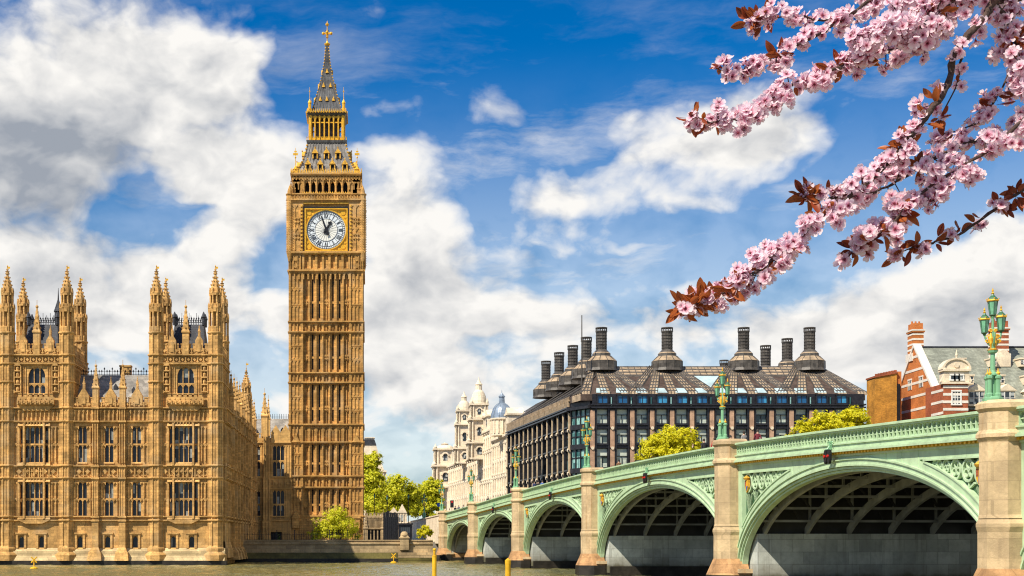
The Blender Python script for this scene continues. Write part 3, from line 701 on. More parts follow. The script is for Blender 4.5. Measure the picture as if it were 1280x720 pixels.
def side_wing():
    """north face running back from the river tower, nine bays"""
    X = px(276.8); f = Fr((X, YP), (0, 1), (1, 0)); L = 54.5; m = MB(); n = 9; st = (L - 10) / n; holes = []
    for i in range(n):
        u = 10 + st * (i + .5)
        for a, b in ((ZL0, ZL1), (ZU0, ZU1), (3.9, 5.9)): holes.append((u - .7, u + .7, a, b))
    for u in (5.0,):
        for a, b in ((ZL0, ZL1), (ZU0, ZU1)): holes.append((u - 1, u + 1, a, b))
    front_wall(m, f, 0.6, L, holes); m.box(f, 0, L, -30, -.3, -1, ZT)
    m.box(f, .6, L, -.3, .9, 1.0, 2.4); m.box(f, .6, L, -.3, .7, 2.4, 3.4, 0, .25)
    crenels(m, f, 9, L, ZT, 1.5, -.1, .42, .9); carved_band(m, f, 9, L, ZT + .1, ZT + .8, .8, .42)
    for i in range(n + 1):
        u = 10 + st * i; buttress(m, f, u, 23.0, .9, 1.05)
    for i in range(n):
        u = 10 + st * (i + .5); m.prism(f, [(u - .8, ZT + .3), (u + .8, ZT + .3), (u + .8, ZT + 1.7), (u, ZT + 2.9), (u - .8, ZT + 1.7)], -.15, .6)
    m.build('side_wall', M_STONE, palace)
    for h in holes: gothic_window(palace, f, (h[0] + h[1]) / 2, h[1] - h[0], h[2], h[3], 2, .02, .45, M_STONE, M_WGLASS, .5 if h[3] > 6 else None)
    for i in range(n + 1):
        q = f.p(10 + st * i, .45, 0); m = MB(); pinnacle(m, q[0], q[1], ZT - .2, 6.4, .8); m.build('pinnacle', M_STONE, palace)
    m = MB(); p = [f.p(9, -1.2, ZT), f.p(L, -1.2, ZT), f.p(L, -7, ZT + 5), f.p(9, -7, ZT + 5), f.p(L, -14, ZT), f.p(9, -14, ZT)]
    m.add(p, [(0, 1, 2, 3), (3, 2, 4, 5), (0, 3, 5), (1, 4, 2), (0, 5, 4, 1)]); m.build('roof', M_LEAD, palace)
    x, y = PX(307.8, 253), 253.0; b = MB(); b.lathe(x, y, [(1.0, 1), (1.0, ZT + 1)], 8)
    for i in range(8):
        a = math.pi / 8 + i * math.pi / 4; c = (x + math.cos(a), y + math.sin(a)); b.tube([c + (2.5,), c + (ZT + 1,)], .12, 5)
    for z in (6.5, ZS1, ZS2, ZF, ZT): b.lathe(x, y, [(1.05, z), (1.25, z + .12), (1.25, z + .28), (1.05, z + .34)], 8)
    b.build('turret_shaft', M_STONE, palace); turret_top(palace, x, y, ZT + .6, .92, PZ(452.5, 253), True, .78)
side_wing()
# ------------------------------------------------------------------ link range between palace and clock tower
YT = 268.0
def tz(y):
    # front plane of the tower, then stepping back to its axis as it narrows
    K = [(0, 6.75), (26, 6.75), (55, 6.5), (112, 5.1), (137, 3.8), (142, 3.5), (178, 3.3), (214, 1.5), (221, .6), (250, 0), (800, 0)]
    for (a, p), (b, q) in zip(K, K[1:]):
        if y <= b: return PZ(y, YT + p + (q - p) * (y - a) / (b - a))
def tx(x): return PX(x, YT)
def link_range():
    r = root('link_range', 'two storey honey stone range with tall windows between the palace wing and the clock tower', 'building', (tx(338), YT + 2, 3.3))
    f = Fr((0, YT), (1, 0), (0, -1)); u0, u1 = tx(312), tx(364)
    W_ = [(tx(320.5), 1.5), (tx(348.3), 2.15)]; lv = [(tz(648), tz(613)), (tz(595.5), tz(557))]; holes = []
    for u, w in W_:
        for a, b in lv: holes.append((u - w / 2, u + w / 2, a, b))
    dz = (3.3, tz(665)); doors = [(tx(319), 1.2), (tx(345), 2.2)]
    for u, w in doors: holes.append((u - w / 2, u + w / 2, dz[0], dz[1]))
    zt = tz(553); m = MB(); grid_wall(m, f, u0, u1, 2.5, zt, holes, -.3, .45); m.box(f, u0, u1, -14, -.3, 2, zt)
    n = round((u1 - u0) / .45)
    for a, b in ((tz(646), tz(613)), (tz(596), tz(557))): ribs(m, f, u0, u1, a, b, n, .09, .45, .57, holes)
    carved_band(m, f, u0, u1, tz(609), tz(600), 1.1, .45)
    for y in (652, 647, 612, 598, 555): string(m, f, u0, u1, .45, tz(y), .3, .3)
    ub = tx(333.5)
    for w, d, a, b in ((1.5, 1.3, 3.0, 7.2), (1.3, 1.1, 7.2, tz(598)), (1.15, .95, tz(598), tz(545))):
        m.box(f, ub - w / 2, ub + w / 2, 0, d, a, b)
        for s in (-.38, 0, .38): m.box(f, ub + s * w - .07, ub + s * w + .07, d, d + .12, a + .2, b - .2)
    crenels(m, f, u0, u1, zt, 1.7, -.1, .42, 1.0)
    for x in (345, 357): 
        u = tx(x); m.prism(f, [(u - .9, zt), (u + .9, zt), (u + .9, zt + 1.8), (u, zt + 3.2), (u - .9, zt + 1.8)], -.15, .6)
    m.build('wall', M_STONE_D, r)
    for u, w in W_:
        for a, b in lv: gothic_window(r, f, u, w, a, b, 2 if w < 2 else 3, .02, .45, M_STONE_D, M_WGLASS)
    for u, w in doors:
        d = MB(); d.box(f, u - w / 2, u + w / 2, -.1, .02, dz[0], dz[1]); d.build('door', M_VOID, r)
    for x, h in ((330.9, 490), (335.6, 498)):
        q = f.p(tx(x), .3, 0); m = MB(); pinnacle(m, q[0], q[1], tz(546), tz(h) - tz(546), 1.1 if x < 333 else .7); m.build('pinnacle', M_STONE_D, r)
    m = MB(); z1 = tz(520); p = [f.p(u0, -1.2, zt), f.p(u1, -1.2, zt), f.p(u1, -6, z1), f.p(u0, -6, z1), f.p(u1, -12, zt), f.p(u0, -12, zt)]
    m.add(p, [(0, 1, 2, 3), (3, 2, 4, 5), (0, 3, 5), (1, 4, 2), (0, 5, 4, 1)]); rf = m.build('roof', M_LEAD, r)
    c = MB(); c.box(f, u0, u1, -6.03, -5.97, z1 + .3, z1 + .36)
    for i in range(19):
        u = u0 + (u1 - u0) * i / 18; c.box(f, u - .04, u + .04, -6.03, -5.97, z1, z1 + .9)
    c.build('cresting', M_BLACK, rf)
    for k in range(2):
        u = tx(318 + 34 * k); d = MB(); d.prism(f, [(u - .35, zt + 2), (u + .35, zt + 2), (u + .35, zt + 2.5), (u, zt + 3), (u - .35, zt + 2.5)], -3.8, -2.5); d.build('roof_vent', M_SLATE, rf)
link_range()

# ------------------------------------------------------------------ the clock tower
TC = (tx(407.7), YT + 6.75); HW = 6.72
tower = root('clock_tower', 'tall square honey stone Gothic clock tower with white dial and dark gilded spire', 'tower', (TC[0], TC[1], 3.3))
TF = [Fr(TC, u, n) for u, n in (((1, 0), (0, -1)), ((0, 1), (1, 0)), ((-1, 0), (0, 1)), ((0, -1), (-1, 0)))]
SEC = [(tz(645), tz(610)), (tz(596), tz(553.6)), (tz(531.5), tz(479)), (tz(467), tz(416)), (tz(403), tz(340))]
BAND = [(tz(610), tz(596)), (tz(553.6), tz(531.5)), (tz(479), tz(467)), (tz(416), tz(403))]
B = 1.26
def shaft():
    m = MB(); dk = MB()
    m.box(TF[0], -HW + .5, HW - .5, -HW + .5, HW - .5, 3, tz(338))
    for k, f in enumerate(TF):
        c0 = HW - .5; zt = tz(340)
        # corner buttresses, left and right, panelled
        for s in (-1, 1):
            a, b = sorted((s * 4.45, s * (HW - (.0 if k % 2 == 0 else .001))))
            m.box(f, a, b, c0 - .3, HW, 3, zt)
            for z0, z1 in SEC:
                zz = [z0 + (z1 - z0) * t for t in (0, .34, .67, 1)] if z1 - z0 > 6 else [z0, (z0 + z1) / 2, z1]
                for p, q in zip(zz, zz[1:]): ribs(m, f, a + .12, b - .12, p + .3, q - .1, 3, .15, HW, HW + .17); m.box(f, a, b, HW, HW + .1, p, p + .3)
            for s2 in (a, b): m.box(f, s2 - .14, s2 + .14, HW - .1, HW + .26, 3.6, zt)
        for z0, z1 in SEC:
            for j in range(-3, 5):                      # main ribs at the bay borders
                u = (j - .5) * B; m.box(f, u - .2, u + .2, c0, HW - .12, z0, z1); m.box(f, u - .09, u + .09, HW - .12, HW + .05, z0, z1)
            for j in range(-3, 4):
                u = j * B; zm = z0 + (z1 - z0) * .40
                slot = abs(j) in (1, 2)
                h = B * .85
                m.prism(f, [(u - B * .36, z1), (u - B * .36, z1 - h), (u - B * .2, z1 - h * .45), (u, z1 - .05)], c0, HW - .2); m.prism(f, [(u + B * .36, z1), (u, z1 - .05), (u + B * .2, z1 - h * .45), (u + B * .36, z1 - h)], c0, HW - .2)
                if not slot:
                    m.box(f, u - .08, u + .08, c0, HW - .3, z0, z1 - .4)
                    m.box(f, u - B * .36, u + B * .36, c0, HW - .26, zm - .55, zm + .55)
                    for su in (-1, 1):
                        for sz in (-1, 1): m.prism(f, [(u + su * .2 - .13, zm + sz * .25), (u + su * .2, zm + sz * .25 - .15), (u + su * .2 + .13, zm + sz * .25), (u + su * .2, zm + sz * .25 + .15)], HW - .26, HW - .1)
                else:
                    m.box(f, u - B * .36, u - B * .13, c0, HW - .3, z0, z1 - .4); m.box(f, u + B * .13, u + B * .36, c0, HW - .3, z0, z1 - .4); m.box(f, u - B * .2, u + B * .2, c0, HW - .36, zm - .2, zm + .2)
                    m.box(f, u - B * .2, u + B * .2, c0, HW - .34, z0, z0 + .8); m.box(f, u - B * .36, u + B * .36, c0, HW - .2, z0, z0 + .35)
        for z0, z1 in BAND:
            m.box(f, -4.45, 4.45, c0 - .2, HW - .3, z0, z1)
            for j in range(-3, 5): u = (j - .5) * B; m.box(f, u - .17, u + .17, HW - .3, HW + .05, z0, z1)
            for j in range(-3, 4):
                u = j * B; h = (z1 - z0) * .55
                m.prism(f, [(u - B * .38, z1), (u - B * .38, z1 - h), (u - B * .18, z1 - h * .4), (u, z1 - .2)], HW - .3, HW - .04); m.prism(f, [(u + B * .38, z1), (u, z1 - .2), (u + B * .18, z1 - h * .4), (u + B * .38, z1 - h)], HW - .3, HW - .04)
                m.box(f, u - .07, u + .07, HW - .3, HW - .1, z0, z1 - .3)
            for s in (-1, 1): a, b = sorted((s * 4.6, s * HW)); ribs(m, f, a + .1, b - .1, z0 + .35, z1 - .1, 3, .17, HW, HW + .2)
            for z in (z0, z1): string(m, f, -HW - .25, HW + .25, HW, z - .15, .42, .42)
        # base storey
        m.box(f, -HW, HW, c0 - .2, HW + .15, 3, tz(645) - .3); string(m, f, -HW - .2, HW + .2, HW, tz(645) - .3, .4, .45)
        ribs(m, f, -HW + .3, HW - .3, 3.8, tz(648), 16, .1, HW + .15, HW + .26)
    m.build('shaft', M_TOWER, tower)
    f = TF[0]
    for z0, z1 in SEC:
        for j in (-2, -1, 1, 2):
            w = MB(); u = j * B; w.box(f, u - B * .1, u + B * .1, HW - .51, HW - .48, z0 + .7, z1 - .3)
            w.build('slit_window', M_VOID, tower)
    for s in (-1, 1):                                   # little gabled heads on the low buttresses
        m = MB(); u = s * 5.6
        m.prism(f, [(u - .8, tz(553)), (u + .8, tz(553)), (u, tz(543))], HW + .1, HW + .5); q = f.p(u, HW + .4, 0); m.lathe(q[0], q[1], [(.2, tz(543) - .3), (.02, tz(538))], 4); m.build('gablet', M_TOWER, tower); m = MB(); m.box(f, u - .65, u + .65, HW + .1, HW + .75, tz(660), tz(648)); m.prism(f, [(u - .9, tz(648)), (u + .9, tz(648)), (u, tz(639))], HW + .1, HW + .9)
        m.build('niche', M_TOWER, tower)
shaft()

def clock_stage():
    z0, z1, z2, z3 = tz(338.5), tz(316.5), tz(252), tz(249); m = MB(); H1, H2 = HW + .12, HW + .34
    m.box(TF[0], -HW + .3, HW - .3, -HW + .3, HW - .3, z0, z3 + .2)
    fl = []
    for f in TF:
        string(m, f, -H1 - .1, H1 + .1, HW, z0 - .4, .6, .5); ribs(m, f, -HW, HW, z0 - 1.6, z0 - .4, 16, .22, HW - .05, HW + .22)
        # corbel arcade: seven openings between clustered piers
        m.box(f, -H1, H1, HW - .3, H1 - .35, z0, z1)
        for s in (-1, 1):
            a, b = sorted((s * 4.6, s * H1)); m.box(f, a, b, HW - .3, H1, z0, z1); ribs(m, f, a + .15, b - .15, z0 + .3, z1 - .4, 3, .16, H1, H1 + .18)
            for zz in (z0 + .9, z1 - 1.1): m.prism(f, [(s * 5.7 - .5, zz), (s * 5.7, zz - .5), (s * 5.7 + .5, zz), (s * 5.7, zz + .5)], H1, H1 + .16)
        for j in range(8): u = (j - 3.5) * 1.22; m.box(f, u - .2, u + .2, H1 - .4, H1 + .12, z0, z1)
        for j in range(7):
            u = (j - 3) * 1.22; q = .45
            for s in (-1, 1): m.prism(f, [(u + s * .45, z1), (u + s * .45, z1 - 1.0), (u + s * .3, z1 - .45), (u, z1 - .12)][::s], H1 - .4, H1 + .02)
            if j % 2: m.box(f, u - .42, u + .42, H1 - .4, H1 - .2, z0, z1 - .6)
            m.box(f, u - .42, u + .42, H1 - .4, H1 + .0, z0, z0 + .45)
        string(m, f, -H2 - .15, H2 + .15, H1 - .1, z1 - .3, .6, .6)
        # clock storey: panelled flanks either side of the frame
        for s in (-1, 1):
            a, b = sorted((s * 4.25, s * (H2 - .02))); m.box(f, a, b, HW - .3, H2, z1, z2)
            ribs(m, f, a + .25, b - .55, z1 + .5, z1 + 4.6, 2, .16, H2, H2 + .16); ribs(m, f, a + .25, b - .55, z1 + 5.0, z2 - .7, 2, .16, H2, H2 + .16); 
            for zz in (z1 + 3.1, z1 + 6.1):
                for su in (-.33, .33):
                    for sz in (-.33, .33): m.prism(f, [(s * 5.5 + su - .3, zz + sz), (s * 5.5 + su, zz + sz - .3), (s * 5.5 + su + .3, zz + sz), (s * 5.5 + su, zz + sz + .3)], H2, H2 + .2)
        m.box(f, -4.3, 4.3, HW - .3, H2 - .5, z1, z2)
        string(m, f, -H2 - .1, H2 + .1, H2 - .1, z2 - .1, .55, .45); carved_band(m, f, -H2, H2, z2 + .35, z3 + .6, .62, H2); m.box(f, -H2, H2, HW - .3, H2, z2, z3 + .6)
        string(m, f, -H2 - .1, H2 + .1, H2 - .1, z3 + .6, .4, .35)
    m.build('clock_stage', M_TOWER, tower)
    # octagonal corner shafts with gilt crockets and pinnacles
    for sx in (-1, 1):
        for sy in (-1, 1):
            m = MB(); x, y = TC[0] + sx * (H2 - .25), TC[1] + sy * (H2 - .25)
            m.lathe(x, y, [(.25, z1 - 1.6), (.62, z1), (.62, tz(245)), (.75, tz(244)), (.75, tz(243)), (.45, tz(242.5)), (.4, tz(239)), (.06, tz(233))], 8)
            for k in range(22):
                zz = z1 + .3 + k * .45
                for i in range(8): a = i * math.pi / 4; m.ball(x + .66 * math.cos(a), y + .66 * math.sin(a), zz, .07, 4)
            p = m.build('corner_shaft', M_TOWER, tower); g = MB(); g.ball(x, y, tz(241), .4, 6); g.tube([(x, y, tz(240)), (x, y, tz(232))], [.1, .03], 5); g.ball(x, y, tz(235), .18, 6); g.build('finial', M_GOLD, p)
    # the dials
    for k, f in enumerate(TF):
        zc = tz(287.5); D = H2 - .5; hf = 4.12
        fr = MB()
        for a0, a1, wd, dd, mm in ((hf, hf + .14, 0, .30, 0),):
            pass
        bl = MB()
        for (o, i_, dd) in ((4.3, 4.02, .36),):
            for (a, b, c, d) in ((-o, o, i_, o), (-o, o, -o, -i_), (-o, -i_, -i_, i_), (i_, o, -i_, i_)): bl.box(f, a, b, D - .1, D + dd, zc + c, zc + d)
        ck = bl.build('clock_face', M_BLACK, tower)
        g = MB(); o, i_ = 4.0, 3.78
        for (a, b, c, d) in ((-o, o, i_, o), (-o, o, -o, -i_), (-o, -i_, -i_, i_), (i_, o, -i_, i_)): g.box(f, a, b, D - .1, D + .44, zc + c, zc + d)
        for su in (-1, 1):
            for sz in (-1, 1):                          # gilt spandrels, pierced with foils
                pts = [(su * 3.78, sz * 3.78)] + [(su * 3.78 * math.cos(t * math.pi / 16), sz * 3.78 * math.sin(t * math.pi / 16)) for t in range(9)]
                g.prism(f, [(p, zc + q) for p, q in (pts if su * sz > 0 else pts[::-1])], D - .1, D + .10)
                for (cu, cz, rr) in ((3.15, 3.15, .42), (3.5, 2.35, .22), (2.35, 3.5, .22)):
                    g.prism(f, [(su * cu + rr * math.cos(t * math.pi / 4), zc + sz * cz + rr * math.sin(t * math.pi / 4)) for t in range(8)], D + .08, D + .2)
        ringp = lambda r0, r1, d0, d1, mbx, n=48: [mbx.hexa([f.p(r * math.cos(a), d, zc + r * math.sin(a)) for d in (d0, d1) for (r, a) in ((r0, t0), (r1, t0), (r1, t1), (r0, t1))]) for t0, t1 in ((2 * math.pi * i / n, 2 * math.pi * (i + 1) / n) for i in range(n))]
        ringp(3.62, 3.80, D, D + .34, g); g.build('gilt_frame', M_GOLD, ck)
        vo = MB(); vo.prism(f, [(-3.8, zc - 3.8), (3.8, zc - 3.8), (3.8, zc + 3.8), (-3.8, zc + 3.8)], D - .12, D - .04); vo.build('frame_back', M_BLACK, ck)
        w = MB(); w.prism(f, [(3.63 * math.cos(2 * math.pi * i / 48), zc + 3.63 * math.sin(2 * math.pi * i / 48)) for i in range(48)], D - .03, D + .12); w.build('dial_ring', M_DIALR, ck)
        w = MB(); w.prism(f, [(2.0 * math.cos(2 * math.pi * i / 36), zc + 2.0 * math.sin(2 * math.pi * i / 36)) for i in range(36)], D + .12, D + .135); w.build('dial_centre', M_DIAL, ck)
        n_ = MB(); D2 = D + .122
        def stroke(ang, r0, r1, o0, o1, w_):            # a bar in the numeral's own frame: radial r, tangential o
            ca, sa = math.sin(ang), math.cos(ang)
            P0 = (ca * r0 + sa * o0, sa * r0 - ca * o0); P1 = (ca * r1 + sa * o1, sa * r1 - ca * o1)
            dx, dz_ = P1[0] - P0[0], P1[1] - P0[1]; L = math.hypot(dx, dz_); nx, nz = -dz_ / L * w_ / 2, dx / L * w_ / 2
            n_.prism(f, [(P0[0] + nx, zc + P0[1] + nz), (P1[0] + nx, zc + P1[1] + nz), (P1[0] - nx, zc + P1[1] - nz), (P0[0] - nx, zc + P0[1] - nz)], D2, D2 + .05)
        for h, s in enumerate(('XII', 'I', 'II', 'III', 'IIII', 'V', 'VI', 'VII', 'VIII', 'IX', 'X', 'XI')):
            ang = h * math.pi / 6; ws = {'I': .2, 'V': .42, 'X': .42}; tot = sum(ws[c] for c in s); o = tot / 2
            for c in s:
                cw = ws[c]; oc = o - cw / 2; o -= cw
                if c == 'I': stroke(ang, 2.28, 3.02, oc, oc, .095)
                if c == 'V': stroke(ang, 2.28, 3.02, oc, oc + .15, .11); stroke(ang, 2.28, 3.02, oc, oc - .15, .05)
                if c == 'X': stroke(ang, 2.28, 3.02, oc + .16, oc - .16, .06); stroke(ang, 2.28, 3.02, oc - .16, oc + .16, .11)
            stroke(ang + math.pi / 12, 2.1, 3.05, 0, 0, .03)
        for q in range(60): stroke(q * math.pi / 30, 3.12, 3.42, 0, 0, .10 if q % 5 == 0 else .055)
        for q in range(24): stroke(q * math.pi / 12, .3, 1.95, 0, 0, .018)
        n_.build('numerals', M_BLACK, ck)
        for r0, r1 in ((2.06, 2.13), (3.05, 3.1), (3.44, 3.5)): nr = MB(); ringp(r0, r1, D + .11, D + .17, nr); nr.build('dial_line', M_BLACK, ck)
        def hand(name, ang, L, w0, tail, dd, spade):
            h = MB(); ca, sa = math.sin(ang), math.cos(ang); T = lambda r, o: (ca * r + sa * o, zc + sa * r - ca * o)
            if spade: pts = [T(-tail, w0), T(L * .62, w0 * .75), T(L * .68, w0 * 2.1), T(L, 0), T(L * .68, -w0 * 2.1), T(L * .62, -w0 * .75), T(-tail, -w0)]
            else: pts = [T(-tail, w0 * 1.6), T(0, w0), T(L * .9, w0 * .45), T(L, 0), T(L * .9, -w0 * .45), T(0, -w0), T(-tail, -w0 * 1.6)]
            h.prism(f, pts[::-1], dd, dd + .08); h.prism(f, [T(.34 * math.cos(i * math.pi / 6), .34 * math.sin(i * math.pi / 6)) for i in range(12)], dd - .02, dd + .1); h.build(name, M_BLACK, ck)
        hand('hour_hand', R(30), 1.95, .21, .75, D + .22, True); hand('minute_hand', R(-20), 3.25, .17, 1.0, D + .34, False)
        gb = MB(); zb0 = tz(319.2); gb.box(f, -4.3, 4.3, H2 - .2, H2 + .12, tz(318), tz(316)); gb.box(f, -4.3, 4.3, H2 - .2, H2 + .02, z2 - .5, z2 - .2); 
        for s in (-1, 1):
            for i in range(13): gb.box(f, s * 4.55 - .16, s * 4.55 + .16, H2 - .1, H2 + .22, z1 + .4 + i * .68, z1 + .75 + i * .68)
        gb.build('gilt_moulding', M_GILT, ck)
clock_stage()

def upper_tower():
    # belfry: seven dark pointed openings a side behind a pierced gilt balustrade
    z0, z1, z2 = tz(249) + .9, tz(226), tz(220); hw = 6.15; m = MB(); op = MB()
    op.box(TF[0], -hw + 1.0, hw - 1.0, -hw + 1.0, hw - 1.0, z0, z1 + .2)
    for f in TF:
        for s in (-1, 1): a, b = sorted((s * 4.2, s * hw)); m.box(f, a, b, hw - 1.2, hw, z0, z2); ribs(m, f, a + .15, b - .15, z0 + 1.0, z1 - .2, 2, .2, hw, hw + .2)
        for j in range(8): u = (j - 3.5) * 1.19; m.box(f, u - .2, u + .2, hw - 1.1, hw, z0, z1); m.box(f, u - .09, u + .09, hw, hw + .22, z0, z1 + .4)
        for j in range(7):
            u = (j - 3) * 1.19
            for s in (-1, 1): m.prism(f, [(u + s * .4, z1 + .05), (u + s * .4, z1 - .9), (u + s * .28, z1 - .4), (u, z1 - .08)][::s], hw - .8, hw - .05)
            m.box(f, u - .4, u + .4, hw - .9, hw - .1, z0, z0 + .15)
        m.box(f, -4.3, 4.3, hw - 1.2, hw - .02, z1, z2); carved_band(m, f, -hw, hw, z1 + .15, z2 - .1, .6, hw)
        string(m, f, -hw - .35, hw + .35, hw - .05, z2 - .1, .55, .6)
    m.build('belfry', M_TOWER, tower); op.build('belfry_interior', M_VOID, tower)
    g = MB()
    for f in TF:
        H2 = HW + .34; zz = tz(249) + .75; g.box(f, -4.4, 4.4, H2 - .55, H2 - .4, zz + .36, zz + .46)
        for i in range(23): u = -4.4 + i * .4; g.box(f, u - .06, u + .06, H2 - .55, H2 - .4, zz - .2, zz + .36); g.prism(f, [(u - .12, zz + .46), (u + .12, zz + .46), (u, zz + .75)], H2 - .55, H2 - .4)
    g.build('balustrade', M_GILT, tower)
    for sx in (-1, 1):
        for sy in (-1, 1):
            for q, zt_, w in ((6.55, tz(226), .6), (4.35 if False else 6.0, tz(222), .5)):
                m = MB(); pinnacle(m, TC[0] + sx * q, TC[1] + sy * q, tz(247), zt_ - tz(247), w); m.build('pinnacle', M_TOWER, tower)
    # lower roof, slightly concave, iron plated
    zr = [(z2 + .35, hw + .25), (tz(214), 5.35), (tz(205), 4.65), (tz(192), 4.0), (tz(178), 3.5)]
    m = MB(); m.lathe(TC[0], TC[1], [(r * math.sqrt(2), z) for z, r in zr], 4, math.pi / 4)
    for f in TF:
        for i in range(15):
            t = -1 + 2 * i / 14
            for (za, ra), (zb, rb) in zip(zr, zr[1:]): m.hexa([f.p(t * ra - .05, ra - .1, za), f.p(t * ra - .05, ra + .09, za), f.p(t * ra + .05, ra + .09, za), f.p(t * ra + .05, ra - .1, za), f.p(t * rb - .05, rb - .1, zb), f.p(t * rb - .05, rb + .09, zb), f.p(t * rb + .05, rb + .09, zb), f.p(t * rb + .05, rb - .1, zb)])
    rf = m.build('lower_roof', M_TROOF, tower)
    cr = MB()
    for f in TF:
        n = 42
        for i in range(n):
            u = -hw - .4 + (2 * hw + .8) * i / (n - 1); zz = z2 + .4; cr.prism(f, [(u - .12, zz), (u + .12, zz), (u + .1, zz + .5), (u, zz + .95), (u - .1, zz + .5)], hw + .3, hw + .42)
    cr.build('roof_cresting', M_GILT, rf)
    cr = MB()
    for a in range(4):
        ang = math.pi / 4 + a * math.pi / 2
        for i in range(14):
            t = i / 13; k = min(int(t * 4), 3); q = t * 4 - k; r = zr[k][1] * (1 - q) + zr[k + 1][1] * q; z = zr[k][0] * (1 - q) + zr[k + 1][0] * q
            cr.ball(TC[0] + r * 1.43 * math.cos(ang), TC[1] + r * 1.43 * math.sin(ang), z + .1, .2, 5)
    cr.build('hip_crockets', M_GILT, rf)
    for f in TF:
        for y, us, ww in ((208.5, (-3.45, -1.15, 1.15, 3.45), .5), (194, (-2.15, 0, 2.15), .5)):
            z = tz(y) - .7
            k = [i for i in range(len(zr) - 1) if zr[i][0] <= z][-1]; q = (z - zr[k][0]) / (zr[k + 1][0] - zr[k][0]); rr = zr[k][1] * (1 - q) + zr[k + 1][1] * q
            for u in us:
                d = MB(); d.box(f, u - ww, u - ww + .2, rr - 1.6, rr + .3, z, z + 1.05); d.box(f, u + ww - .2, u + ww, rr - 1.6, rr + .3, z, z + 1.05)
                d.prism(f, [(u - ww - .12, z + 1.0), (u + ww + .12, z + 1.0), (u, z + 1.95)], rr - 1.9, rr + .4); q_ = f.p(u, rr + .35, 0); d.ball(q_[0], q_[1], z + 2.05, .14, 5)
                dm = d.build('dormer', M_GILT, rf); v = MB(); v.box(f, u - ww + .2, u + ww - .2, rr - 1.5, rr + .1, z, z + 1.0); v.build('dormer_opening', M_VOID, dm)
    # corner poles with gilt flags beside the roof
    for sx in (-1, 1):
        for sy in (-1, 1):
            x, y = TC[0] + sx * 5.75, TC[1] + sy * 5.75; m = MB(); m.lathe(x, y, [(.42, z2), (.42, tz(214)), (.55, tz(213)), (.3, tz(211)), (.05, tz(208))], 8)
            m.tube([(x, y, tz(211)), (x, y, tz(188))], [.08, .04], 5); m.wbox(x - .45, x + .45, y - .05, y + .05, tz(196.5), tz(194)); m.wbox(x - .25, x + .25, y - .05, y + .05, tz(193), tz(191.5)); m.ball(x, y, tz(199), .18, 6); m.build('roof_pole', M_GOLD, tower)
    # lantern: gilded open arcade
    a0, a1 = tz(177.5), tz(142); h = 3.28; m = MB(); g = MB()
    m.lathe(TC[0], TC[1], [((h + .45) * 1.414, a0 - .2), ((h + .55) * 1.414, a0 + .25), ((h + .3) * 1.414, a0 + .35)], 4, math.pi / 4); m.lathe(TC[0], TC[1], [((h + .1) * 1.414, a1 - .4), ((h + .45) * 1.414, a1), ((h + .45) * 1.414, a1 + .35), (h * 1.414, a1 + .4)], 4, math.pi / 4)
    m.lathe(TC[0], TC[1], [((h - 1.3) * 1.414, a0), ((h - 1.3) * 1.414, a1)], 4, math.pi / 4); ln = m.build('lantern_core', M_SPIRE, tower)
    for f in TF:
        for i in range(8):
            u = -h + .22 + (2 * h - .44) * i / 7; w = .30 if i in (0, 7) else .14; g.box(f, u - w, u + w, h - .35, h, a0 + .3, a1 - .3); g.box(f, u - w * .5, u + w * .5, h, h + .14, a0 + .3, a1 - .3)
        for i in range(7):
            u = -h + .22 + (2 * h - .44) * (i + .5) / 7
            for s in (-1, 1): g.prism(f, [(u + s * .33, a1 - .3), (u + s * .33, a1 - 1.4), (u + s * .2, a1 - .95), (u, a1 - .6)][::s], h - .3, h - .04)
            g.box(f, u - .33, u + .33, h - .3, h - .05, a0 + .3, a0 + .85); g.box(f, u - .33, u + .33, h - .3, h - .06, a1 - 1.75, a1 - 1.55)
        g.box(f, -h, h, h - .3, h + .04, a1 - .35, a1 - .05); carved_band(g, f, -h - .3, h + .3, a1 + .02, a1 + .34, .5, h + .42)
        for i in range(20): u = -h - .4 + (2 * h + .8) * i / 19; g.prism(f, [(u - .1, a1 + .4), (u + .1, a1 + .4), (u, a1 + .95)], h + .25, h + .36); g.box(f, u - .05, u + .05, h + .42, h + .5, a0 + .3, a0 + .85)
        g.box(f, -h - .5, h + .5, h + .42, h + .5, a0 + .8, a0 + .9)
    g.build('lantern_arcade', M_GOLD, ln)
    for sx in (-1, 1):
        for sy in (-1, 1): x, y = TC[0] + sx * 3.2, TC[1] + sy * 3.2; p = MB(); p.lathe(x, y, [(.32, a1), (.32, tz(131)), (.4, tz(130)), (.08, tz(126))], 6); p.tube([(x, y, tz(127)), (x, y, tz(112))], [.06, .03], 5); p.ball(x, y, tz(117), .15, 5); p.build('lantern_pinnacle', M_GOLD, ln)
    # spire
    sp = [(a1 + .4, 3.05), (tz(134), 2.62), (tz(112), 1.62), (tz(95), 1.0), (tz(76), .5), (tz(56), .22)]
    m = MB(); m.lathe(TC[0], TC[1], [(r * 1.414, z) for z, r in sp], 4, math.pi / 4)
    for f in TF:
        for i in range(9):
            t = -1 + 2 * i / 8
            for (za, ra), (zb, rb) in zip(sp, sp[1:]): m.hexa([f.p(t * ra - .035, ra - .1, za), f.p(t * ra - .035, ra + .06, za), f.p(t * ra + .035, ra + .06, za), f.p(t * ra + .035, ra - .1, za), f.p(t * rb - .02, rb - .1, zb), f.p(t * rb - .02, rb + .05, zb), f.p(t * rb + .02, rb + .05, zb), f.p(t * rb + .02, rb - .1, zb)])
    s_ = m.build('spire', M_SPIRE, tower); g = MB()
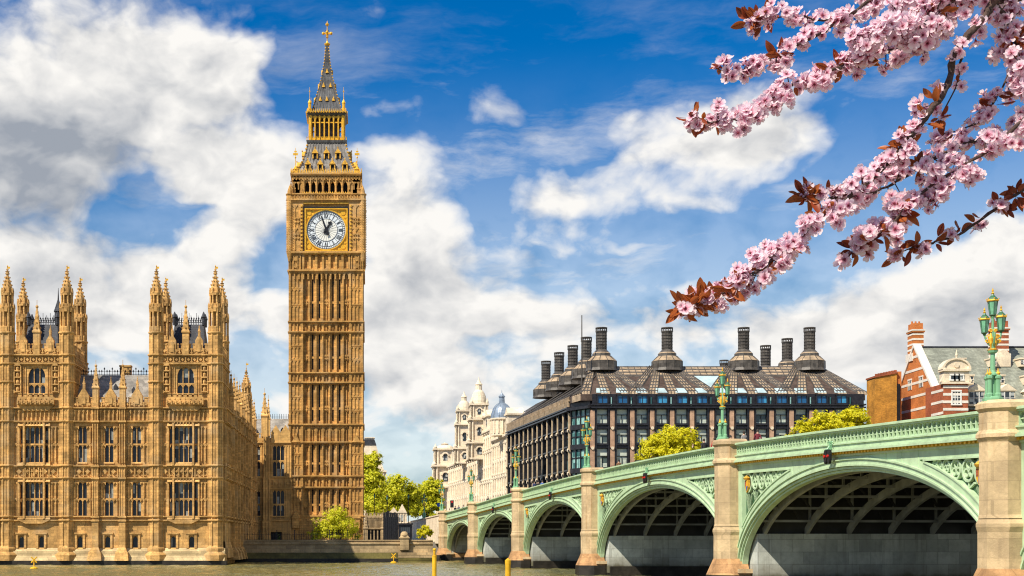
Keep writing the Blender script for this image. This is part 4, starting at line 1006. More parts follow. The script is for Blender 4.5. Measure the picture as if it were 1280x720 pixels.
    for a in range(4):
        ang = math.pi / 4 + a * math.pi / 2
        for i in range(24):
            z = sp[0][0] + (sp[-1][0] - sp[0][0]) * i / 23; k = [j for j in range(len(sp) - 1) if sp[j][0] <= z + 1e-6][-1]; q = (z - sp[k][0]) / (sp[k + 1][0] - sp[k][0]); r = sp[k][1] * (1 - q) + sp[k + 1][1] * q
            g.ball(TC[0] + (r * 1.414 + .05) * math.cos(ang), TC[1] + (r * 1.414 + .05) * math.sin(ang), z, .13, 5)
    for f in TF:
        for y, us in ((126, (-1.25, 0, 1.25)), (109, (-.65, .65)), (91, (0,))):
            z = tz(y); k = [j for j in range(len(sp) - 1) if sp[j][0] <= z][-1]; q = (z - sp[k][0]) / (sp[k + 1][0] - sp[k][0]); r = sp[k][1] * (1 - q) + sp[k + 1][1] * q
            for u in us: g.prism(f, [(u - .3, z), (u + .3, z), (u, z + .9)], r - .6, r + .22)
    g.build('spire_crockets', M_GILT, s_)
    m = MB(); x, y = TC; m.lathe(x, y, [(.3, tz(57)), (.55, tz(55.5)), (.6, tz(54.5)), (.25, tz(53)), (.1, tz(51)), (.1, tz(47)), (.35, tz(46)), (.1, tz(45)), (.08, tz(33)), (.3, tz(31.5)), (.36, tz(30)), (.08, tz(28.5)), (.03, tz(26))], 10)
    m.wbox(x - .8, x + .8, y - .08, y + .08, tz(42.5), tz(40.5)); m.wbox(x - .08, x + .08, y - .8, y + .8, tz(42.5), tz(40.5))
    for s in (-1, 1): m.ball(x + s * .75, y, tz(41.5), .3, 6); m.ball(x, y + s * .75, tz(41.5), .3, 6); m.wbox(x - .35, x + .35, y - .06, y + .06, tz(39), tz(38))
    m.build('finial', M_GOLD, s_)
upper_tower()
# ------------------------------------------------------------------ the bridge
BF = Fr((13.0, 252.0), (.0886, -.996), (-.996, -.0886))
SP = [BF.u_of(x) for x in (553, 590, 646, 735, 905, 1244)]; SP += [SP[-1] + 36.5, SP[-1] + 69]
ZK = [(-60, 7.6), (0, 8.45), (32.4, 9.15), (68, 9.97), (106, 10.6), (147, 10.6), (185.3, 9.75), (222, 8.7), (256, 7.7)]
def ztop(s):
    """parapet height: smooth curve through the measured piers (Catmull-Rom)"""
    for i in range(len(ZK) - 1):
        if s <= ZK[i + 1][0] or i == len(ZK) - 2:
            p1, p2 = ZK[i], ZK[i + 1]; p0 = ZK[max(i - 1, 0)]; p3 = ZK[min(i + 2, len(ZK) - 1)]
            t = (s - p1[0]) / (p2[0] - p1[0]); h = p2[0] - p1[0]
            m1 = (p2[1] - p0[1]) / (p2[0] - p0[0]) * h; m2 = (p3[1] - p1[1]) / (p3[0] - p1[0]) * h
            return (2 * t**3 - 3 * t**2 + 1) * p1[1] + (t**3 - 2 * t**2 + t) * m1 + (-2 * t**3 + 3 * t**2) * p2[1] + (t**3 - t**2) * m2
bridge = root('arch_bridge', 'pale green iron arch bridge on stone piers with pierced parapet crossing the river', 'bridge', BF.p(120, -13, 0))
BW = 25.0; FD = -.75                                   # bridge width, plane of the spandrels (pier centre line is d = 0)
SPRING, WTOP = 1.45, 4.0
ARCH = []
for a, b in zip(SP, SP[1:]):
    sa, sb = a + 1.25, b - 1.25; c = (sa + sb) / 2; ARCH.append((sa, sb, c, (sb - sa) / 2, ztop(c) - 2.62 - SPRING))
def arch_z(A, s, grow=0.):
    sa, sb, c, h, r = A; q = (s - c) / (h + grow); q = max(-1, min(1, q)); return SPRING + (r + grow) * math.sqrt(1 - q * q)
def strip(m, fr, ss, lo, hi, d0, d1):
    """wall running along s between two height curves"""
    for s0, s1 in zip(ss, ss[1:]):
        a0, a1, b0, b1 = lo(s0), lo(s1), hi(s0), hi(s1)
        if b0 - a0 < .01 and b1 - a1 < .01: continue
        b0 = max(b0, a0); b1 = max(b1, a1)
        m.hexa([fr.p(s0, d0, a0), fr.p(s0, d1, a0), fr.p(s1, d1, a1), fr.p(s1, d0, a1), fr.p(s0, d0, b0), fr.p(s0, d1, b0), fr.p(s1, d1, b1), fr.p(s1, d0, b1)])
def lin(a, b, n): return [a + (b - a) * i / n for i in range(n + 1)]
def ring(m, fr, A, g0, g1, d0, d1, n=56):
    sa, sb, c, h, r = A; P = []
    for i in range(n + 1):
        t = math.pi - math.pi * i / n; P.append([(c + (h + g) * math.cos(t), SPRING + (r + g) * math.sin(t)) for g in (g0, g1)])
    for (p0, p1), (q0, q1) in zip(P, P[1:]):
        m.hexa([fr.p(p0[0], d0, p0[1]), fr.p(p0[0], d1, p0[1]), fr.p(q0[0], d1, q0[1]), fr.p(q0[0], d0, q0[1]), fr.p(p1[0], d0, p1[1]), fr.p(p1[0], d1, p1[1]), fr.p(q1[0], d1, q1[1]), fr.p(q1[0], d0, q1[1])])
def shield(s, z, w):
    m = MB(); h = w * 1.5
    o = [(s - w / 2, z + h / 2), (s + w / 2, z + h / 2), (s + w / 2, z - h * .1), (s, z - h / 2), (s - w / 2, z - h * .1)][::-1]
    m.cur = 0; m.prism(BF, o, FD - .1, FD + .06); q = w * .42; m.cur = 1; m.prism(BF, [(s - q, z), (s, z), (s, z + h * .42), (s - q, z + h * .42)], FD + .06, FD + .09)
    m.cur = 2; m.prism(BF, [(s, z - h * .38), (s + q * .9, z - h * .06), (s + q, z), (s, z)], FD + .06, FD + .09); m.cur = 3; m.prism(BF, [(s, z), (s + q, z), (s + q, z + h * .42), (s, z + h * .42)], FD + .06, FD + .085); m.prism(BF, [(s - q * .9, z - h * .06), (s, z - h * .38), (s, z), (s - q, z)], FD + .06, FD + .085)
    m.cur = 0; q_ = BF.p(s, FD + .05, 0); m.lathe(q_[0], q_[1], [(w * .3, z + h * .52), (w * .42, z + h * .66), (w * .2, z + h * .78), (.03, z + h * .86)], 6)
    return m.build('shield', [M_GILT, M_BRICK, M_BLUE, M_GOLD], bridge)
def bay(i):
    A = ARCH[i]; sa, sb, c, h, r = A; p0, p1 = SP[i], SP[i + 1]; near = i >= 3
    ss = lin(p0 + .9, p1 - .9, 84); zt = lambda s: ztop(s) - 1.62
    GR = .78; ro = lambda s: arch_z(A, s, GR) if abs(s - c) < h + GR else SPRING - .2
    m = MB(); g = MB()
    # spandrel plate with two sunk triangular panels
    PL = h * .62; rim = .42
    def plo(s): return ro(s) + rim
    def pin(s): return (p0 + 1.75 < s < p0 + 1.75 + PL) or (p1 - 1.75 - PL < s < p1 - 1.75)
    ptop = lambda s: zt(s) - .55
    full = []; s_all = sorted(set(ss + [p0 + 1.75, p1 - 1.75]))
    for s0, s1 in zip(s_all, s_all[1:]):
        mid = (s0 + s1) / 2
        if pin(mid) and ptop(mid) - plo(mid) > .12:
            strip(m, BF, [s0, s1], ro, lambda s: min(plo(s), ptop(s)), FD - .3, FD); strip(m, BF, [s0, s1], ptop, zt, FD - .3, FD)
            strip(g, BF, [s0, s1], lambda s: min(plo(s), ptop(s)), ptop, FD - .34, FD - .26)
        else: strip(m, BF, [s0, s1], ro, zt, FD - .3, FD)
    # mouldings round the panels and tracery inside
    for side in (0, 1):
        se = p0 + 1.75 if side == 0 else p1 - 1.75; sg = 1 if side == 0 else -1
        inner = [se + sg * PL * k / 24 for k in range(25)]; inner = [s for s in inner if ptop(s) - plo(s) > .1]
        if sg < 0: inner = inner[::-1]
        strip(m, BF, inner, lambda s: plo(s) + .0, lambda s: plo(s) + .1, FD - .26, FD + .06); strip(m, BF, inner, lambda s: ptop(s) - .09, ptop, FD - .26, FD + .06)
        ze0, ze1 = plo(se), ptop(se); m.box(BF, min(se, se + sg * .1), max(se, se + sg * .1), FD - .26, FD + .06, ze0, ze1)
        # foiled circles diminishing towards the tip, with curved arms
        s = se + sg * .3; k = 0
        while k < 7:
            hgt = ptop(s) - plo(s)
            if hgt < .45: break
            rr = min(hgt * .46, .62 if k else .72); s_c = s + sg * rr; hc = ptop(s_c) - plo(s_c)
            if hc < .35: break
            rr = min(rr, hc * .48); zc = ptop(s_c) - rr - .04
            if k == 0: shz = zc - .25; shs = s_c
            n = 16
            for j in range(n):
                t0, t1 = 2 * math.pi * j / n, 2 * math.pi * (j + 1) / n
                m.hexa([BF.p(s_c + q * math.cos(t), d, zc + q * math.sin(t)) for d in (FD - .24, FD - .06) for (q, t) in ((rr * .8, t0), (rr, t0), (rr, t1), (rr * .8, t1))])
            if k:
                for j in range(3):
                    t = math.pi / 2 + j * 2.094; x, z = s_c + rr * .42 * math.cos(t), zc + rr * .42 * math.sin(t)
                    for e in range(8):
                        t0, t1 = 2 * math.pi * e / 8, 2 * math.pi * (e + 1) / 8; q0, q1 = rr * .26, rr * .4
                        m.hexa([BF.p(x + q * math.cos(u), d, z + q * math.sin(u)) for d in (FD - .24, FD - .1) for (q, u) in ((q0, t0), (q1, t0), (q1, t1), (q0, t1))])
            zl = plo(s_c)
            if zc - rr - zl > .25:
                for q in range(1 + int((zc - rr - zl) / .8)):
                    zz0 = zl + .05; zz1 = zc - rr
                    m.box(BF, s_c - .05, s_c + .05, FD - .24, FD - .1, zz0, zz1); m.prism(BF, [(s_c - rr * .9, zz1 - .1), (s_c, zz0), (s_c + .08, zz0), (s_c - rr * .9 + .09, zz1)], FD - .24, FD - .12); m.prism(BF, [(s_c + rr * .9, zz1 - .1), (s_c + rr * .9 - .09, zz1), (s_c - .08, zz0), (s_c, zz0)], FD - .24, FD - .12)
            s = s_c + sg * rr; k += 1
        if i >= 2: shield(shs, shz, .6)
    for s in lin(p0 + 1.4, p1 - 1.4, 18):                  # plate joints
        if not pin(s) or ptop(s) - plo(s) < .1: m.box(BF, s - .02, s + .02, FD - .1, FD + .014, ro(s) + .05, zt(s))
    m.build('spandrel', M_GREEN, bridge); g.build('spandrel_recess', M_GREENSHADE, bridge)  # sunk panel backs coloured dark to stand for their shade
    # arch ring in stepped mouldings
    m = MB(); ring(m, BF, A, .0, .14, FD - .6, FD - .18); ring(m, BF, A, .16, .30, FD - .6, FD - .04); ring(m, BF, A, .33, .45, FD - .5, FD + .10); ring(m, BF, A, .45, .70, FD - .5, FD + .04); ring(m, BF, A, .70, .80, FD - .5, FD + .12); m.build('arch_ring', M_GREEN, bridge)
    m = MB(); ring(m, BF, A, .12, .18, FD - .6, FD - .26); ring(m, BF, A, .29, .34, FD - .6, FD - .12); m.build('ring_groove', M_GREENSHADE, bridge)  # grooves between the mouldings carry painted shade
    for s in (sa + .1, sb - .1):
        m = MB(); m.box(BF, s - .5, s + .5, FD - 1.0, FD + .32, SPRING - .28, SPRING + .02, .06, .06); m.build('springer', M_PIER, bridge)
    # parapet: cornice with gilt dentils, fascia, pierced balustrade, coping
    q0, q1 = p0 + .95, p1 - .95; ss = lin(q0, q1, 40); T = ztop
    m = MB(); strip(m, BF, ss, lambda s: T(s) - 1.68, lambda s: T(s) - 1.56, FD - .3, FD + .10); strip(m, BF, ss, lambda s: T(s) - 1.42, lambda s: T(s) - 1.3, FD - .3, FD + .42); strip(m, BF, ss, lambda s: T(s) - 1.3, lambda s: T(s) - 1.22, FD - .3, FD + .34)
    strip(m, BF, ss, lambda s: T(s) - 1.22, lambda s: T(s) - .98, FD - .2, FD + .22); strip(m, BF, ss, lambda s: T(s) - .98, lambda s: T(s) - .9, FD - .2, FD + .30); m.build('cornice', M_GREEN, bridge); m = MB(); strip(m, BF, ss, lambda s: T(s) - .24, lambda s: T(s) - .14, FD - .15, FD + .24); strip(m, BF, ss, lambda s: T(s) - .14, lambda s: T(s) - .03, FD - .22, FD + .34); strip(m, BF, ss, lambda s: T(s) - .03, T, FD - .16, FD + .27)
    m.build('coping', M_GREEN, bridge)
    m = MB(); strip(m, BF, ss, lambda s: T(s) - 1.56, lambda s: T(s) - 1.42, FD - .3, FD + .06); m.build('dentil_shade_strip', M_BLACK, bridge); m = MB(); strip(m, BF, ss, lambda s: T(s) - .9, lambda s: T(s) - .24, FD - .30, FD - .22); m.build('parapet_shade_plate', M_GREENSHADE, bridge)  # black strip and dark plate paint in the shade between dentils and balusters
    m = MB(); n = int((q1 - q0) / .42)
    for k in range(n): s = q0 + (q1 - q0) * (k + .5) / n; z = T(s); m.box(BF, s - .10, s + .10, FD - .1, FD + .3, z - 1.555, z - 1.425)
    m.build('gilt_dentils', M_GOLD, bridge)
    m = MB(); n = int((q1 - q0) / .5); st = (q1 - q0) / n
    for k in range(n + 1):
        s = q0 + st * k; z = T(s); m.box(BF, s - .05, s + .05, FD - .08, FD + .14, z - .9, z - .24)
        if k < n:
            c_ = s + st / 2; zc = T(c_)
            m.prism(BF, [(s, zc - .24), (s, zc - .48), (s + st * .22, zc - .32), (c_, zc - .27), (c_, zc - .24)], FD - .06, FD + .11); m.prism(BF, [(s + st, zc - .24), (c_, zc - .24), (c_, zc - .27), (s + st * .78, zc - .32), (s + st, zc - .48)], FD - .06, FD + .11)
            m.prism(BF, [(s + .05, zc - .57), (c_, zc - .53), (s + st - .05, zc - .57), (c_, zc - .61)], FD - .06, FD + .09); m.prism(BF, [(s, zc - .9), (s + st, zc - .9), (s + st * .8, zc - .8), (s + st * .2, zc - .8)], FD - .06, FD + .10)
    m.build('balustrade', M_GREEN, bridge)
    # far side, plainer
    FB = -BW
    m = MB(); ss = lin(p0, p1, 48); strip(m, BF, ss, ro, lambda s: T(s) - 1.5, FB, FB + .4); strip(m, BF, ss, lambda s: T(s) - 1.5, T, FB - .1, FB + .25); ring(m, BF, A, 0, .8, FB - .1, FB + .5, 32); m.build('far_parapet', M_GREEN, bridge)
    # underside: ribs, cross beams, bracing plates and deck
    for k in range(8):
        d = FD - 1.0 - (BW - 2.6) * k / 7.2 - .3
        m = MB(); ring(m, BF, A, -.02, .55, d - .12, d + .12, 36)
        for s in lin(sa + 2, sb - 2, 11):
            za = arch_z(A, s, .5); zd = ztop(s) - 1.95
            if zd - za > .3: m.box(BF, s - .07, s + .07, d - .08, d + .08, za, zd)
        m.build('rib', M_RIB, bridge)
    for k in range(1, 14):
        t = math.pi * (.115 + .77 * k / 14); s = c + h * math.cos(t); z = SPRING + r * math.sin(t) + .22; m = MB()
        m.box(BF, s - .08, s + .08, FD - BW + 2, FD - .7, z, z + .17); mb_ = m.build('cross_beam', M_RIB, bridge)
        if near:                                             # riveted bracing plates standing on the beam between the ribs
            q = MB(); zd = ztop(s) - 1.95
            for e in range(8):
                d0 = FD - 2.6 - (BW - 2.6) * e / 7.2
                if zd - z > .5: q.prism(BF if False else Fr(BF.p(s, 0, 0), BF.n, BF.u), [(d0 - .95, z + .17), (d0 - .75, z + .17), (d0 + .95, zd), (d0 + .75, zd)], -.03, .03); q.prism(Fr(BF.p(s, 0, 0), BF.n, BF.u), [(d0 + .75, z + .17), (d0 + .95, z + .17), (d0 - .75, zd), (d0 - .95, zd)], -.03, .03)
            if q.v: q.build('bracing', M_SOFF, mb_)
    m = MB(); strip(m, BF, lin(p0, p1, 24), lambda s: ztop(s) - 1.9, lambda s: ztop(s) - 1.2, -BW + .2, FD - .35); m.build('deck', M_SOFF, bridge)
def pier(s, z):
    w = .94; m = MB(); P = lambda u, d: BF.p(s + u, d, 0)
    def octo(r, z0, z1, r1=None, dd=0):                 # half-octagonal shaft standing proud of the bridge face, running back under it
        r1 = r if r1 is None else r1
        def outline(q): return [(-q, FD - .6), (-q, .0 - .1 * q), (-q * .42, q * .62), (q * .42, q * .62), (q, .0 - .1 * q), (q, FD - .6)]
        lo, hi = outline(r), outline(r1); n = 6
        vs = [BF.p(s + u, d, z0) for u, d in lo] + [BF.p(s + u, d, z1) for u, d in hi]
        m.add(vs, [tuple(range(n))[::-1], tuple(range(n, 2 * n))] + [(i, (i + 1) % n, (i + 1) % n + n, i + n) for i in range(n)])
    octo(w * 1.10, SPRING + .6, 3.9); octo(w * 1.10, 3.9, 4.15, w * 1.2); octo(w * 1.2, 4.15, 4.3); octo(w * 1.2, 4.3, 4.55, w * 1.02); octo(w * 1.08, 4.55, 4.72, w)
    octo(w, 4.6, z - 1.55); octo(w, z - 1.75, z - 1.55, w * 1.18); octo(w * 1.22, z - 1.55, z - 1.38); octo(w * 1.22, z - 1.38, z - 1.2, w * 1.04); octo(w * 1.02, z - 1.2, z - .35); octo(w * 1.02, z - .35, z - .2, w * 1.2); octo(w * 1.22, z - .2, z + .02); octo(w * 1.22, z + .02, z + .14, w * 1.05); octo(w * .95, z + .14, z + .2, w * .8)
    sh = m.build('pier', M_PIER, bridge)
    m = MB(); octo(w * 1.9, 1.0, SPRING + .75, w * 1.12); m.prism(Fr(BF.p(s, 0, 0), BF.u, BF.n), [(-1.6, .6), (1.6, .6), (1.6, 1.2), (1.35, SPRING), (-1.35, SPRING), (-1.6, 1.2)], -BW + 1, FD - .2); m.build('pier_base', M_PIERB, sh)
    m = MB(); octo(w * 2.1, -2.2, 1.02, w * 1.92); m.box(BF, s - 1.75, s + 1.75, -BW + .6, FD - .2, -2.2, .62); m.build('wet_base', M_WET, sh)
    return sh
for i in range(len(ARCH)): bay(i)
for i, s in enumerate(SP): pier(s, ztop(s) + .12)
for i in range(1, len(SP) - 1):
    s = SP[i]; m = MB(); A0, A1 = ARCH[i - 1], ARCH[i]
    sl = A0[2] + A0[3] * math.sqrt(1 - ((WTOP - SPRING) / A0[4]) ** 2); sr = A1[2] - A1[3] * math.sqrt(1 - ((WTOP - SPRING) / A1[4]) ** 2)
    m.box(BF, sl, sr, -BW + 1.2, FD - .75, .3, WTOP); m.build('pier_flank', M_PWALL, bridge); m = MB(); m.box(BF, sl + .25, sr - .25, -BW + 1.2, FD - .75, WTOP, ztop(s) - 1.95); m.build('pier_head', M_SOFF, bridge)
    m = MB(); m.box(BF, sl - .35, sr + .35, -BW + 1.1, FD - .8, -2, .95); m.build('wet_base', M_WET, bridge)
# west abutment and approach ramp, with its stone parapet
m = MB(); m.box(BF, -2.5, 1.4, -BW, FD - .6, -2, 7.0); m.build('abutment', M_PWALL, bridge)
ap = root('approach_wall', 'pale stone parapet wall of the road climbing to the bridge from the clock tower', 'wall', BF.p(-40, -1, 3.3))
m = MB(); strip(m, BF, lin(-95, -.9, 24), lambda s: 3.0, lambda s: ztop(max(s, -60)) - .25 + min(0, s + 60) * .004, FD - .4, FD + .15); strip(m, BF, lin(-95, -.9, 24), lambda s: ztop(max(s, -60)) - .25 + min(0, s + 60) * .004, lambda s: ztop(max(s, -60)) - .05 + min(0, s + 60) * .004, FD - .5, FD + .28); m.build('wall', M_WHITE, ap)
m = MB(); strip(m, BF, lin(-200, -1, 30), lambda s: 3.0, lambda s: ztop(max(s, -60)) - 1.2, -BW + .3, FD - .4); m.build('road_embankment', M_ASPH, kind='structure')
m = MB(); strip(m, BF, lin(-60, SP[-1], 90), lambda s: ztop(s) - 1.19, lambda s: ztop(s) - 1.17, -BW + 4, FD - 4); m.build('road', M_ASPH, kind='structure')
m = MB(); strip(m, BF, lin(-60, SP[-1], 90), lambda s: ztop(s) - 1.19, lambda s: ztop(s) - .86, FD - 3.99, FD - .32); m.build('pavement', M_PAVE, kind='structure')

# ------------------------------------------------------------------ bridge lamps
def lantern(par, x, y, z, k, name='lantern'):
    """hexagonal lantern, glass flaring upwards, gilt rim, dark roof and gilt finial"""
    m = MB(); n = 6
    for i in range(n):
        a = math.pi / 6 + i * math.pi / 3; m.tube([(x + .17 * k * math.cos(a), y + .17 * k * math.sin(a), z), (x + .27 * k * math.cos(a), y + .27 * k * math.sin(a), z + .72 * k)], .016 * k, 4)
    m.lathe(x, y, [(.05 * k, z - .2 * k), (.09 * k, z - .1 * k), (.19 * k, z - .02 * k), (.18 * k, z + .03 * k)], n)
    m.lathe(x, y, [(.31 * k, z + .78 * k), (.22 * k, z + .90 * k), (.1 * k, z + 1.02 * k), (.06 * k, z + 1.1 * k)], n); fr = m.build(name, M_LDARK, par)
    g = MB(); g.lathe(x, y, [(.155 * k, z + .02 * k), (.25 * k, z + .71 * k)], n); g.build('glass', M_LGLASS if name == 'lantern' else M_LGLASSG, fr)
    for i in (3, 4, 5):
        pass
    g = MB(); g.lathe(x, y, [(.29 * k, z + .70 * k), (.335 * k, z + .74 * k), (.32 * k, z + .80 * k), (.27 * k, z + .81 * k)], n); g.lathe(x, y, [(.04 * k, z + 1.08 * k), (.085 * k, z + 1.15 * k), (.03 * k, z + 1.22 * k), (.06 * k, z + 1.28 * k), (.01 * k, z + 1.42 * k)], 8)
    for i in range(n): a = math.pi / 6 + i * math.pi / 3; g.ball(x + .32 * k * math.cos(a), y + .32 * k * math.sin(a), z + .84 * k, .035 * k, 5)
    g.build('gilt_rim', M_GOLD, fr)
    return fr
def make_lamp():
    r = root('street_lamp', 'green', 'street lamp', (0, 0, 0), 'triple lanterns along the bridge parapet'); m = MB()
    m.lathe(0, 0, [(.46, -.05), (.46, .12), (.40, .16), (.36, .2)], 8)
    for i in range(4):
        a = math.pi / 4 + i * math.pi / 2; x, y = .26 * math.cos(a), .26 * math.sin(a); m.lathe(x, y, [(.15, .1), (.15, .3), (.11, .36), (.11, .95), (.16, 1.02), (.16, 1.1), (.06, 1.18)], 8)
    m.lathe(0, 0, [(.16, .1), (.16, 1.1), (.3, 1.15), (.3, 1.22), (.14, 1.32), (.12, 1.4), (.105, 2.15), (.2, 2.2), (.23, 2.3), (.11, 2.36)], 10); m.build('column', M_LGREEN, r)
    g = MB()
    for i in range(4): a = math.pi / 4 + i * math.pi / 2; x, y = .26 * math.cos(a), .26 * math.sin(a); g.lathe(x, y, [(.08, 1.17), (.11, 1.24), (.04, 1.32), (.01, 1.48)], 6)
    g.lathe(0, 0, [(.22, 2.28), (.25, 2.33), (.15, 2.38)], 10); g.build('gilt_finials', M_GOLD, r)
    # scrolling bracket carrying the lower lanterns
    b = MB(); L = .37
    b.lathe(0, 0, [(.1, 2.34), (.13, 2.55), (.07, 2.75), (.06, 3.75), (.1, 3.85)], 8)
    for s in (-1, 1):
        b.tube([(0, 0, 2.45), (s * .2, 0, 2.62), (s * .34, 0, 2.9), (s * L, 0, 3.1), (s * L, 0, 3.2)], [.06, .055, .05, .045, .06], 6)
    b.tube([(0, 0, 2.45), (0, -.2, 2.62), (0, -.34, 2.9), (0, -L * .9, 3.1)], [.05, .05, .04, .04], 6); b.build('bracket', M_LGREEN, r)
    g = MB()
    for s in (-1, 1):
        for (cx, cz, rr) in ((s * .16, 2.9, .14), (s * .26, 2.7, .09), (s * .1, 3.2, .08)):
            pts = [(cx + rr * (1 - t / 22) * math.cos(t * .5) * s, -.05, cz + rr * (1 - t / 22) * math.sin(t * .5)) for t in range(16)]; g.tube(pts, .03, 5)
        g.lathe(s * .1, -.06, [(.02, 2.4), (.08, 2.6), (.09, 2.85), (.02, 3.1)], 6)
    g.build('gilt_scroll', M_GOLD, r)
    lantern(r, -L, 0, 3.12, .80); lantern(r, L, 0, 3.22, .80); lantern(r, 0, 0, 3.92, .86)
    return r
LAMP_L = ['tall green lamp with three gilt lanterns on the big stone pier at the far right', 'green triple lamp on the pier between the two largest arches, before dark glazed offices', 'green triple lamp on the middle pier against the corner of the dark roofed offices',
          'small green triple lamp before the dark office front, third smallest on the bridge', 'small green triple lamp on the pier just in front of the white stone towers', 'smallest green triple lamp at the left end of the bridge parapet by the trees']
lamp0 = make_lamp()
for i, s in enumerate(SP[5::-1]):
    o = lamp0 if i == 0 else copy_tree(lamp0)
    p = BF.p(s, .12, ztop(s) + .3); o.location = p; o.rotation_euler = (0, 0, R(-8)); o.scale = (1.0, 1.0, 1.03); o['label'] = LAMP_L[i]
# a seventh lamp stands on the approach
o = copy_tree(lamp0); o.location = BF.p(-31, -.8, ztop(-31) - .2); o['label'] = 'green lamp on the road wall between the trees and the bridge end'

# ------------------------------------------------------------------ navigation lights under the parapet
def make_signal():
    r = root('signal_light', '-', 'signal light', (0, 0, 0), 'red navigation lights over the arches'); m = MB()
    m.tube([(0, .1, .55), (0, .1, -.55)], .05, 6); m.tube([(-.35, .2, .1), (.35, .2, .1)], .045, 6); m.tube([(0, -.1, .6), (0, .25, .1)], .045, 6)
    m.tube([(-.25, .1, .55), (-.25, .1, .1), (.25, .1, .1), (.25, .1, .55), (-.25, .1, .55)], .04, 5); m.build('bracket', M_LGREEN, r)
    for s in (-1, 1):
        h = MB(); f = Fr((0, 0), (1, 0), (0, 1)); h.prism(f, [(s * .25 + .2 * math.cos(t * math.pi / 8), -.35 + .44 * math.sin(t * math.pi / 8)) for t in range(16)], .15, .3)
        hd = h.build('lamp_board', M_BLACK, r); l = MB(); l.prism(f, [(s * .25 + .085 * math.cos(t * math.pi / 6), -.32 + .085 * math.sin(t * math.pi / 6)) for t in range(12)], .3, .38); l.build('red_lamp', M_RED, hd)
    return r
sg0 = make_signal()
SIG = [(1037, 'pair of red lamps on black boards hung over the largest arch at right'), (808, 'pair of red lamps hung over the middle arch left of the yellow tree'), (689, 'small pair of red lamps over the third arch from the right'), (617, 'tiniest pair of red lamps over the narrow arch by the white towers')]
for i, (x, l) in enumerate(SIG):
    o = sg0 if i == 0 else copy_tree(sg0); s = BF.u_of(x, FD + .4)
    o.location = BF.p(s, FD + .30, ztop(s) - 1.32); o.rotation_euler = (0, 0, math.atan2(BF.n.y, BF.n.x) - math.pi / 2); o['label'] = l
# ------------------------------------------------------------------ the dark roofed office block
YO = 285.0
def oz(y): return PZ(y, YO)
office = root('office_building', 'dark bronze office block with ribbed fan roof and tall black ventilation chimneys', 'building', (PX(900, YO), YO + 20, 3.3))
OF = Fr((0, YO), (1, 0), (0, -1)); OLX, ORX = PX(738, YO), PX(1079, YO)
cut = PX(714.5, 291.0)
OS = Fr((cut, 291.0), (-.0886, .996), (-.996, -.0886)); OSL = 68.0
OC = Fr((cut, 291.0), (OLX - cut, YO - 291.0), (YO - 291.0, -(OLX - cut)))   # the chamfered, glazed corner
if OC.n.y > 0: OC.n = -OC.n
OCL = math.hypot(OLX - cut, YO - 291.0)
Z_EAVE, Z_ATT, Z_RIDGE = oz(509), oz(494.5), oz(453)
FL = [(oz(529), oz(511)), (oz(554), oz(536)), (oz(584), oz(560)), (oz(610), oz(588)), (oz(634), oz(614)), (oz(658), oz(640))]
def office_front(f, u0, u1, wins, hw, pierm, tag_):
    """bays of windows between stone piers with black framing"""
    m = MB(); pr = MB(); holes = []
    for u in wins:
        for a, b in FL: holes.append((u - hw, u + hw, a, b))
    grid_wall(m, f, u0, u1, 3, Z_EAVE - .2, holes, -.5, 0); m.box(f, u0, u1, -12, -.5, 3, Z_EAVE)
    for u in wins:
        for s in (-1, 1): m.box(f, u + s * (hw + .16) - .16, u + s * (hw + .16) + .16, 0, .42, 3, Z_EAVE - .2)
        for a, b in FL: m.box(f, u - hw, u + hw, 0, .25, b + .02, b + .5); m.box(f, u - hw - .1, u + hw + .1, 0, .5, a - .4, a - .12)
    st = wins[1] - wins[0]; ps = [wins[0] - st / 2] + [w + st / 2 for w in wins]
    for u in ps:
        pw = .42 if tag_ == 'f' else .2; pr.box(f, u - pw, u + pw, 0, .55, 3, Z_EAVE - .6)
        for a, b in FL: m.box(f, u - .5, u + .5, .5, .72, a - 1.1, a - .9)
    for z in (Z_EAVE - .25, Z_EAVE + .3): m.box(f, u0 - .3, u1 + .3, -.3, .9, z, z + .3)
    m.box(f, u0, u1, -.3, .35, Z_EAVE, Z_ATT + .3)
    m.build('wall', M_PBLACK, office); pr.build('stone_piers', pierm, office)
    d = MB()
    for u in ps:
        for a, b in FL:
            q = .34; d.prism(f, [(u + q * math.cos(t * math.pi / 4), a - 1.0 + q * math.sin(t * math.pi / 4)) for t in range(8)], .55, .75)
    d.build('stone_bosses', M_WHITE, office)
    return holes
def office_window(f, h, gm, name='window'):
    m = MB(); a, b, z0, z1 = h; zm = z0 + (z1 - z0) * .58; m.box(f, a, b, -.3, -.1, zm - .06, zm + .06); m.box(f, (a + b) / 2 - .05, (a + b) / 2 + .05, -.3, -.14, z0, zm)
    for e in (a, b - .08): m.box(f, e, e + .08, -.3, -.1, z0, z1)
    m.box(f, a, b, -.3, -.1, z1 - .12, z1); o = m.build(name, M_PBLACK, office); g = MB(); g.box(f, a + .02, b - .02, -.42, -.32, z0, z1); g.build('glass', gm, o)
    if gm is M_PGLASS and f is OF and rnd.random() < .85: q = MB(); q.box(f, a + .1, b - .1, -.31, -.27, zm + .1 if rnd.random() < .7 else zm - .5, z1 - .14); q.build('blind', M_BLIND, o)
fw = [PX(752.6 + 24.85 * i, YO) for i in range(14)]
fh = office_front(OF, OLX + .3, ORX, [w for w in fw if w < ORX - 1], 1.08, M_PSTONE, 'f')
for h in fh:
    if h[3] > oz(600): office_window(OF, h, M_PGLASS)
sw = [3.2 + 5.2 * i for i in range(13)]
sh_ = office_front(OS, 0.4, OSL, sw, 1.75, M_PBEIGE, 's')
for h in sh_: 
    if h[3] > oz(645): office_window(OS, h, M_TEAL if h[0] < 4 else M_PGLASS)
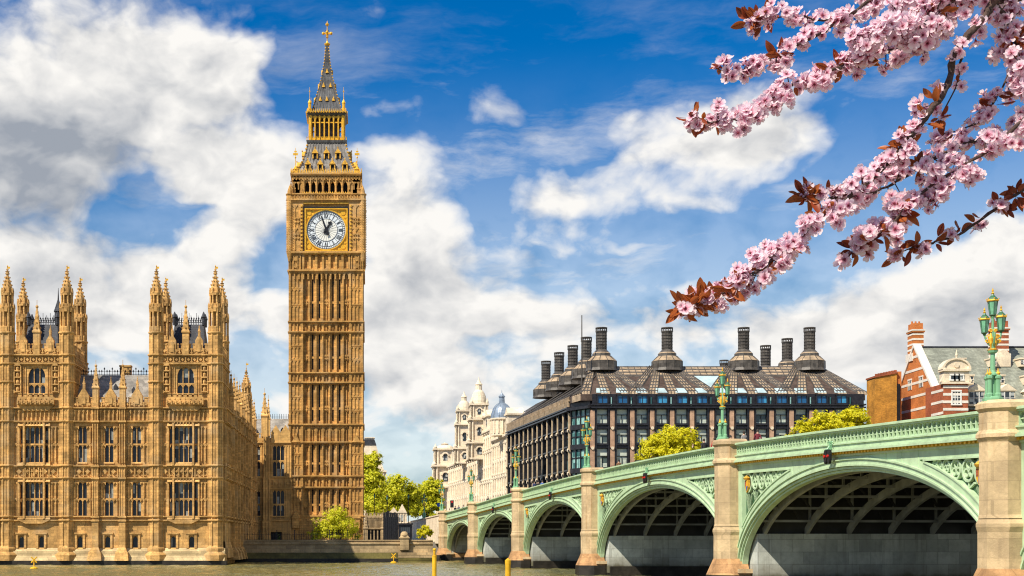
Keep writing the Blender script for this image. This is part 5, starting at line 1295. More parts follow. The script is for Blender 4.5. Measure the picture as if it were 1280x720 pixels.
m = MB(); m.box(OF, ORX - 2, ORX, -60, -.6, 3, Z_ATT + .3); m.box(OF, OLX, ORX, -66, -12, 3, Z_EAVE - 1); m.build('rear_wall', M_PBLACK, office)
m = MB(); g = MB()                                     # louvred attic along the street side
for k in range(52):
    u = .6 + 1.3 * k
    if u < OSL - .5: m.box(OS, u - .14, u + .14, .35, .8, Z_EAVE + .55, Z_ATT + .3); g.box(OS, u + .3, u + 1.0, .3, .42, Z_EAVE + .7, Z_EAVE + 1.7)
m.box(OS, 0, OSL, .3, .62, Z_EAVE + 1.75, Z_EAVE + 1.95); m.build('attic_louvres', M_PROOF, office); g.build('attic_glazing', M_BGLASS, office)
m = MB(); g = MB()                                     # corner bay, glazed from eave to street
for a, b in FL: g.box(OC, .2, OCL - .2, -.45, -.05, a, b); m.box(OC, 0, OCL, -.6, .35, a - 1.0, a); m.box(OC, 0, OCL, -.6, .1, a + (b - a) * .55 - .1, a + (b - a) * .55 + .1)
for u in lin(0, OCL, 4): m.box(OC, u - .12, u + .12, -.6, .2, 3, Z_EAVE)
m.box(OC, -.6, OCL + .6, -.8, 1.0, Z_EAVE - .25, Z_EAVE + .3); m.box(OC, 0, OCL, -.6, .25, Z_EAVE, Z_ATT + .3)
cb = m.build('corner_bay', M_PBLACK, office); g.build('glass', M_TEAL, cb)

# roof: pitched planes with raised bronze strips that fan out from each chimney
RD = 10.5; RZ = Z_RIDGE - Z_ATT
def roof_pt(f, u, t, lift): return f.p(u, .3 - RD * t - lift * .5, Z_ATT + .2 + RZ * t + lift * .85)
def roof_side(f, u0, u1, uch, spread, nst, r0, r1, half, sw_, upper=True):
    m = MB()
    vs = [roof_pt(f, u0 + r0 * 0, 0, 0), roof_pt(f, u1, 0, 0), roof_pt(f, u1 - r1, 1, 0), roof_pt(f, u0 + r0, 1, 0)]
    low = [(x, y, z - 1.2) for x, y, z in vs]; m.hexa(low + vs); rf = m.build('roof', M_PROOFD, office)
    s = MB(); sm = MB()
    def bar(ua, ta, ub, tb, w0, w1, lift=.38, nseg=1):
        s.hexa([roof_pt(f, ua - w0, ta, -.3), roof_pt(f, ua + w0, ta, -.3), roof_pt(f, ub + w1, tb, -.3), roof_pt(f, ub - w1, tb, -.3), roof_pt(f, ua - w0, ta, lift), roof_pt(f, ua + w0, ta, lift), roof_pt(f, ub + w1, tb, lift), roof_pt(f, ub - w1, tb, lift)])
        for e in (-1, -.33, .33, 1): sm.hexa([roof_pt(f, ua + e * w0 * .93 - .07, ta, 0), roof_pt(f, ua + e * w0 * .93 + .07, ta, 0), roof_pt(f, ub + e * w1 * .93 + .07, tb, 0), roof_pt(f, ub + e * w1 * .93 - .07, tb, 0), roof_pt(f, ua + e * w0 * .93 - .07, ta, lift + .2), roof_pt(f, ua + e * w0 * .93 + .07, ta, lift + .2), roof_pt(f, ub + e * w1 * .93 + .07, tb, lift + .2), roof_pt(f, ub + e * w1 * .93 - .07, tb, lift + .2)])
        for k in range(9):
            t = ta + (tb - ta) * (k + .5) / 9; u = ua + (ub - ua) * (k + .5) / 9; w = w0 + (w1 - w0) * (k + .5) / 9; e = .010
            sm.hexa([roof_pt(f, u - w, t - e, 0), roof_pt(f, u + w, t - e, 0), roof_pt(f, u + w, t + e, 0), roof_pt(f, u - w, t + e, 0), roof_pt(f, u - w, t - e, lift + .14), roof_pt(f, u + w, t - e, lift + .14), roof_pt(f, u + w, t + e, lift + .14), roof_pt(f, u - w, t + e, lift + .14)])
    for uc in uch:
        for j in range(nst):
            k = j - (nst - 1) / 2; ue = uc + k * spread
            if ue < u0 + .3 or ue > u1 - .3: continue
            bar(ue, .02, uc + k * half, 1.0, sw_, sw_ * .62)
    if upper:                                           # plain strip along the ridge
        s.hexa([roof_pt(f, u0 + r0 * .66, .66, -.3), roof_pt(f, u1 - r1 * .66, .66, -.3), roof_pt(f, u1 - r1, 1, -.3), roof_pt(f, u0 + r0, 1, -.3), roof_pt(f, u0 + r0 * .66, .66, .22), roof_pt(f, u1 - r1 * .66, .66, .22), roof_pt(f, u1 - r1, 1, .22), roof_pt(f, u0 + r0, 1, .22)])
    for k in range(int((u1 - u0 - r0 - r1) / 1.3)):
        u = u0 + r0 + 1.3 * k; sm.hexa([roof_pt(f, u - .06, .66, 0), roof_pt(f, u + .06, .66, 0), roof_pt(f, u + .06, 1, 0), roof_pt(f, u - .06, 1, 0), roof_pt(f, u - .06, .66, .4), roof_pt(f, u + .06, .66, .4), roof_pt(f, u + .06, 1, .4), roof_pt(f, u - .06, 1, .4)])
    for t in (.67, .78, .89, .985): sm.hexa([roof_pt(f, u0 + r0 * t, t - .012, 0), roof_pt(f, u1 - r1 * t, t - .012, 0), roof_pt(f, u1 - r1 * t, t + .012, 0), roof_pt(f, u0 + r0 * t, t + .012, 0), roof_pt(f, u0 + r0 * t, t - .012, .38), roof_pt(f, u1 - r1 * t, t - .012, .38), roof_pt(f, u1 - r1 * t, t + .012, .38), roof_pt(f, u0 + r0 * t, t + .012, .38)])
    st = s.build('roof_strips', M_PROOF, rf); sm.build('roof_seams', M_CHIM, rf)
    return rf
CH = [PX(x, YO + 6) for x in (755.7, 839, 936, 1019.5)]
rf = roof_side(OF, OLX - 2.0, ORX + .3, [PX(x, YO) for x in (757, 841.3, 941, 1028)], 3.95, 5, 6.0, 6.5, 1.0, .98)
RS = roof_side(OS, -1.5, OSL, [8, 21, 34, 47, 60], 2.6, 5, 6.0, OSL - OS.u_of(668, -10), 1.3, .62)
# hip between the two roof planes, over the chamfered corner
a0, a1 = Vector(roof_pt(OS, -1.5, 0, 0)), Vector(roof_pt(OS, 4.5, 1, 0)); b0, b1 = Vector(roof_pt(OF, OLX - 2, 0, 0)), Vector(roof_pt(OF, OLX + 4, 1, 0))
m = MB(); q = [a0, b0, b1, a1]; m.hexa([tuple(v + Vector((0, 0, -1.2))) for v in q] + [tuple(v) for v in q]); hp = m.build('roof_hip', M_PROOF, office)
m = MB()
for t in (0, .25, .5, .75, 1): m.tube([a0.lerp(b0, t) + Vector((0, 0, .2)), a1.lerp(b1, t) + Vector((0, 0, .2))], .13, 4)
for t in lin(.1, .95, 7): m.tube([a0.lerp(a1, t) + Vector((0, 0, .1)), b0.lerp(b1, t) + Vector((0, 0, .1))], .06, 4)
m.build('hip_ribs', M_CHIM, hp)
m = MB(); tp = [roof_pt(OF, OLX + 4, 1, -.2), roof_pt(OF, ORX - 6.2, 1, -.2), (ORX - 6.2, 345, Z_RIDGE + .1), roof_pt(OS, OS.u_of(668, -10), 1, -.2), roof_pt(OS, 4.5, 1, -.2)]
m.add(tp + [(x, y, z - .5) for x, y, z in tp], [(0, 1, 2, 3, 4), (9, 8, 7, 6, 5), (0, 5, 6, 1), (1, 6, 7, 2), (2, 7, 8, 3), (3, 8, 9, 4), (4, 9, 5, 0)]); m.build('flat_roof', M_CHIM, office)
# attic windows: blue panes with sloping glass above, black cheeks
for i, u in enumerate(fw[:13]):
    m = MB(); z0, z1 = oz(504), oz(495); m.box(OF, u - 1.15, u - .95, -.2, .7, z0 - .2, z1 + .25); m.box(OF, u + .95, u + 1.15, -.2, .7, z0 - .2, z1 + .25); m.box(OF, u - 1.15, u + 1.15, -.2, .72, z1, z1 + .28); m.box(OF, u - .04, u + .04, .36, .5, z0, z1); m.box(OF, u - 1.15, u + 1.15, .3, .6, z0 - .25, z0)
    w = m.build('attic_window', M_PBLACK, office); g = MB(); g.box(OF, u - .95, u + .95, .30, .40, z0, z1); g.build('glass', M_BGLASS, w)
    g = MB(); g.hexa([roof_pt(OF, u - 1.15, .02, .3), roof_pt(OF, u + 1.15, .02, .3), roof_pt(OF, u + .85, .17, .3), roof_pt(OF, u - .85, .17, .3), roof_pt(OF, u - 1.15, .02, .42), roof_pt(OF, u + 1.15, .02, .42), roof_pt(OF, u + .85, .17, .42), roof_pt(OF, u - .85, .17, .42)]); g.build('sloping_glass', M_SLOPEG, w)
    s = MB(); u2 = u + 12.4 * YO / F; s.box(OF, u2 - .3, u2 - .12, .3, .55, z0 - .6, z1 - .3); s.build('attic_slot', M_TEAL, w)
m = MB(); uu = PX(887, YO)                             # big triangular roof light between two fans
m.add([roof_pt(OF, PX(877, YO), .64, .28), roof_pt(OF, PX(916, YO), .64, .28), roof_pt(OF, PX(900, YO), .2, .28), roof_pt(OF, PX(893, YO), .2, .28), roof_pt(OF, PX(877, YO), .64, .2), roof_pt(OF, PX(916, YO), .64, .2), roof_pt(OF, PX(900, YO), .2, .2), roof_pt(OF, PX(893, YO), .2, .2)], [(0, 1, 2, 3), (7, 6, 5, 4), (0, 4, 5, 1), (1, 5, 6, 2), (2, 6, 7, 3), (3, 7, 4, 0)]); m.build('roof_light', M_SLOPEG, office)
def vent_chimney(x, y, z0, k=1.0):
    """octagonal stepped base, ribbed shaft and slotted cowl"""
    m = MB(); m.lathe(x, y, [(3.3 * k, z0 - .5), (3.1 * k, z0 + .1), (3.1 * k, z0 + 1.45 * k), (3.0 * k, z0 + 1.5 * k), (1.95 * k, z0 + 2.55 * k), (1.9 * k, z0 + 2.5 * k), (1.85 * k, z0 + 3.1 * k), (1.1 * k, z0 + 3.9 * k)], 12)
    for i in range(12): a = math.pi / 12 + i * math.pi / 6; m.tube([(x + 3.1 * k * math.cos(a), y + 3.1 * k * math.sin(a), z0), (x + 3.1 * k * math.cos(a), y + 3.1 * k * math.sin(a), z0 + 1.5 * k), (x + 1.95 * k * math.cos(a), y + 1.95 * k * math.sin(a), z0 + 2.6 * k)], .08, 4)
    c = m.build('chimney', M_CHIM, office)
    m = MB(); m.lathe(x, y, [(3.14 * k, z0 + 1.5 * k), (2.0 * k, z0 + 2.5 * k)], 12); m.lathe(x, y, [(1.87 * k, z0 + 3.1 * k), (1.2 * k, z0 + 3.75 * k)], 12); m.build('base_skirt', M_PROOF, c)
    zt = oz(400.5) if z0 > 30 else z0 + 9; m = MB(); m.lathe(x, y, [(1.05 * k, z0 + 3.6 * k), (1.05 * k, zt - .75)], 14)
    for zz in lin(z0 + 4.2, zt - 1.0, 5): m.lathe(x, y, [(1.08 * k, zz), (1.16 * k, zz + .04), (1.16 * k, zz + .14), (1.08 * k, zz + .18)], 14)
    for i in range(14): a = math.pi / 14 + i * math.pi / 7; m.tube([(x + 1.06 * k * math.cos(a), y + 1.06 * k * math.sin(a), z0 + 3.8), (x + 1.06 * k * math.cos(a), y + 1.06 * k * math.sin(a), zt - .8)], .05, 4)
    m.build('shaft', M_CHIM, c)
    m = MB(); m.lathe(x, y, [(1.22 * k, zt - .85), (1.22 * k, zt - .68)], 14); m.lathe(x, y, [(1.22 * k, zt - .12), (1.22 * k, zt + .04)], 14)
    for i in range(14): a = math.pi / 14 + i * math.pi / 7; m.tube([(x + 1.12 * k * math.cos(a), y + 1.12 * k * math.sin(a), zt - .7), (x + 1.12 * k * math.cos(a), y + 1.12 * k * math.sin(a), zt - .1)], .07, 4)
    m.build('cowl', M_CHIM, c)
for x in CH: vent_chimney(x, YO + 10, Z_RIDGE - .1)
for px_, Y in ((733, 309), (716, 322), (699, 334), (682.5, 350), (957, 322), (984, 311)): vent_chimney(PX(px_, Y), Y, Z_RIDGE - .1)
vent_chimney(PX(905, 348), 348, Z_RIDGE - 3.4, .9)
m = MB(); x = PX(727.3, 291); m.tube([(x, 291, Z_ATT - 1), (x, 291, PZ(394, 291))], [.2, .1], 8); m.build('flagpole', M_CHIM, office)

# ------------------------------------------------------------------ striped brick building, ochre wall
brick = root('brick_building', 'red brick building with white stripes, steep gable, grey slate roof and tall striped chimneys', 'building', (125, 300, 3.3))
GX, YE, YRI, ZE, ZR = 112.0, 281.3, 295.2, 29.5, 43.1
def stripes(f, pts, z0, z1, step, d, h=.55, off=.0):
    """white stone courses across a wall; pts(z) gives the wall's extent at that height"""
    m = MB(); z = z0 + off
    while z < z1:
        a, b = pts(z); c, e = pts(z + h)
        if b - a > .6: m.prism(f, [(a, z), (b, z), (e, z + h), (c, z + h)], -.1, d)
        z += step
    return m
f = Fr((GX, 0), (0, 1), (-1, 0)); yf = 2 * YRI - YE
m = MB(); m.prism(f, [(YE, 3), (yf, 3), (yf, ZE), (YRI, ZR), (YE, ZE)], -1.2, 0); m.build('gable_wall', M_BRICKO, brick)
ext = lambda z: (YE, yf) if z < ZE else (YE + (z - ZE) * (YRI - YE) / (ZR - ZE), yf - (z - ZE) * (YRI - YE) / (ZR - ZE))
stripes(f, ext, 22, 42, 2.7, .06, .5).build('stone_stripes', M_BANDW, brick)
m = MB()
for s in (1, -1):
    a = YE if s > 0 else yf; m.prism(f, [(a, ZE - .1), (a - s * .4, ZE + .35), (YRI, ZR + .75), (YRI, ZR + .1)][::s], -1.3, .25)
m.build('gable_coping', M_BANDW, brick)
for y in (291.5, 297.5): 
    m = MB(); m.box(f, y - 1.0, y - .8, 0, .12, 34.6, 36.6); m.box(f, y + .8, y + 1.0, 0, .12, 34.6, 36.6); m.box(f, y - 1.1, y + 1.1, 0, .15, 36.6, 36.9); m.box(f, y - .06, y + .06, .02, .1, 34.6, 36.6); w = m.build('window', M_BANDW, brick); g = MB(); g.box(f, y - .8, y + .8, .01, .05, 34.6, 36.6); g.build('glass', M_NGLASS, w)
X1 = 165.0; m = MB(); p = [(GX + .4, YE - .6, ZE - .4), (X1, YE - .6, ZE - .4), (X1, YRI, ZR), (GX + .4, YRI, ZR), (X1, yf, ZE), (GX + .4, yf, ZE)]
m.add(p, [(0, 1, 2, 3), (3, 2, 4, 5), (0, 3, 5), (1, 4, 2), (0, 5, 4, 1)]); rf = m.build('roof', M_SLATEG, brick)
m = MB(); m.tube([(GX, YRI, ZR + .1), (X1, YRI, ZR + .1)], .22, 6); m.build('ridge', M_SLATE, rf)
m = MB(); m.wbox(GX + 1, X1, YE, yf, 3, ZE - .5); m.build('wall', M_BRICK, brick)
FFm = Fr((0, YE), (1, 0), (0, -1)); stripes(FFm, lambda z: (GX + 1.2, X1), 8, ZE - 1, 1.3, .05, .4).build('stone_stripes', M_BANDW, brick)
def striped_chimney(x0, x1, y0, y1, z0, z1):
    m = MB(); m.wbox(x0, x1, y0, y1, z0, z1 - 1.2); m.wbox(x0 - .2, x1 + .2, y0 - .2, y1 + .2, z1 - 1.9, z1 - 1.6); m.wbox(x0 + .1, x1 - .1, y0 + .1, y1 - .1, z1 - 1.2, z1); c = m.build('chimney', M_BRICK if x0 > 120 else M_BRICKO, brick)
    b = MB(); z = z0 + 2.2
    while z < z1 - 2.2: b.wbox(x0 - .05, x1 + .05, y0 - .05, y1 + .05, z, z + .38); z += 1.05
    b.wbox(x0 - .3, x1 + .3, y0 - .3, y1 + .3, z0, z0 + 1.6); b.wbox(x0 - .28, x1 + .28, y0 - .28, y1 + .28, z1 - 1.6, z1 - 1.3); b.build('stone_courses', M_BANDW, c)
    t = MB()
    for i in range(3): x = x0 + (x1 - x0) * (i + .5) / 3; t.lathe(x, (y0 + y1) / 2, [(.22, z1 - .05), (.18, z1 + .55)], 8)
    t.build('chimney_pot', M_BRICKO, c)
striped_chimney(GX + .1, GX + 2.3, 296.2, 299.2, 40.5, PZ(404.5, 297))
cx0, cx1 = PX(1243.5, 291), PX(1261, 291); striped_chimney(cx0, cx1, 291, 294, PZ(452, 291), PZ(401, 291))
m = MB(); fz = Fr((0, 290.6), (1, 0), (0, -1)); c = (cx0 + cx1) / 2; m.prism(fz, [(c - 1.5, PZ(458, 290)), (c + 1.5, PZ(458, 290)), (c + 1.5, PZ(446, 290))] + [(c + 1.5 * math.cos(t * math.pi / 10), PZ(446, 290) + 1.4 * math.sin(t * math.pi / 10)) for t in range(1, 10)] + [(c - 1.5, PZ(446, 290))], -1.6, .3); m.build('chimney_base', M_WHITE, brick)
m = MB(); m.wbox(PX(1208, 300), PX(1226, 300), 299, 302, 41, PZ(434, 300)); m.build('rear_chimney', M_BRICK, brick)
# projecting bay with rounded pediment
BX0, BX1, BY = 111.5, PX(1210, 279), 279.0; f = Fr((0, BY), (1, 0), (0, -1)); bz = lambda y: PZ(y, BY)
m = MB(); m.box(f, BX0, BX1, -9, 0, 3, bz(479.5)); m.build('bay_wall', M_BRICK, brick)
stripes(f, lambda z: (BX0 - .04, BX1 + .04), bz(560), bz(482), 1.45, .06, .5).build('stone_stripes', M_BANDW, brick)
LS = Fr((BX0, 0), (0, 1), (-1, 0)); stripes(LS, lambda z: (BY + .1, BY + 6), bz(560), bz(482), 2.2, .05, .5).build('stone_stripes', M_BANDW, brick)
c = (BX0 + BX1) / 2 + .1; m = MB(); m.box(f, BX0 - .4, BX1 + .4, -1, .4, bz(480), bz(477.5)); m.box(f, c - 2.4, c + 2.4, -2.2, .2, bz(477.5), bz(464)); m.box(f, c - 2.7, c + 2.7, -2.2, .5, bz(464), bz(461.5))
m.prism(f, [(c - 2.5, bz(461.5)), (c + 2.5, bz(461.5))] + [(c + 2.5 * math.cos(t * math.pi / 12), bz(461.5) + 1.95 * math.sin(t * math.pi / 12)) for t in range(1, 12)], -2.0, .1)
for t in range(12):
    a0, a1 = t * math.pi / 12, (t + 1) * math.pi / 12; m.prism(f, [(c + q * math.cos(a), bz(461.5) + q * .78 * math.sin(a)) for q, a in ((2.4, a0), (2.8, a0), (2.8, a1), (2.4, a1))], -2.0, .35)
q = f.p(c, .1, 0); m.lathe(q[0], q[1], [(.22, bz(450)), (.15, bz(446)), (.24, bz(444)), (.04, bz(437))], 8)
for s in (-1, 1): q = f.p(c + s * 2.3, .1, 0); m.lathe(q[0], q[1], [(.28, bz(464)), (.3, bz(461)), (.1, bz(458))], 8); m.prism(f, [(c + s * 2.4, bz(477)), (c + s * 3.1, bz(477)), (c + s * 2.4, bz(468))][::s], -.4, .1)
m.prism(f, [(c + .5 * math.cos(t * math.pi / 5), bz(456.5) + .5 * math.sin(t * math.pi / 5)) for t in range(10)], .1, .3)
m.build('pediment', M_WHITE, brick)
def sash(par, f, u, z0, z1, hw, d, bars=(2, 3), name='window'):
    m = MB(); m.box(f, u - hw - .25, u - hw, d - .2, d + .12, z0 - .2, z1 + .2); m.box(f, u + hw, u + hw + .25, d - .2, d + .12, z0 - .2, z1 + .2); m.box(f, u - hw - .25, u + hw + .25, d - .2, d + .16, z1, z1 + .3); m.box(f, u - hw - .3, u + hw + .3, d - .2, d + .2, z0 - .25, z0)
    for i in range(1, bars[0]): a = u - hw + 2 * hw * i / bars[0]; m.box(f, a - .06, a + .06, d - .1, d + .06, z0, z1)
    for i in range(1, bars[1]): a = z0 + (z1 - z0) * i / bars[1]; m.box(f, u - hw, u + hw, d - .1, d + .05, a - .05, a + .05)
    w = m.build(name, M_WFRAME, par); g = MB(); g.box(f, u - hw, u + hw, d - .12, d + .02, z0, z1); g.build('glass', M_NGLASS, w); return w
sash(brick, f, c, bz(505), bz(489.5), .75, .02, (3, 4)); 
for s in (-1, 0, 1): sash(brick, f, c + s * .85, bz(474.5), bz(469.5), .3, .22, (1, 1))
# dormers: lower row with pediments, small upper row
def dormer(x, y0, y1, w, Y, ped):
    z0, z1 = PZ(y0, Y), PZ(y1, Y); f = Fr((0, Y), (1, 0), (0, -1)); u = PX(x, Y); m = MB()
    m.box(f, u - w, u + w, -5, 0, z0 - .4, z1 + .25); 
    if ped: m.prism(f, [(u - w - .35, z1 + .25), (u + w + .35, z1 + .25), (u, z1 + 1.6)], -5.5, .25)
    else: m.box(f, u - w - .15, u + w + .15, -3, .2, z1 + .2, z1 + .45)
    d = m.build('dormer', M_WHITE, rf); g = MB(); g.box(f, u - w + .18, u + w - .18, -.05, .04, z0, z1); g.build('glass', M_NGLASS, d); b = MB()
    for k in range(1, 3 if ped else 2): a = u - w + 2 * w * k / (3 if ped else 2); b.box(f, a - .07, a + .07, .03, .1, z0, z1)
    b.box(f, u - w, u + w, .03, .1, (z0 + z1) / 2 - .05, (z0 + z1) / 2 + .05); b.build('glazing_bars', M_WFRAME, d)
for x in (1220.5, 1259, 1298): dormer(x, 505, 490, 1.55, 280.7, True)
for x in (1212.5, 1251, 1288): dormer(x, 478, 471, .75, 284.6, False)
for x in (1203.5, 1242, 1279): dormer(x, 455.5, 450, .6, 289.3, False)
ochre = root('plain_brick_block', 'windowless ochre stock brick block standing left of the striped gable', 'building', (PX(1103, 296), 300, 3.3))
f = Fr((0, 294), (1, 0), (0, -1)); a, b = PX(1094, 294), PX(1121, 294); za, zb_ = PZ(472, 294), PZ(466.5, 294)
m = MB(); m.prism(f, [(a, 3), (b, 3), (b, zb_), (a, za)], -5, 0); m.build('wall', M_OCHRE, ochre); m = MB(); m.prism(f, [(a - .15, za), (b + .15, zb_), (b + .15, zb_ + .35), (a - .15, za + .35)], -5.2, .2)
for i in range(8): u = a + (b - a) * (i + .5) / 8; zz = za + (zb_ - za) * (i + .5) / 8; m.box(f, u - .25, u + .25, -.3, .1, zz + .35, zz + .7)
m.build('coping', M_BRICK, ochre); m = MB(); m.box(f, b, b + 1.1, -4.8, -.4, 3, zb_ + .4); m.build('pier', M_BRICKO, ochre)
m = MB(); m.box(f, b + .1, b + .75, -.4, -.1, 3, PZ(480, 294)); m.build('downpipe', M_BLACK, ochre)

# ------------------------------------------------------------------ white stone offices with domed towers
white = root('stone_building', 'white Portland stone building with two domed towers and a blue lead dome', 'building', (34, 420, 3.3))
WF = Fr((PX(638, 388), 388.0), (-.0886, .996), (-.996, -.0886)); wu = lambda x: WF.u_of(x)
def Yw(u): return WF.p(u, 0, 0)[1]
def classical(f, u0, u1, z0, z1, bay, d, name='wall', win=True, order=True):
    m = MB(); n = max(1, round((u1 - u0) / bay)); st = (u1 - u0) / n; m.box(f, u0, u1, -10, d - .5, z0, z1); nf = max(1, round((z1 - z0 - 2) / 4.6)); fh = (z1 - z0 - 2) / nf; holes = []
    for j in range(nf):
        for i in range(n): u = u0 + st * (i + .5); holes.append((u - st * .2, u + st * .2, z0 + fh * j + 1.0, z0 + fh * (j + .82)))
    grid_wall(m, f, u0, u1, z0, z1, holes, d - .5, d)
    for j in range(nf + 1): z = z0 + fh * j; m.box(f, u0 - .2, u1 + .2, d - .2, d + .35, z - .1, z + .35)
    m.box(f, u0 - .6, u1 + .6, -10, d + .9, z1 - .75, z1 - .3); m.box(f, u0 - .4, u1 + .4, -10, d + .6, z1 - .3, z1); m.box(f, u0 - .1, u1 + .1, -.6, d + .1, z1, z1 + 1.0)
    for i in range(int((u1 - u0) / .9)): u = u0 + .45 + .9 * i; m.box(f, u - .2, u + .2, d, d + .7, z1 - 1.05, z1 - .75)
    for h in holes: m.box(f, h[0] - .3, h[0], d, d + .2, h[2] - .3, h[3] + .2); m.box(f, h[1], h[1] + .3, d, d + .2, h[2] - .3, h[3] + .2); m.prism(f, [(h[0] - .5, h[3] + .2), (h[1] + .5, h[3] + .2), ((h[0] + h[1]) / 2, h[3] + .95)], d, d + .45); m.box(f, h[0] - .4, h[1] + .4, d, d + .4, h[2] - .5, h[2] - .2)
    if order:
        for i in range(n + 1):
            u = u0 + st * i
            for j in range(0, nf, 2): q = f.p(u, d + .25, 0); za = z0 + fh * j + .4; zb = min(z1 - 1.1, z0 + fh * (j + 2) - .1); m.lathe(q[0], q[1], [(.5, za), (.5, za + .4), (.36, za + .5), (.32, zb - .6), (.5, zb - .3), (.5, zb)], 8)
    w = m.build(name, M_WHITE, white)
    for h in holes:
        g = MB(); g.box(f, h[0], h[1], d - .5, d - .38, h[2], h[3]); g.box(f, (h[0] + h[1]) / 2 - .06, (h[0] + h[1]) / 2 + .06, d - .38, d - .3, h[2], h[3]); o = g.build('window', M_NGLASS, w)
    return w
uA, uB, uC, uD = 0.0, wu(617), wu(601), wu(547)
EF = Fr(WF.p(0, 0, 0), (1, 0.02), (0.02, -1))        # the end that faces the river
classical(EF, -.2, 16, 3.3, PZ(566, 388), 3.6, .3)
classical(WF, uA, uB, 3.3, PZ(545, 402), 3.8, 0)
classical(WF, uB + .7, uC, 3.3, PZ(538, 425), 3.8, .0)
classical(WF, uC, uD, 3.3, PZ(580, 490), 4.2, .2)
def mansard(f, u0, u1, z0, z1, dep):
    m = MB(); p = f.p; m.hexa([p(u0, -.8, z0), p(u1, -.8, z0), p(u1, -9, z0), p(u0, -9, z0), p(u0 + 2, -dep, z1), p(u1 - 2, -dep, z1), p(u1 - 2, -7.5, z1), p(u0 + 2, -7.5, z1)]); return m.build('mansard_roof', M_SLATEG, white)
mansard(WF, uA, uB, PZ(545, 402) + .5, PZ(521, 402), 3.4)
for x, yb, yt in ((635.5, 548, 517), (604.5, 540, 521), (620, 545, 527), (610, 540, 519)):
    u = wu(x); Y = Yw(u); m = MB(); m.box(WF, u - 2.0, u + 2.0, -4.2, .4, PZ(yb, Y), PZ(yt, Y)); m.box(WF, u - 2.4, u + 2.4, -4.4, .8, PZ(yt, Y) - .5, PZ(yt, Y)); m.prism(WF, [(u - 2.2, PZ(yt, Y)), (u + 2.2, PZ(yt, Y)), (u, PZ(yt, Y) + 1.6)], -4, .6); w = m.build('attic_block', M_WHITE, white); g = MB(); g.box(WF, u - .7, u + .7, .4, .46, PZ(yb, Y) + 1.5, PZ(yb, Y) + 4); g.build('window', M_NGLASS, w)
def stone_tower(x, Y, base_y, w, tiers, dome, cup):
    """square tower in stages with corner columns, round openings, small dome and cupola"""
    X = PX(x, Y); k = F / Y; fr = [Fr((X, Y), u, n) for u, n in (((1, 0), (0, -1)), ((0, 1), (1, 0)), ((-1, 0), (0, 1)), ((0, -1), (-1, 0)))]; m = MB(); v = MB(); zprev = PZ(base_y, Y)
    for (yt, hw) in tiers:
        z1 = PZ(yt, Y); m.wbox(X - hw * .86, X + hw * .86, Y - hw * .86, Y + hw * .86, zprev, z1)
        for f in fr:
            for s in (-1, 1):
                for q in (.92, .66): c = f.p(s * hw * q, hw * .92, 0); m.lathe(c[0], c[1], [(hw * .13, zprev), (hw * .1, zprev + .6), (hw * .09, z1 - .8), (hw * .13, z1 - .5)], 8)
            m.box(f, -hw * 1.08, hw * 1.08, hw * .5, hw * 1.1, z1 - .55, z1 - .1); m.box(f, -hw * 1.0, hw * 1.0, hw * .5, hw * .98, zprev, zprev + .6)
            for t in range(8): a0, a1 = t * math.pi / 8, (t + 1) * math.pi / 8; q0, q1 = hw * .22, hw * .36; zc = zprev + (z1 - zprev) * .55; m.prism(f, [(r_ * math.cos(a), zc + r_ * math.sin(a)) for r_, a in ((q0, a0), (q1, a0), (q1, a1), (q0, a1))], hw * .8, hw * .98)
            zc = zprev + (z1 - zprev) * .55; v.prism(f, [(-hw * .2, zprev + (z1 - zprev) * .28), (hw * .2, zprev + (z1 - zprev) * .28), (hw * .2, zc)] + [(hw * .2 * math.cos(t * math.pi / 8), zc + hw * .2 * math.sin(t * math.pi / 8)) for t in range(1, 8)] + [(-hw * .2, zc)], hw * .8, hw * .88)
        for sx in (-1, 1):
            for sy in (-1, 1): m.lathe(X + sx * hw * .9, Y + sy * hw * .9, [(hw * .14, z1 - .1), (hw * .17, z1 + .5), (hw * .1, z1 + .8), (.04, z1 + 1.6)], 8)
        zprev = z1 - .1
    t = m.build('tower', M_WHITE, white); v.build('opening', M_NGLASS, t); m = MB(); zd = PZ(dome[0], Y); r = dome[1]; hgt = zd - zprev
    m.lathe(X, Y, [(r * 1.1, zprev), (r * 1.1, zprev + .3), (r, zprev + .4)] + [(r * math.cos(a * math.pi / 16), zprev + .4 + (hgt - .4) * math.sin(a * math.pi / 16)) for a in range(1, 8)], 16); zc = PZ(cup, Y)
    m.lathe(X, Y, [(r * .42, zd - .4), (r * .42, zd + (zc - zd) * .3), (r * .5, zd + (zc - zd) * .34), (r * .3, zd + (zc - zd) * .5), (r * .1, zd + (zc - zd) * .75), (.05, zc)], 10); m.build('dome', M_WHITE, t)
stone_tower(598.5, 432, 575, 3.3, ((553, 3.5), (524, 3.0), (505, 2.6)), (486, 2.35), 471)
stone_tower(580, 462, 580, 3.2, ((560, 3.3), (530, 2.8), (513, 2.4)), (500, 2.1), 489)
stone_tower(556, 505, 610, 4.2, ((582, 4.3), (561, 3.8)), (556, 3.0), 553)
X, Y = PX(627.3, 398), 398.0; wz = lambda y: PZ(y, Y); m = MB(); m.lathe(X, Y, [(3.1, wz(545)), (3.1, wz(526)), (3.4, wz(525)), (3.4, wz(523.5)), (3.0, wz(523))], 16)
for i in range(16): a = i * math.pi / 8; m.lathe(X + 3.15 * math.cos(a), Y + 3.15 * math.sin(a), [(.25, wz(542)), (.2, wz(527)), (.3, wz(526))], 6)
dr = m.build('dome_drum', M_WHITE, white); m = MB(); m.lathe(X, Y, [(3.0 * math.cos(a * math.pi / 18), wz(523) + 4.3 * math.sin(a * math.pi / 18)) for a in range(0, 9)], 20)
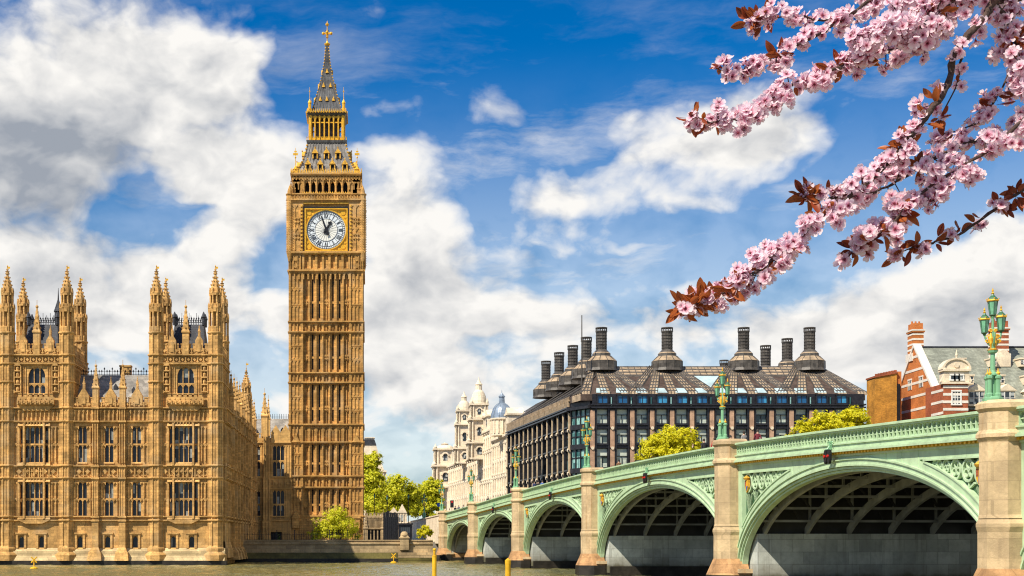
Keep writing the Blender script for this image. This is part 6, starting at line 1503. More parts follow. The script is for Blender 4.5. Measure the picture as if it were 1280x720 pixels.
for i in range(10):
    a = i * math.pi / 5; m.tube([(X + 3.02 * math.cos(b * math.pi / 18) * math.cos(a), Y + 3.02 * math.cos(b * math.pi / 18) * math.sin(a), wz(523) + 4.33 * math.sin(b * math.pi / 18)) for b in range(0, 9)], .09, 4)
m.lathe(X, Y, [(.85, wz(504.5)), (.75, wz(497)), (1.0, wz(496)), (.5, wz(493.5)), (.12, wz(491)), (.04, wz(487))], 10); m.build('blue_dome', M_DOME, dr)
# pale gabled block in the trees beyond the clock tower
far = root('far_building', 'pale gabled building with a grey roof half hidden by trees beyond the clock tower', 'building', (PX(468, 440), 446, 3.3)); Y = 440; f = Fr((0, Y), (1, 0), (0, -1)); fz = lambda y: PZ(y, Y); a, b = PX(440, Y), PX(482, Y)
m = MB(); m.box(f, a, b, -14, 0, 3.3, fz(590)); m.box(f, a - .3, b + .3, -14, .5, fz(590), fz(588)); m.prism(f, [(a + 2, fz(588)), (PX(480, Y), fz(588)), (PX(470, Y), fz(556)), (a + 2, fz(556))], -13, -.5)
for i in range(4): u = PX(464 + 5 * i, Y); m.box(f, u - .2, u + .2, 0, .3, fz(640), fz(592))
m.build('wall', M_WHITE, far); m = MB(); m.prism(f, [(a + 1.5, fz(556)), (PX(470.5, Y), fz(556)), (PX(468, Y), fz(549)), (a + 3, fz(549))], -12, -.3); m.build('roof', M_SLATE, far); m = MB(); m.box(f, PX(456, Y), PX(468, Y), -6, -2, fz(556), fz(547)); m.box(f, PX(455.5, Y), PX(468.5, Y), -6.2, -1.8, fz(547), fz(546)); m.build('chimney', M_WHITE, far)
for i in range(3): u = PX(461 + 7 * i, Y); m = MB(); m.box(f, u - .6, u + .6, 0, .06, fz(612), fz(600)); m.build('window', M_NGLASS, far)
# ------------------------------------------------------------------ trees
def tree(name, label, x, Y, blobs, ground, n, leaf, mat, trunks=1, cat='tree', group=None, seed=1):
    """blobs: (px, py, rx, ry) crown lobes in 1280x720 units at distance Y; leaves fill the lobes in clumps"""
    r = random.Random(seed); k = Y / F; X = PX(x, Y); rt = root(name, label, cat, (X, Y, ground), group)
    B = [(PX(a, Y), Y + r.uniform(-.5, .5) * c * k, PZ(b, Y), c * k, d * k) for a, b, c, d in blobs]
    m = MB(); h = max(b[2] for b in B) - ground
    for t in range(trunks):
        bx = X + (t - (trunks - 1) / 2) * .8
        m.tube([(bx, Y, ground - .2), (bx + r.uniform(-.1, .1), Y, ground + h * .25), (X + r.uniform(-.3, .3), Y, ground + h * .55)], [.035 * h, .026 * h, .016 * h], 7)
    for (bx, by, bz, br, bh) in B:
        s = Vector((X, Y, ground + h * r.uniform(.22, .5))); e = Vector((bx, by, bz)); mid = s.lerp(e, .5) + Vector((r.uniform(-.3, .3), r.uniform(-.3, .3), .1 * h)) * .6
        m.tube([s, mid, e], [.016 * h, .011 * h, .005 * h], 5)
        for q in range(6):
            v = Vector((r.gauss(0, 1), r.gauss(0, 1), r.gauss(.3, 1))).normalized(); m.tube([mid.lerp(e, r.uniform(.4, 1)), e + Vector((v.x * br, v.y * br, v.z * bh)) * .8], [.005 * h, .002 * h], 4)
    m.build('trunk', M_BARK, rt)
    m = MB(); tot = sum(b[3] * b[4] for b in B)
    for (bx, by, bz, br, bh) in B:
        nb = max(8, int(n * br * bh / tot)); ncl = max(4, nb // 34)
        for c in range(ncl):
            v = Vector((r.gauss(0, 1), r.gauss(0, 1), r.gauss(0, 1))).normalized() * (r.random() ** .38) * r.uniform(.72, 1.1)
            cx, cy, cz = bx + v.x * br, by + v.y * br, bz + v.z * bh; cr = r.uniform(.16, .34) * min(br, bh)
            for l in range(nb // ncl):
                w = Vector((r.gauss(0, .55), r.gauss(0, .55), r.gauss(0, .45))) * cr
                p = Vector((cx, cy, cz)) + w; s = leaf * r.uniform(.6, 1.3)
                nrm = (v * .9 + w * .5 / max(cr, .01) + Vector((r.gauss(0, .45), r.gauss(0, .45), r.gauss(.5, .45)))).normalized(); a = nrm.orthogonal().normalized(); a = Quaternion(nrm, r.uniform(0, 6.28)) @ a; b = nrm.cross(a)
                m.add([tuple(p - a * s), tuple(p - b * s * .55 + nrm * s * .12), tuple(p + a * s), tuple(p + b * s * .55 + nrm * s * .12)], [(0, 1, 2, 3)])
    m.build('crown', mat, rt, origin=(X, Y, ground + h * .3))
    return rt
tree('bush', 'big yellow green rounded bush at the foot of the clock tower', 420, 240, [(420, 655, 20, 20), (403, 660, 14, 14), (438, 660, 13, 13), (394, 668, 9, 8), (445, 668, 7, 8), (415, 668, 20, 8), (425, 643, 11, 9)], 3.3, 9000, .17, M_LEAFB, 3, 'bush', None, 2)
tree('conifer', 'small clipped dark green conifer by the doorway below the palace', 348, 239, [(348, 674, 2.6, 2.5), (348, 671, 2.0, 2.4), (348, 668, 1.1, 2.0)], 3.3, 420, .11, M_LEAFD, 1, 'shrub', None, 3)
tree('plane_tree', 'tall green tree rising close against the right side of the clock tower', 462, 320, [(462, 588, 14, 24), (468, 574, 9, 14), (458, 615, 14, 22), (470, 606, 13, 20), (466, 632, 15, 14)], 4, 11000, .32, M_LEAFB, 1, 'tree', 'trees beyond the clock tower', 4)
tree('plane_tree', 'broad bright green tree in the middle of the trees behind the gatehouse', 494, 335, [(494, 612, 21, 20), (480, 618, 17, 18), (477, 634, 16, 13), (512, 634, 16, 13), (512, 616, 15, 17), (494, 632, 24, 14), (500, 602, 12, 10)], 4, 12000, .32, M_LEAFB, 1, 'tree', 'trees beyond the clock tower', 5)
tree('plane_tree', 'yellow green tree at the bridge end beside the white building', 532, 350, [(534, 618, 17, 19), (520, 634, 16, 13), (521, 624, 14, 16), (546, 616, 10, 18), (538, 634, 17, 13), (540, 606, 10, 9), (549, 630, 8, 14)], 4, 11000, .32, M_LEAFB, 1, 'tree', 'trees beyond the clock tower', 6)
tree('plane_tree', 'yellow leaved tree rising behind the bridge parapet in front of the dark offices', 835, 262, [(836, 556, 27, 21), (815, 560, 17, 18), (856, 552, 18, 18), (838, 572, 36, 18), (868, 560, 10, 15), (806, 572, 12, 12), (836, 546, 26, 13)], 4, 12000, .26, M_LEAFY, 1, 'tree', 'yellow trees behind the bridge', 7)
tree('plane_tree', 'yellow leaved tree between the dark offices and the ochre brick block', 1046, 262, [(1068, 520, 17, 15), (1050, 525, 18, 15), (1025, 529, 16, 14), (1008, 535, 14, 13), (1040, 542, 34, 14), (1077, 530, 9, 10), (990, 547, 10, 8)], 4, 12000, .26, M_LEAFY, 1, 'tree', 'yellow trees behind the bridge', 8)
tree('bush', 'small yellow flowering bush against the road wall by the bridge end', 531, 247, [(531, 664, 8, 9), (524, 667, 5, 6), (538, 667, 4, 7)], 3.3, 2600, .15, M_LEAFY, 2, 'bush', None, 9)

# ------------------------------------------------------------------ between the clock tower and the bridge
f = Fr((0, 262), (1, 0), (0, -1)); gx = lambda x: PX(x, 262); gz = lambda y: PZ(y, 262)
gate = root('stone_gateway', 'grey Gothic stone gateway screen with dark openings right of the clock tower', 'gate', (gx(467), 262, 3.3)); m = MB(); hs = [(gx(461 + 4.4 * i) - .2, gx(461 + 4.4 * i) + .2, 3.3, gz(662)) for i in range(4)]
grid_wall(m, f, gx(456), gx(480), 3.2, gz(648), hs, -1, 0); crenels(m, f, gx(456), gx(480), gz(648), 1.0, -.6, .1, .7); ribs(m, f, gx(456), gx(480), gz(660), gz(649), 16, .08, 0, .1); m.box(f, gx(456), gx(480), 0, .2, gz(661), gz(660))
for x in (457, 479): q = f.p(gx(x), 0, 0); pinnacle(m, q[0], q[1], 3.2, gz(640) - 3.2, .8)
m.build('wall', M_WALL, gate); m = MB(); m.box(f, gx(457), gx(479), -1.2, -1.0, 3.2, gz(650)); m.build('gate_leaf', M_BLACK, gate)
hut = root('stone_lodge', 'small pale stone lodge with pointed gables behind the black hoarding', 'lodge', (gx(499), 264, 3.3)); ff = Fr((0, 266), (1, 0), (0, -1)); a, b = PX(487, 266), PX(508, 266); hz = lambda y: PZ(y, 266); m = MB(); m.box(ff, a, b, -4, 0, 3.2, hz(641)); m.prism(ff, [(a - .1, hz(641)), ((a + b) / 2, hz(641)), ((a * 3 + b) / 4, hz(634))], -4, .2); m.prism(ff, [((a + b) / 2, hz(641)), (b + .1, hz(641)), ((a + 3 * b) / 4, hz(630))], -4, .2); ribs(m, ff, a, b, hz(660), hz(642), 6, .12, 0, .12); m.build('wall', M_WHITE, hut)
m = MB(); m.box(ff, PX(499, 266), PX(505, 266), 0, .05, hz(652), hz(644)); m.build('window', M_NGLASS, hut)
hoard = root('black_hoarding', 'tall black security screen of upright panels beside the stone lodge', 'barrier', (gx(488), 258, 3.3)); fh_ = Fr((0, 257), (1, 0), (0, -1))
for i in range(7):
    m = MB(); x = 479 + 2.65 * i; yt = 642 - (i % 3) * .8 - (1.5 if i < 4 else 0); u = PX(x, 257); m.box(fh_, u, u + .36, -.25, .0 + .06 * (i % 2), 3.2, PZ(yt, 257)); m.build('panel', M_BLACK, hoard)
m = MB(); m.box(fh_, PX(479, 257), PX(498, 257), -.35, -.26, 3.2, PZ(646, 257)); m.build('backing', M_PBLACK, hoard)
kiosk = root('dark_cabin', 'low dark cabin with flat roof between the hoarding and the flowering bush', 'cabin', (gx(506), 250, 3.3)); fk = Fr((0, 250), (1, 0), (0, -1)); a, b = PX(498.5, 250), PX(515, 250); m = MB(); m.box(fk, a, b, -3, 0, 3.2, PZ(656, 250)); m.box(fk, a - .15, b + .15, -3.2, .3, PZ(656, 250), PZ(654, 250)); ribs(m, fk, a, b, 3.4, PZ(657, 250), 7, .06, 0, .06); m.build('wall', M_PBLACK, kiosk); m = MB(); m.box(fk, a + .3, b - .3, 0, .05, PZ(666, 250), PZ(659, 250)); m.build('window', M_NGLASS, kiosk)
# slim black lamp posts among the trees, traffic light, sign
def post_lamp(x, Y, ytop, label, first=[None]):
    z = PZ(ytop, Y)
    if first[0] is None:
        r = root('lamp_post', label, 'lamp post', (PX(x, Y), Y, 4), 'slim black lamp posts beyond the gateway'); X = PX(x, Y); m = MB(); m.lathe(X, Y, [(.2, 3.9), (.2, 4.6), (.09, 4.9), (.07, z - .9), (.14, z - .85)], 8); m.build('post', M_BLACK, r); g = MB(); g.lathe(X, Y, [(.13, z - .8), (.24, z - .25)], 6); g.build('lantern_glass', M_LGLASS, r); g = MB(); g.lathe(X, Y, [(.3, z - .25), (.16, z - .05), (.03, z + .2)], 6); g.build('cap', M_BLACK, r); first[0] = r
    else:
        r = copy_tree(first[0]); r.location = (PX(x, Y), Y, 4); r['label'] = label
post_lamp(510.5, 292, 618, 'slim black lamp post right of the stone lodge'); post_lamp(484, 300, 629, 'slim black lamp post left of the stone lodge above the black hoarding'); post_lamp(468, 290, 628, 'slim black lamp post above the stone gateway beside the clock tower')
s = BF.u_of(565, FD - 2); tl = root('traffic_light', 'black traffic signal showing red among the people at the bridge end', 'traffic light', BF.p(s, FD - 2, ztop(s) - 1.05)); P_ = BF.p(s, FD - 2, 0); z = ztop(s) - 1.05; m = MB(); m.tube([P_[:2] + (z,), P_[:2] + (z + 2.6,)], .07, 6); m.build('post', M_BLACK, tl); m = MB(); m.wbox(P_[0] - .3, P_[0] + .3, P_[1] - .15, P_[1] + .2, z + 2.2, z + 3.5); h_ = m.build('signal_head', M_BLACK, tl)
for k, mm in enumerate((M_RED, M_VOID, M_VOID)): m = MB(); m.prism(Fr(P_[:2], (1, 0), (0, -1)), [(.17 * math.cos(t * math.pi / 6), z + 3.2 - .4 * k + .17 * math.sin(t * math.pi / 6)) for t in range(12)], .15, .22); m.build('lens', mm, h_)
s = BF.u_of(548.5, FD - 3); bs = root('road_sign', 'round blue road sign on a post at the bridge end by the trees', 'sign', BF.p(s, FD - 3, ztop(s) - 1.05)); P_ = BF.p(s, FD - 3, 0); z = PZ(631, P_[1]); m = MB(); m.tube([P_[:2] + (ztop(s) - 1.1,), P_[:2] + (z,)], .06, 6); m.build('post', M_BLACK, bs); m = MB(); m.prism(Fr(P_[:2], (1, 0), (0, -1)), [(.42 * math.cos(t * math.pi / 8), z + .42 * math.sin(t * math.pi / 8)) for t in range(16)], .07, .12); m.build('sign_disc', M_BLUE, bs)

# ------------------------------------------------------------------ yellow river markers
def marker_post(x, Y, ytop, w, label, cap):
    X = PX(x, Y); z = PZ(ytop, Y); r = root('marker_post', label, 'marker post', (X, Y, -2), 'yellow posts standing in the river'); m = MB(); m.lathe(X, Y, [(w, -2.2), (w, z - .5), (w * 1.05, z - .48), (w * 1.05, z - .4), (w * .9, z - .38)], 12); m.build('post', M_YEL, r); m = MB()
    if cap: m.lathe(X, Y, [(w * .55, z - .42), (w * .55, z + .05), (w * .75, z + .08), (w * .75, z + .2), (w * .2, z + .28)], 12)
    else: m.lathe(X, Y, [(w * 1.1, z - .4), (w * 1.1, z - .1), (w * .6, z), (.03, z + .1)], 12)
    m.build('cap', M_YEL, r)
marker_post(543, 128, 689, .20, 'tall yellow steel post with narrow cap standing in the water left of the bridge', True); marker_post(635, 124, 699, .24, 'shorter thick yellow post standing in the water before the bridge arches', False)
def buoy(x, Y, label, first=[None]):
    X = PX(x, Y)
    if first[0] is None:
        r = root('buoy', label, 'buoy', (X, Y, 0), 'small yellow buoys with cross topmarks'); m = MB(); m.lathe(X, Y, [(.2, -.35), (.5, -.1), (.5, .12), (.32, .25), (.1, .3)], 12); m.build('float', M_YEL, r); m = MB(); m.tube([(X, Y, .2), (X, Y, 1.05)], .07, 6); m.build('staff', M_YEL, r); m = MB(); m.tube([(X - .34, Y, .8), (X + .34, Y, 1.5)], .085, 6); m.tube([(X + .34, Y, .8), (X - .34, Y, 1.5)], .085, 6); m.build('cross_topmark', M_YEL, r); first[0] = r
    else: r = copy_tree(first[0]); r.location = (X, Y, 0); r['label'] = label
buoy(42.5, 178, 'small yellow buoy with cross topmark before the palace plinth at left'); buoy(492, 226, 'small yellow buoy with cross topmark in front of the river wall')
# ------------------------------------------------------------------ people on the bridge
def skin_body(joints, edges, root_i):
    me = bpy.data.meshes.new('tmp'); me.from_pydata([j[:3] for j in joints], edges, []); o = bpy.data.objects.new('tmp', me); COL.objects.link(o)
    sk = o.modifiers.new('s', 'SKIN'); o.modifiers.new('d', 'SUBSURF').levels = 1
    for i, j in enumerate(joints): v = me.skin_vertices[0].data[i]; v.radius = (j[3], j[4] if len(j) > 4 else j[3]); v.use_root = (i == root_i)
    dg = bpy.context.evaluated_depsgraph_get(); out = bpy.data.meshes.new_from_object(o.evaluated_get(dg)); bpy.data.objects.remove(o); bpy.data.meshes.remove(me); return out
SKIN = plain('skin', (.55, .34, .24), .6, 0, .1, 20); HAIRM = plain('dark hair', (.03, .022, .016), .6, 0, .3, 30); TROU = plain('dark trousers', (.03, .035, .05), .8, 0, .3, 10)
def make_person_mesh(v):
    st = .16 * (1, -1, .6)[v]                             # stride, and arms swung the other way
    J = [(0, 0, .98, .15, .11), (0, 0, 1.2, .145, .105), (0, 0, 1.42, .15, .1), (0, .01, 1.53, .06), (0, .02, 1.64, .085, .1), (0, .02, 1.74, .075, .09),
         (.18, 0, 1.42, .06), (.23, st * .6, 1.14, .047), (.22, st * 1.2, .88, .036), (.22, st * 1.35, .8, .034), (-.18, 0, 1.42, .06), (-.23, -st * .6, 1.14, .047), (-.22, -st * 1.2, .88, .036), (-.22, -st * 1.35, .8, .034),
         (.09, 0, .88, .1), (.1, -st, .5, .07), (.1, -st * 1.6, .09, .048), (.1, -st * 1.6 + .14, .04, .04), (-.09, 0, .88, .1), (-.1, st, .5, .07), (-.1, st * 1.6, .09, .048), (-.1, st * 1.6 + .14, .04, .04)]
    E_ = [(0, 1), (1, 2), (2, 3), (3, 4), (4, 5), (2, 6), (6, 7), (7, 8), (8, 9), (2, 10), (10, 11), (11, 12), (12, 13), (0, 14), (14, 15), (15, 16), (16, 17), (0, 18), (18, 19), (19, 20), (20, 21)]
    me = skin_body(J, E_, 0); me.materials.clear()
    for p in me.polygons:
        c = p.center; z = c.z; p.use_smooth = True
        p.material_index = 0 if (z > 1.5 or (z < .86 and abs(c.x) > .17)) else (2 if z < .94 else 1)
    return me
PM = [make_person_mesh(v) for v in range(3)]
hair = MB(); hair.lathe(0, .0, [(.05, 1.58), (.1, 1.64), (.108, 1.72), (.09, 1.79), (.03, 1.835)], 10, None, .95, 1.1); hair_me = None
COATS = {'red': (.5, .03, .03), 'navy': (.03, .045, .12), 'black': (.02, .02, .022), 'white': (.6, .6, .58), 'grey': (.2, .2, .2), 'blue': (.06, .14, .4), 'brown': (.18, .09, .04), 'maroon': (.16, .02, .03)}
CM = {k: plain(k + ' coat', c, .8, 0, .25, 8) for k, c in COATS.items()}
PEOPLE = [(880, 'black', 'dark coat leaning by the parapet left of the lamp over the big arches'), (893.5, 'red', 'bright red coat beside the lamp on the pier between the largest arches'), (913, 'navy', 'navy coat just right of the lamp between the largest arches'), (930, 'grey', 'grey coat, second to the right of the lamp between the largest arches'), (947, 'maroon', 'maroon coat, rightmost walker behind the green parapet'),
          (773.5, 'brown', 'brown coat walking alone left of the yellow leaved tree'), (668, 'navy', 'navy coat, leftmost of the small group before the dark offices'), (673, 'black', 'black coat in the middle of the small group before the dark offices'), (678, 'blue', 'blue coat, rightmost of the small group before the dark offices'), (640, 'maroon', 'maroon coat by the lamp before the dark offices'), (610, 'black', 'black coat walking by the white stone towers'),
          (562, 'white', 'white top at the bridge end just left of the traffic signal'), (569, 'black', 'black coat at the bridge end right of the traffic signal'), (573.5, 'navy', 'navy coat among the walkers at the bridge end'), (579, 'grey', 'grey coat, second walker from the lamp at the bridge end'), (585, 'brown', 'brown coat beside the first pier lamp at the bridge end')]
hair_first = None
for i, (x, c, l) in enumerate(PEOPLE):
    d = FD - .75 - .35 * (i % 3); s = BF.u_of(x, d); me = PM[i % 3].copy(); me.materials.append(SKIN); me.materials.append(CM[c]); me.materials.append(TROU)
    o = bpy.data.objects.new('person', me); COL.objects.link(o); p = BF.p(s, d, ztop(s) - .86); o.location = p; WL[o] = Vector((0, 0, 0)); ang = math.atan2(-BF.u.x, BF.u.y) + (math.pi if i % 2 else 0); o.rotation_euler = (0, 0, ang)
    setp(o, 'person in ' + l, 'person', 'people walking over the bridge')
    if hair_first is None: hair_first = hair.build('hair', HAIRM, o, origin=(0, 0, 0))
    else: h = hair_first.copy(); COL.objects.link(h); h.parent = o
# ------------------------------------------------------------------ blossoming cherry branches close to the camera
def petal_mats():
    m, nt, b = base_mat('pink petals', .6, 0, .25); g = nt.new('ShaderNodeNewGeometry'); at = nt.new('ShaderNodeVertexColor'); at.layer_name = 'tint'
    r, gg, bb = nt.sep(at.outputs[0]); n = nt.m('ADD', r, nt.m('MULTIPLY', nt.m('SUBTRACT', g.outputs['Random Per Island'], .5), .25), clamp=True)
    cr = nt.new('ShaderNodeValToRGB'); nt.l.new(n, cr.inputs[0]); e = cr.color_ramp.elements; e[0].position = 0; e[0].color = (.55, .10, .20, 1); e[1].position = 1; e[1].color = (.98, .88, .92, 1); q = e.new(.24); q.color = (.94, .50, .63, 1); q = e.new(.50); q.color = (.97, .72, .81, 1)
    nt.l.new(cr.outputs[0], b.inputs['Base Color']); tr = nt.new('ShaderNodeBsdfTranslucent'); nt.l.new(cr.outputs[0], tr.inputs[0]); mx = nt.new('ShaderNodeMixShader'); mx.inputs[0].default_value = .58
    nt.l.new(b.outputs[0], mx.inputs[1]); nt.l.new(tr.outputs[0], mx.inputs[2]); nt.l.new(mx.outputs[0], nt.n['Material Output'].inputs[0]); return m
M_PETAL = petal_mats(); M_STAMEN = plain('dark red calyx', (.22, .02, .04), .6, 0, .3, 200); M_CLEAF = leaf_mat('copper cherry leaves', [(.20, .035, .018), (.32, .06, .02), (.42, .12, .025), (.12, .02, .02)], .4, .4)
M_CBARK = plain('dark cherry bark', (.075, .045, .035), .75, 0, .5, 120, .3, .4)
YC = 3.0; rc = random.Random(21)
def C3(x, y, dep=0.): Y = YC + dep; return Vector((PX(x, Y), Y, PZ(y, Y)))
cherry = root('cherry_tree', 'blossoming pink cherry branches with copper leaves hanging in from the upper right', 'tree', (2.2, 3.3, 1.85))
BR = {  # polylines in 1280x720 units, depth offset, thickness (m), blossom count, spread (px), leaf count
 'a': ([(1170, -70), (1140, -25), (1122, 10), (1097, 48), (1083, 67), (1050, 84), (1010, 98), (975, 115), (940, 140), (903, 152), (864, 148)], 0.0, .0062, 190, 19, 26),
 'b': ([(1150, -60), (1110, -18), (1072, 12), (1034, 37), (999, 56), (970, 70), (944, 82), (925, 91), (904, 86)], .06, .0045, 78, 17, 8),
 'c': ([(1130, -50), (1090, 0), (1041, 23), (995, 21), (965, 22), (938, 27)], .1, .0032, 62, 16, 16),
 'd': ([(1300, -60), (1241, 3), (1231, 21), (1209, 46), (1192, 74), (1185, 105), (1167, 133), (1146, 162), (1122, 190), (1097, 216), (1060, 248), (1021, 277), (992, 305), (964, 327), (940, 343), (920, 356), (895, 370), (866, 380)], -.05, .0085, 235, 20, 46),
 'n': ([(1075, 238), (1021, 277), (992, 305), (964, 327), (940, 343), (920, 356), (895, 370), (866, 380), (852, 384)], -.05, .003, 56, 17, 28),
 'e': ([(1330, 118), (1280, 151), (1255, 172), (1227, 174), (1181, 191), (1151, 209), (1122, 227), (1093, 239), (1050, 248), (1007, 246)], .07, .0055, 120, 22, 30),
 'f': ([(1320, 110), (1270, 160), (1215, 201), (1179, 223), (1143, 248), (1122, 272), (1095, 296), (1070, 312)], -.02, .0048, 150, 24, 30),
 'g': ([(1330, 195), (1280, 236), (1244, 261), (1204, 290), (1172, 302), (1143, 308), (1116, 322)], .03, .0045, 16, 12, 34),
 'h': ([(1290, -50), (1257, 3), (1257, 35), (1262, 81), (1248, 119), (1231, 148), (1205, 160), (1178, 167)], .09, .0032, 55, 22, 10),
 'i': ([(1241, 3), (1262, 28), (1268, 53), (1275, 80), (1290, 110)], .0, .006, 90, 26, 10),
 'j': ([(1201, 66), (1196, 105), (1171, 155)], -.02, .003, 6, 8, 5),
 'k': ([(1230, -45), (1190, 2), (1150, 30), (1110, 42), (1070, 52)], -.06, .004, 170, 24, 16),
 'l': ([(1260, -60), (1210, -10), (1170, 12), (1140, 20)], .05, .004, 120, 24, 12),
 'm': ([(1200, -40), (1160, 40), (1130, 60), (1090, 62)], .1, .003, 90, 22, 3)}
def smooth(pts, k=4):
    out = []; n = len(pts)
    for i in range(n - 1):
        p0, p1, p2, p3 = pts[max(i - 1, 0)], pts[i], pts[i + 1], pts[min(i + 2, n - 1)]
        for j in range(k): t = j / k; out.append(.5 * ((2 * p1) + (p2 - p0) * t + (2 * p0 - 5 * p1 + 4 * p2 - p3) * t * t + (3 * p1 - p0 - 3 * p2 + p3) * t ** 3))
    out.append(pts[-1]); return out
def blossom_mesh(v):
    r = random.Random(100 + v); m = MB(); tint = []; R0 = .0132; cup = (.25, .55, 1.15, .1)[v]
    for k in range(5):
        a = k * 2 * math.pi / 5 + r.uniform(-.1, .1); ca, sa = math.cos(a), math.sin(a); L = R0 * r.uniform(.9, 1.1); Wd = L * r.uniform(.74, .9)
        prof = [(.10, .14, .0), (.38, .62, .30), (.68, 1.0, .62), (.90, .86, .86), (1.0, .34, 1.0)]; rows = []
        for (t, w, tn) in prof:
            row = []
            for sd in (-1, 0, 1):
                x = L * t - (0.0 if sd or t < .95 else L * .07); y = sd * Wd * w * .5; z = cup * L * t * t * .6 + (abs(sd) * .10 - .05) * L * (1 + r.uniform(-.4, .4)); row.append((x * ca - y * sa, x * sa + y * ca, z)); tint.append(tn + r.uniform(-.05, .05))
            rows.append(row)
        vs = [p for row in rows for p in row]; fs = []
        for i in range(4):
            for j in range(2): fs.append((i * 3 + j, i * 3 + j + 1, i * 3 + j + 4, i * 3 + j + 3))
        m.cur = 0; m.add(vs, fs)
    n0 = len(m.v); m.cur = 1; m.lathe(0, 0, [(.0009, -.004), (.0022, -.002), (.0024, .0006), (.0006, .0012)], 6); m.tube([(0, 0, -.003), (.001, .001, -.012)], .0006, 4)
    for k in range(9):
        a = k * .698; q = (.0042 * math.cos(a), .0042 * math.sin(a), .0062); m.tube([(0, 0, .0005), q], .00022, 3); m.ball(q[0], q[1], q[2], .00055, 4)
    tint += [0] * (len(m.v) - n0); me = bpy.data.meshes.new('blossom'); me.from_pydata(m.v, [], m.f); me.materials.append(M_PETAL); me.materials.append(M_STAMEN); me.polygons.foreach_set('material_index', m.mi)
    me.polygons.foreach_set('use_smooth', [True] * len(me.polygons)); ca_ = me.color_attributes.new('tint', 'FLOAT_COLOR', 'POINT')
    for i, t in enumerate(tint): ca_.data[i].color = (max(0, t), max(0, t), max(0, t), 1)
    me.update(); return me, m, tint
BM_ = [blossom_mesh(v) for v in range(4)]
def leaf_mesh(v):
    r = random.Random(300 + v); m = MB(); L = .029; W_ = L * .30; n = 7; vs = []; bend = (.1, .35, -.25)[v]
    for i in range(n + 1):
        t = i / n; w = W_ * math.sin(math.pi * min(1, t * .93 + .05)) ** .8; z = bend * L * t * t
        for sd in (-1, 0, 1): vs.append((L * t, sd * w * .8, z + abs(sd) * w * .45))
    fs = [(i * 3 + j, i * 3 + j + 1, i * 3 + j + 4, i * 3 + j + 3) for i in range(n) for j in range(2)]; m.add(vs, fs); m.tube([(-.006, 0, 0), (L * .9, 0, bend * L * .8)], .0005, 3); me = bpy.data.meshes.new('leaf'); me.from_pydata(m.v, [], m.f); me.materials.append(M_CLEAF); me.polygons.foreach_set('use_smooth', [True] * len(me.polygons)); me.update(); return me, m
LM_ = [leaf_mesh(v) for v in range(3)]
FLO = []; LEA = []; TW = MB()
view = Vector((0, -1, 0))
LEAFSPOT = {'n': [.3, .45, .6, .72, .85, .93, 1],'a': [.0, .42, .46, .5, .62, .97, 1.0], 'b': [.98, .6], 'c': [.85, .9, .95, 1.0, 1.0], 'd': [.35, .45, .62, .86, .93, .97, 1, 1], 'e': [.86, .92, .97, 1, 1, .55], 'f': [.68, .8, .9, .97, 1], 'g': [.2, .3, .42, .55, .68, .8, .92], 'h': [.4, .6, .9], 'k': [.1, .35], 'i': [.5], 'l': [.4, .7, .8]}
for key, (pts, dep, th, nb, spread, nl) in BR.items():
    P = smooth([C3(x, y, dep + .018 * math.sin(i * 1.7 + ord(key))) for i, (x, y) in enumerate(pts)]); n = len(P)
    P = [p + Vector((rc.gauss(0, .0012), rc.gauss(0, .003), rc.gauss(0, .0012))) for p in P]
    rad = [th * (1 - .72 * i / (n - 1)) * (1 + .18 * math.sin(i * 2.3)) for i in range(n)]; m = MB(); m.tube(P, rad, 7); m.build('branch', M_CBARK, cherry, smooth=True)
    at = lambda t: P[min(n - 2, int(t * (n - 1)))].lerp(P[min(n - 2, int(t * (n - 1))) + 1], t * (n - 1) - min(n - 2, int(t * (n - 1))))
    sc = 1.15 * spread * YC / F; t0 = .08; nb = int(nb * 1.7); ncl = max(3, nb // 5)
    for c in range(ncl):                                   # blossoms sit in bunches on short spurs
        t = t0 + (1 - t0) * ((c + rc.uniform(.0, 1)) / ncl)
        if key == 'd' and .10 < t < .40 and rc.random() < .8: continue
        b = at(min(t, .999)); taper = 1.0 if t < .86 else .7
        v = Vector((rc.gauss(0, 1), rc.gauss(0, .8), rc.gauss(-.15, 1))).normalized(); e = b + v * sc * taper * rc.uniform(.25, .95); TW.tube([b, b.lerp(e, .6), e], [.0016, .0012, .0008], 4)
        for k in range(max(1, round(nb / ncl))):
            w = Vector((rc.gauss(0, 1), rc.gauss(0, 1), rc.gauss(0, 1))).normalized(); p = e + w * rc.uniform(.004, .016)
            FLO.append((p, (w * .6 + v * .3 + Vector((rc.gauss(-.4, .35), rc.gauss(-.6, .35), rc.gauss(.35, .35)))).normalized(), rc.uniform(.82, 1.18)))
    sp = LEAFSPOT.get(key, [.5, .9])
    for c in range(int(nl * 1.4)):
        t = min(.999, max(.02, rc.choice(sp) + rc.gauss(0, .02))); b = at(t); v = Vector((rc.gauss(-.2, 1), rc.gauss(-.3, .6), rc.gauss(0, 1))).normalized(); LEA.append((b + v * rc.uniform(.003, .014), v, rc.uniform(.6, 1.25)))
TW.build('spurs', M_CBARK, cherry, kind='stuff')
def basis(z, spin):
    z = z.normalized(); x = z.orthogonal().normalized(); x = Quaternion(z, spin) @ x; return Matrix((x, z.cross(x), z)).transposed()
def inst(name, me, p, rot, s):
    o = bpy.data.objects.new(name, me); COL.objects.link(o); o.parent = cherry; o.location = p - WL[cherry]; o.rotation_euler = rot.to_euler(); o.scale = (s, s, s); return o
inframe = lambda p: -5 < CX + F * p.x / p.y < 1285 and -5 < HY - F * (p.z - EYE) / p.y < 720
FLO.sort(key=lambda q: (not inframe(q[0]), q[0].y + (0 if q[1].y < -.5 else .08))); big = MB(); tin = []
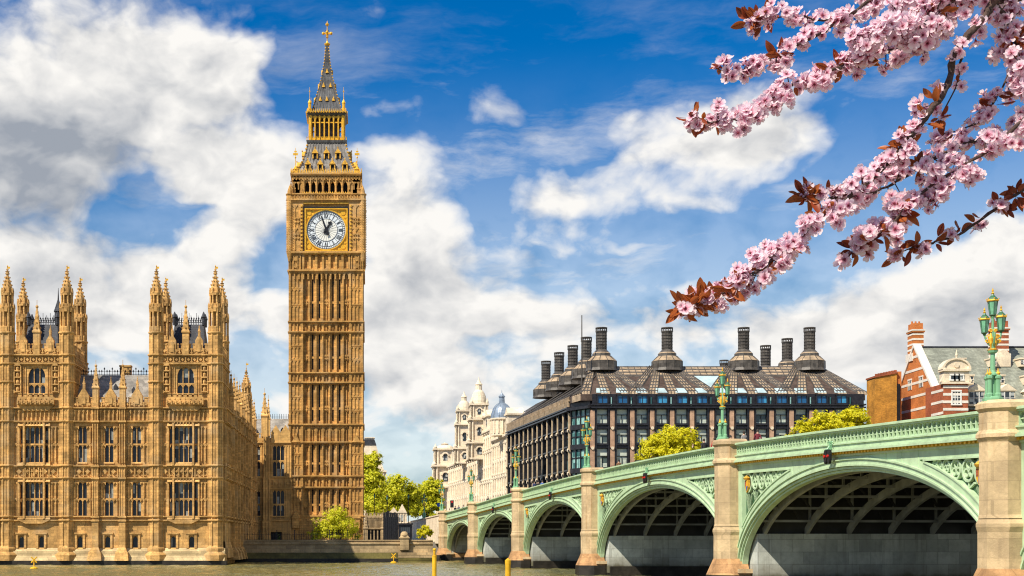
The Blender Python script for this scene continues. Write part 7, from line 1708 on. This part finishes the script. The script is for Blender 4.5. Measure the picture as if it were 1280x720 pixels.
for i, (p, nrm, s) in enumerate(FLO):
    v = rc.choice((0, 0, 1, 1, 2, 3)); rot = basis(nrm, rc.uniform(0, 6.28))
    if i < 100: inst('blossom', BM_[v][0], p, rot, s)
    else:
        mm = BM_[v][1]; k = len(big.v); big.v += [tuple(p + rot @ (Vector(q) * s)) for q in mm.v]; big.f += [tuple(a + k for a in f) for f in mm.f]; big.mi += mm.mi; tin += BM_[v][2]
bo = big.build('blossoms', [M_PETAL, M_STAMEN], cherry, kind='stuff', smooth=True, origin=(2.2, 3.3, 1.85)); ca_ = bo.data.color_attributes.new('tint', 'FLOAT_COLOR', 'POINT')
if len(bo.data.vertices) == len(tin):
    for i, t in enumerate(tin): ca_.data[i].color = (max(0, t), max(0, t), max(0, t), 1)
else: print('TINT MISMATCH', len(bo.data.vertices), len(tin))
LEA.sort(key=lambda q: (not inframe(q[0]), q[0].y)); lb = MB()
for i, (p, v, s) in enumerate(LEA):
    x = v.normalized(); zz = (Vector((rc.gauss(0, .6), -1, rc.gauss(0, .6)))); y = zz.cross(x).normalized(); rot = Matrix((x, y, x.cross(y))).transposed(); k = rc.randrange(3)
    if i < 100: inst('leaf', LM_[k][0], p, rot, s)
    else: mm = LM_[k][1]; q = len(lb.v); lb.v += [tuple(p + rot @ (Vector(a) * s)) for a in mm.v]; lb.f += [tuple(a + q for a in f) for f in mm.f]; lb.mi += mm.mi
lb.build('leaves', M_CLEAF, cherry, kind='stuff', smooth=True)
# the limb and trunk they grow from, standing just out of frame at the right
m = MB(); m.tube(smooth([Vector((2.25, 3.35, 1.8)), Vector((2.2, 3.3, 2.6)), Vector((2.1, 3.2, 3.5)), Vector((1.98, 3.1, 4.2)), Vector((1.75, 3.05, 4.85))]), [.12] * 8 + [.08, .07, .06, .05, .045, .04, .03, .025, .02][:9], 10) if False else m.tube([Vector((2.25, 3.35, 1.8)), Vector((2.2, 3.3, 2.6)), Vector((2.1, 3.2, 3.5)), Vector((1.98, 3.1, 4.2)), Vector((1.75, 3.05, 4.85))], [.12, .1, .08, .05, .02], 10)
m.build('trunk', M_BARK, cherry)
for key, (pts, dep, th, nb, spread, nl) in BR.items():
    if key in 'nj': continue
    a = C3(*pts[0], dep); m = MB(); k = min(1, max(0, (a.z - 3.2) / 1.6)); e = Vector((2.1, 3.2, 3.5)).lerp(Vector((1.78, 3.06, 4.8)), k); m.tube([a, a.lerp(e, .5) + Vector((0, .02, .04)), e], [th, th * 1.2, th * 1.8], 6); m.build('limb', M_CBARK, cherry)
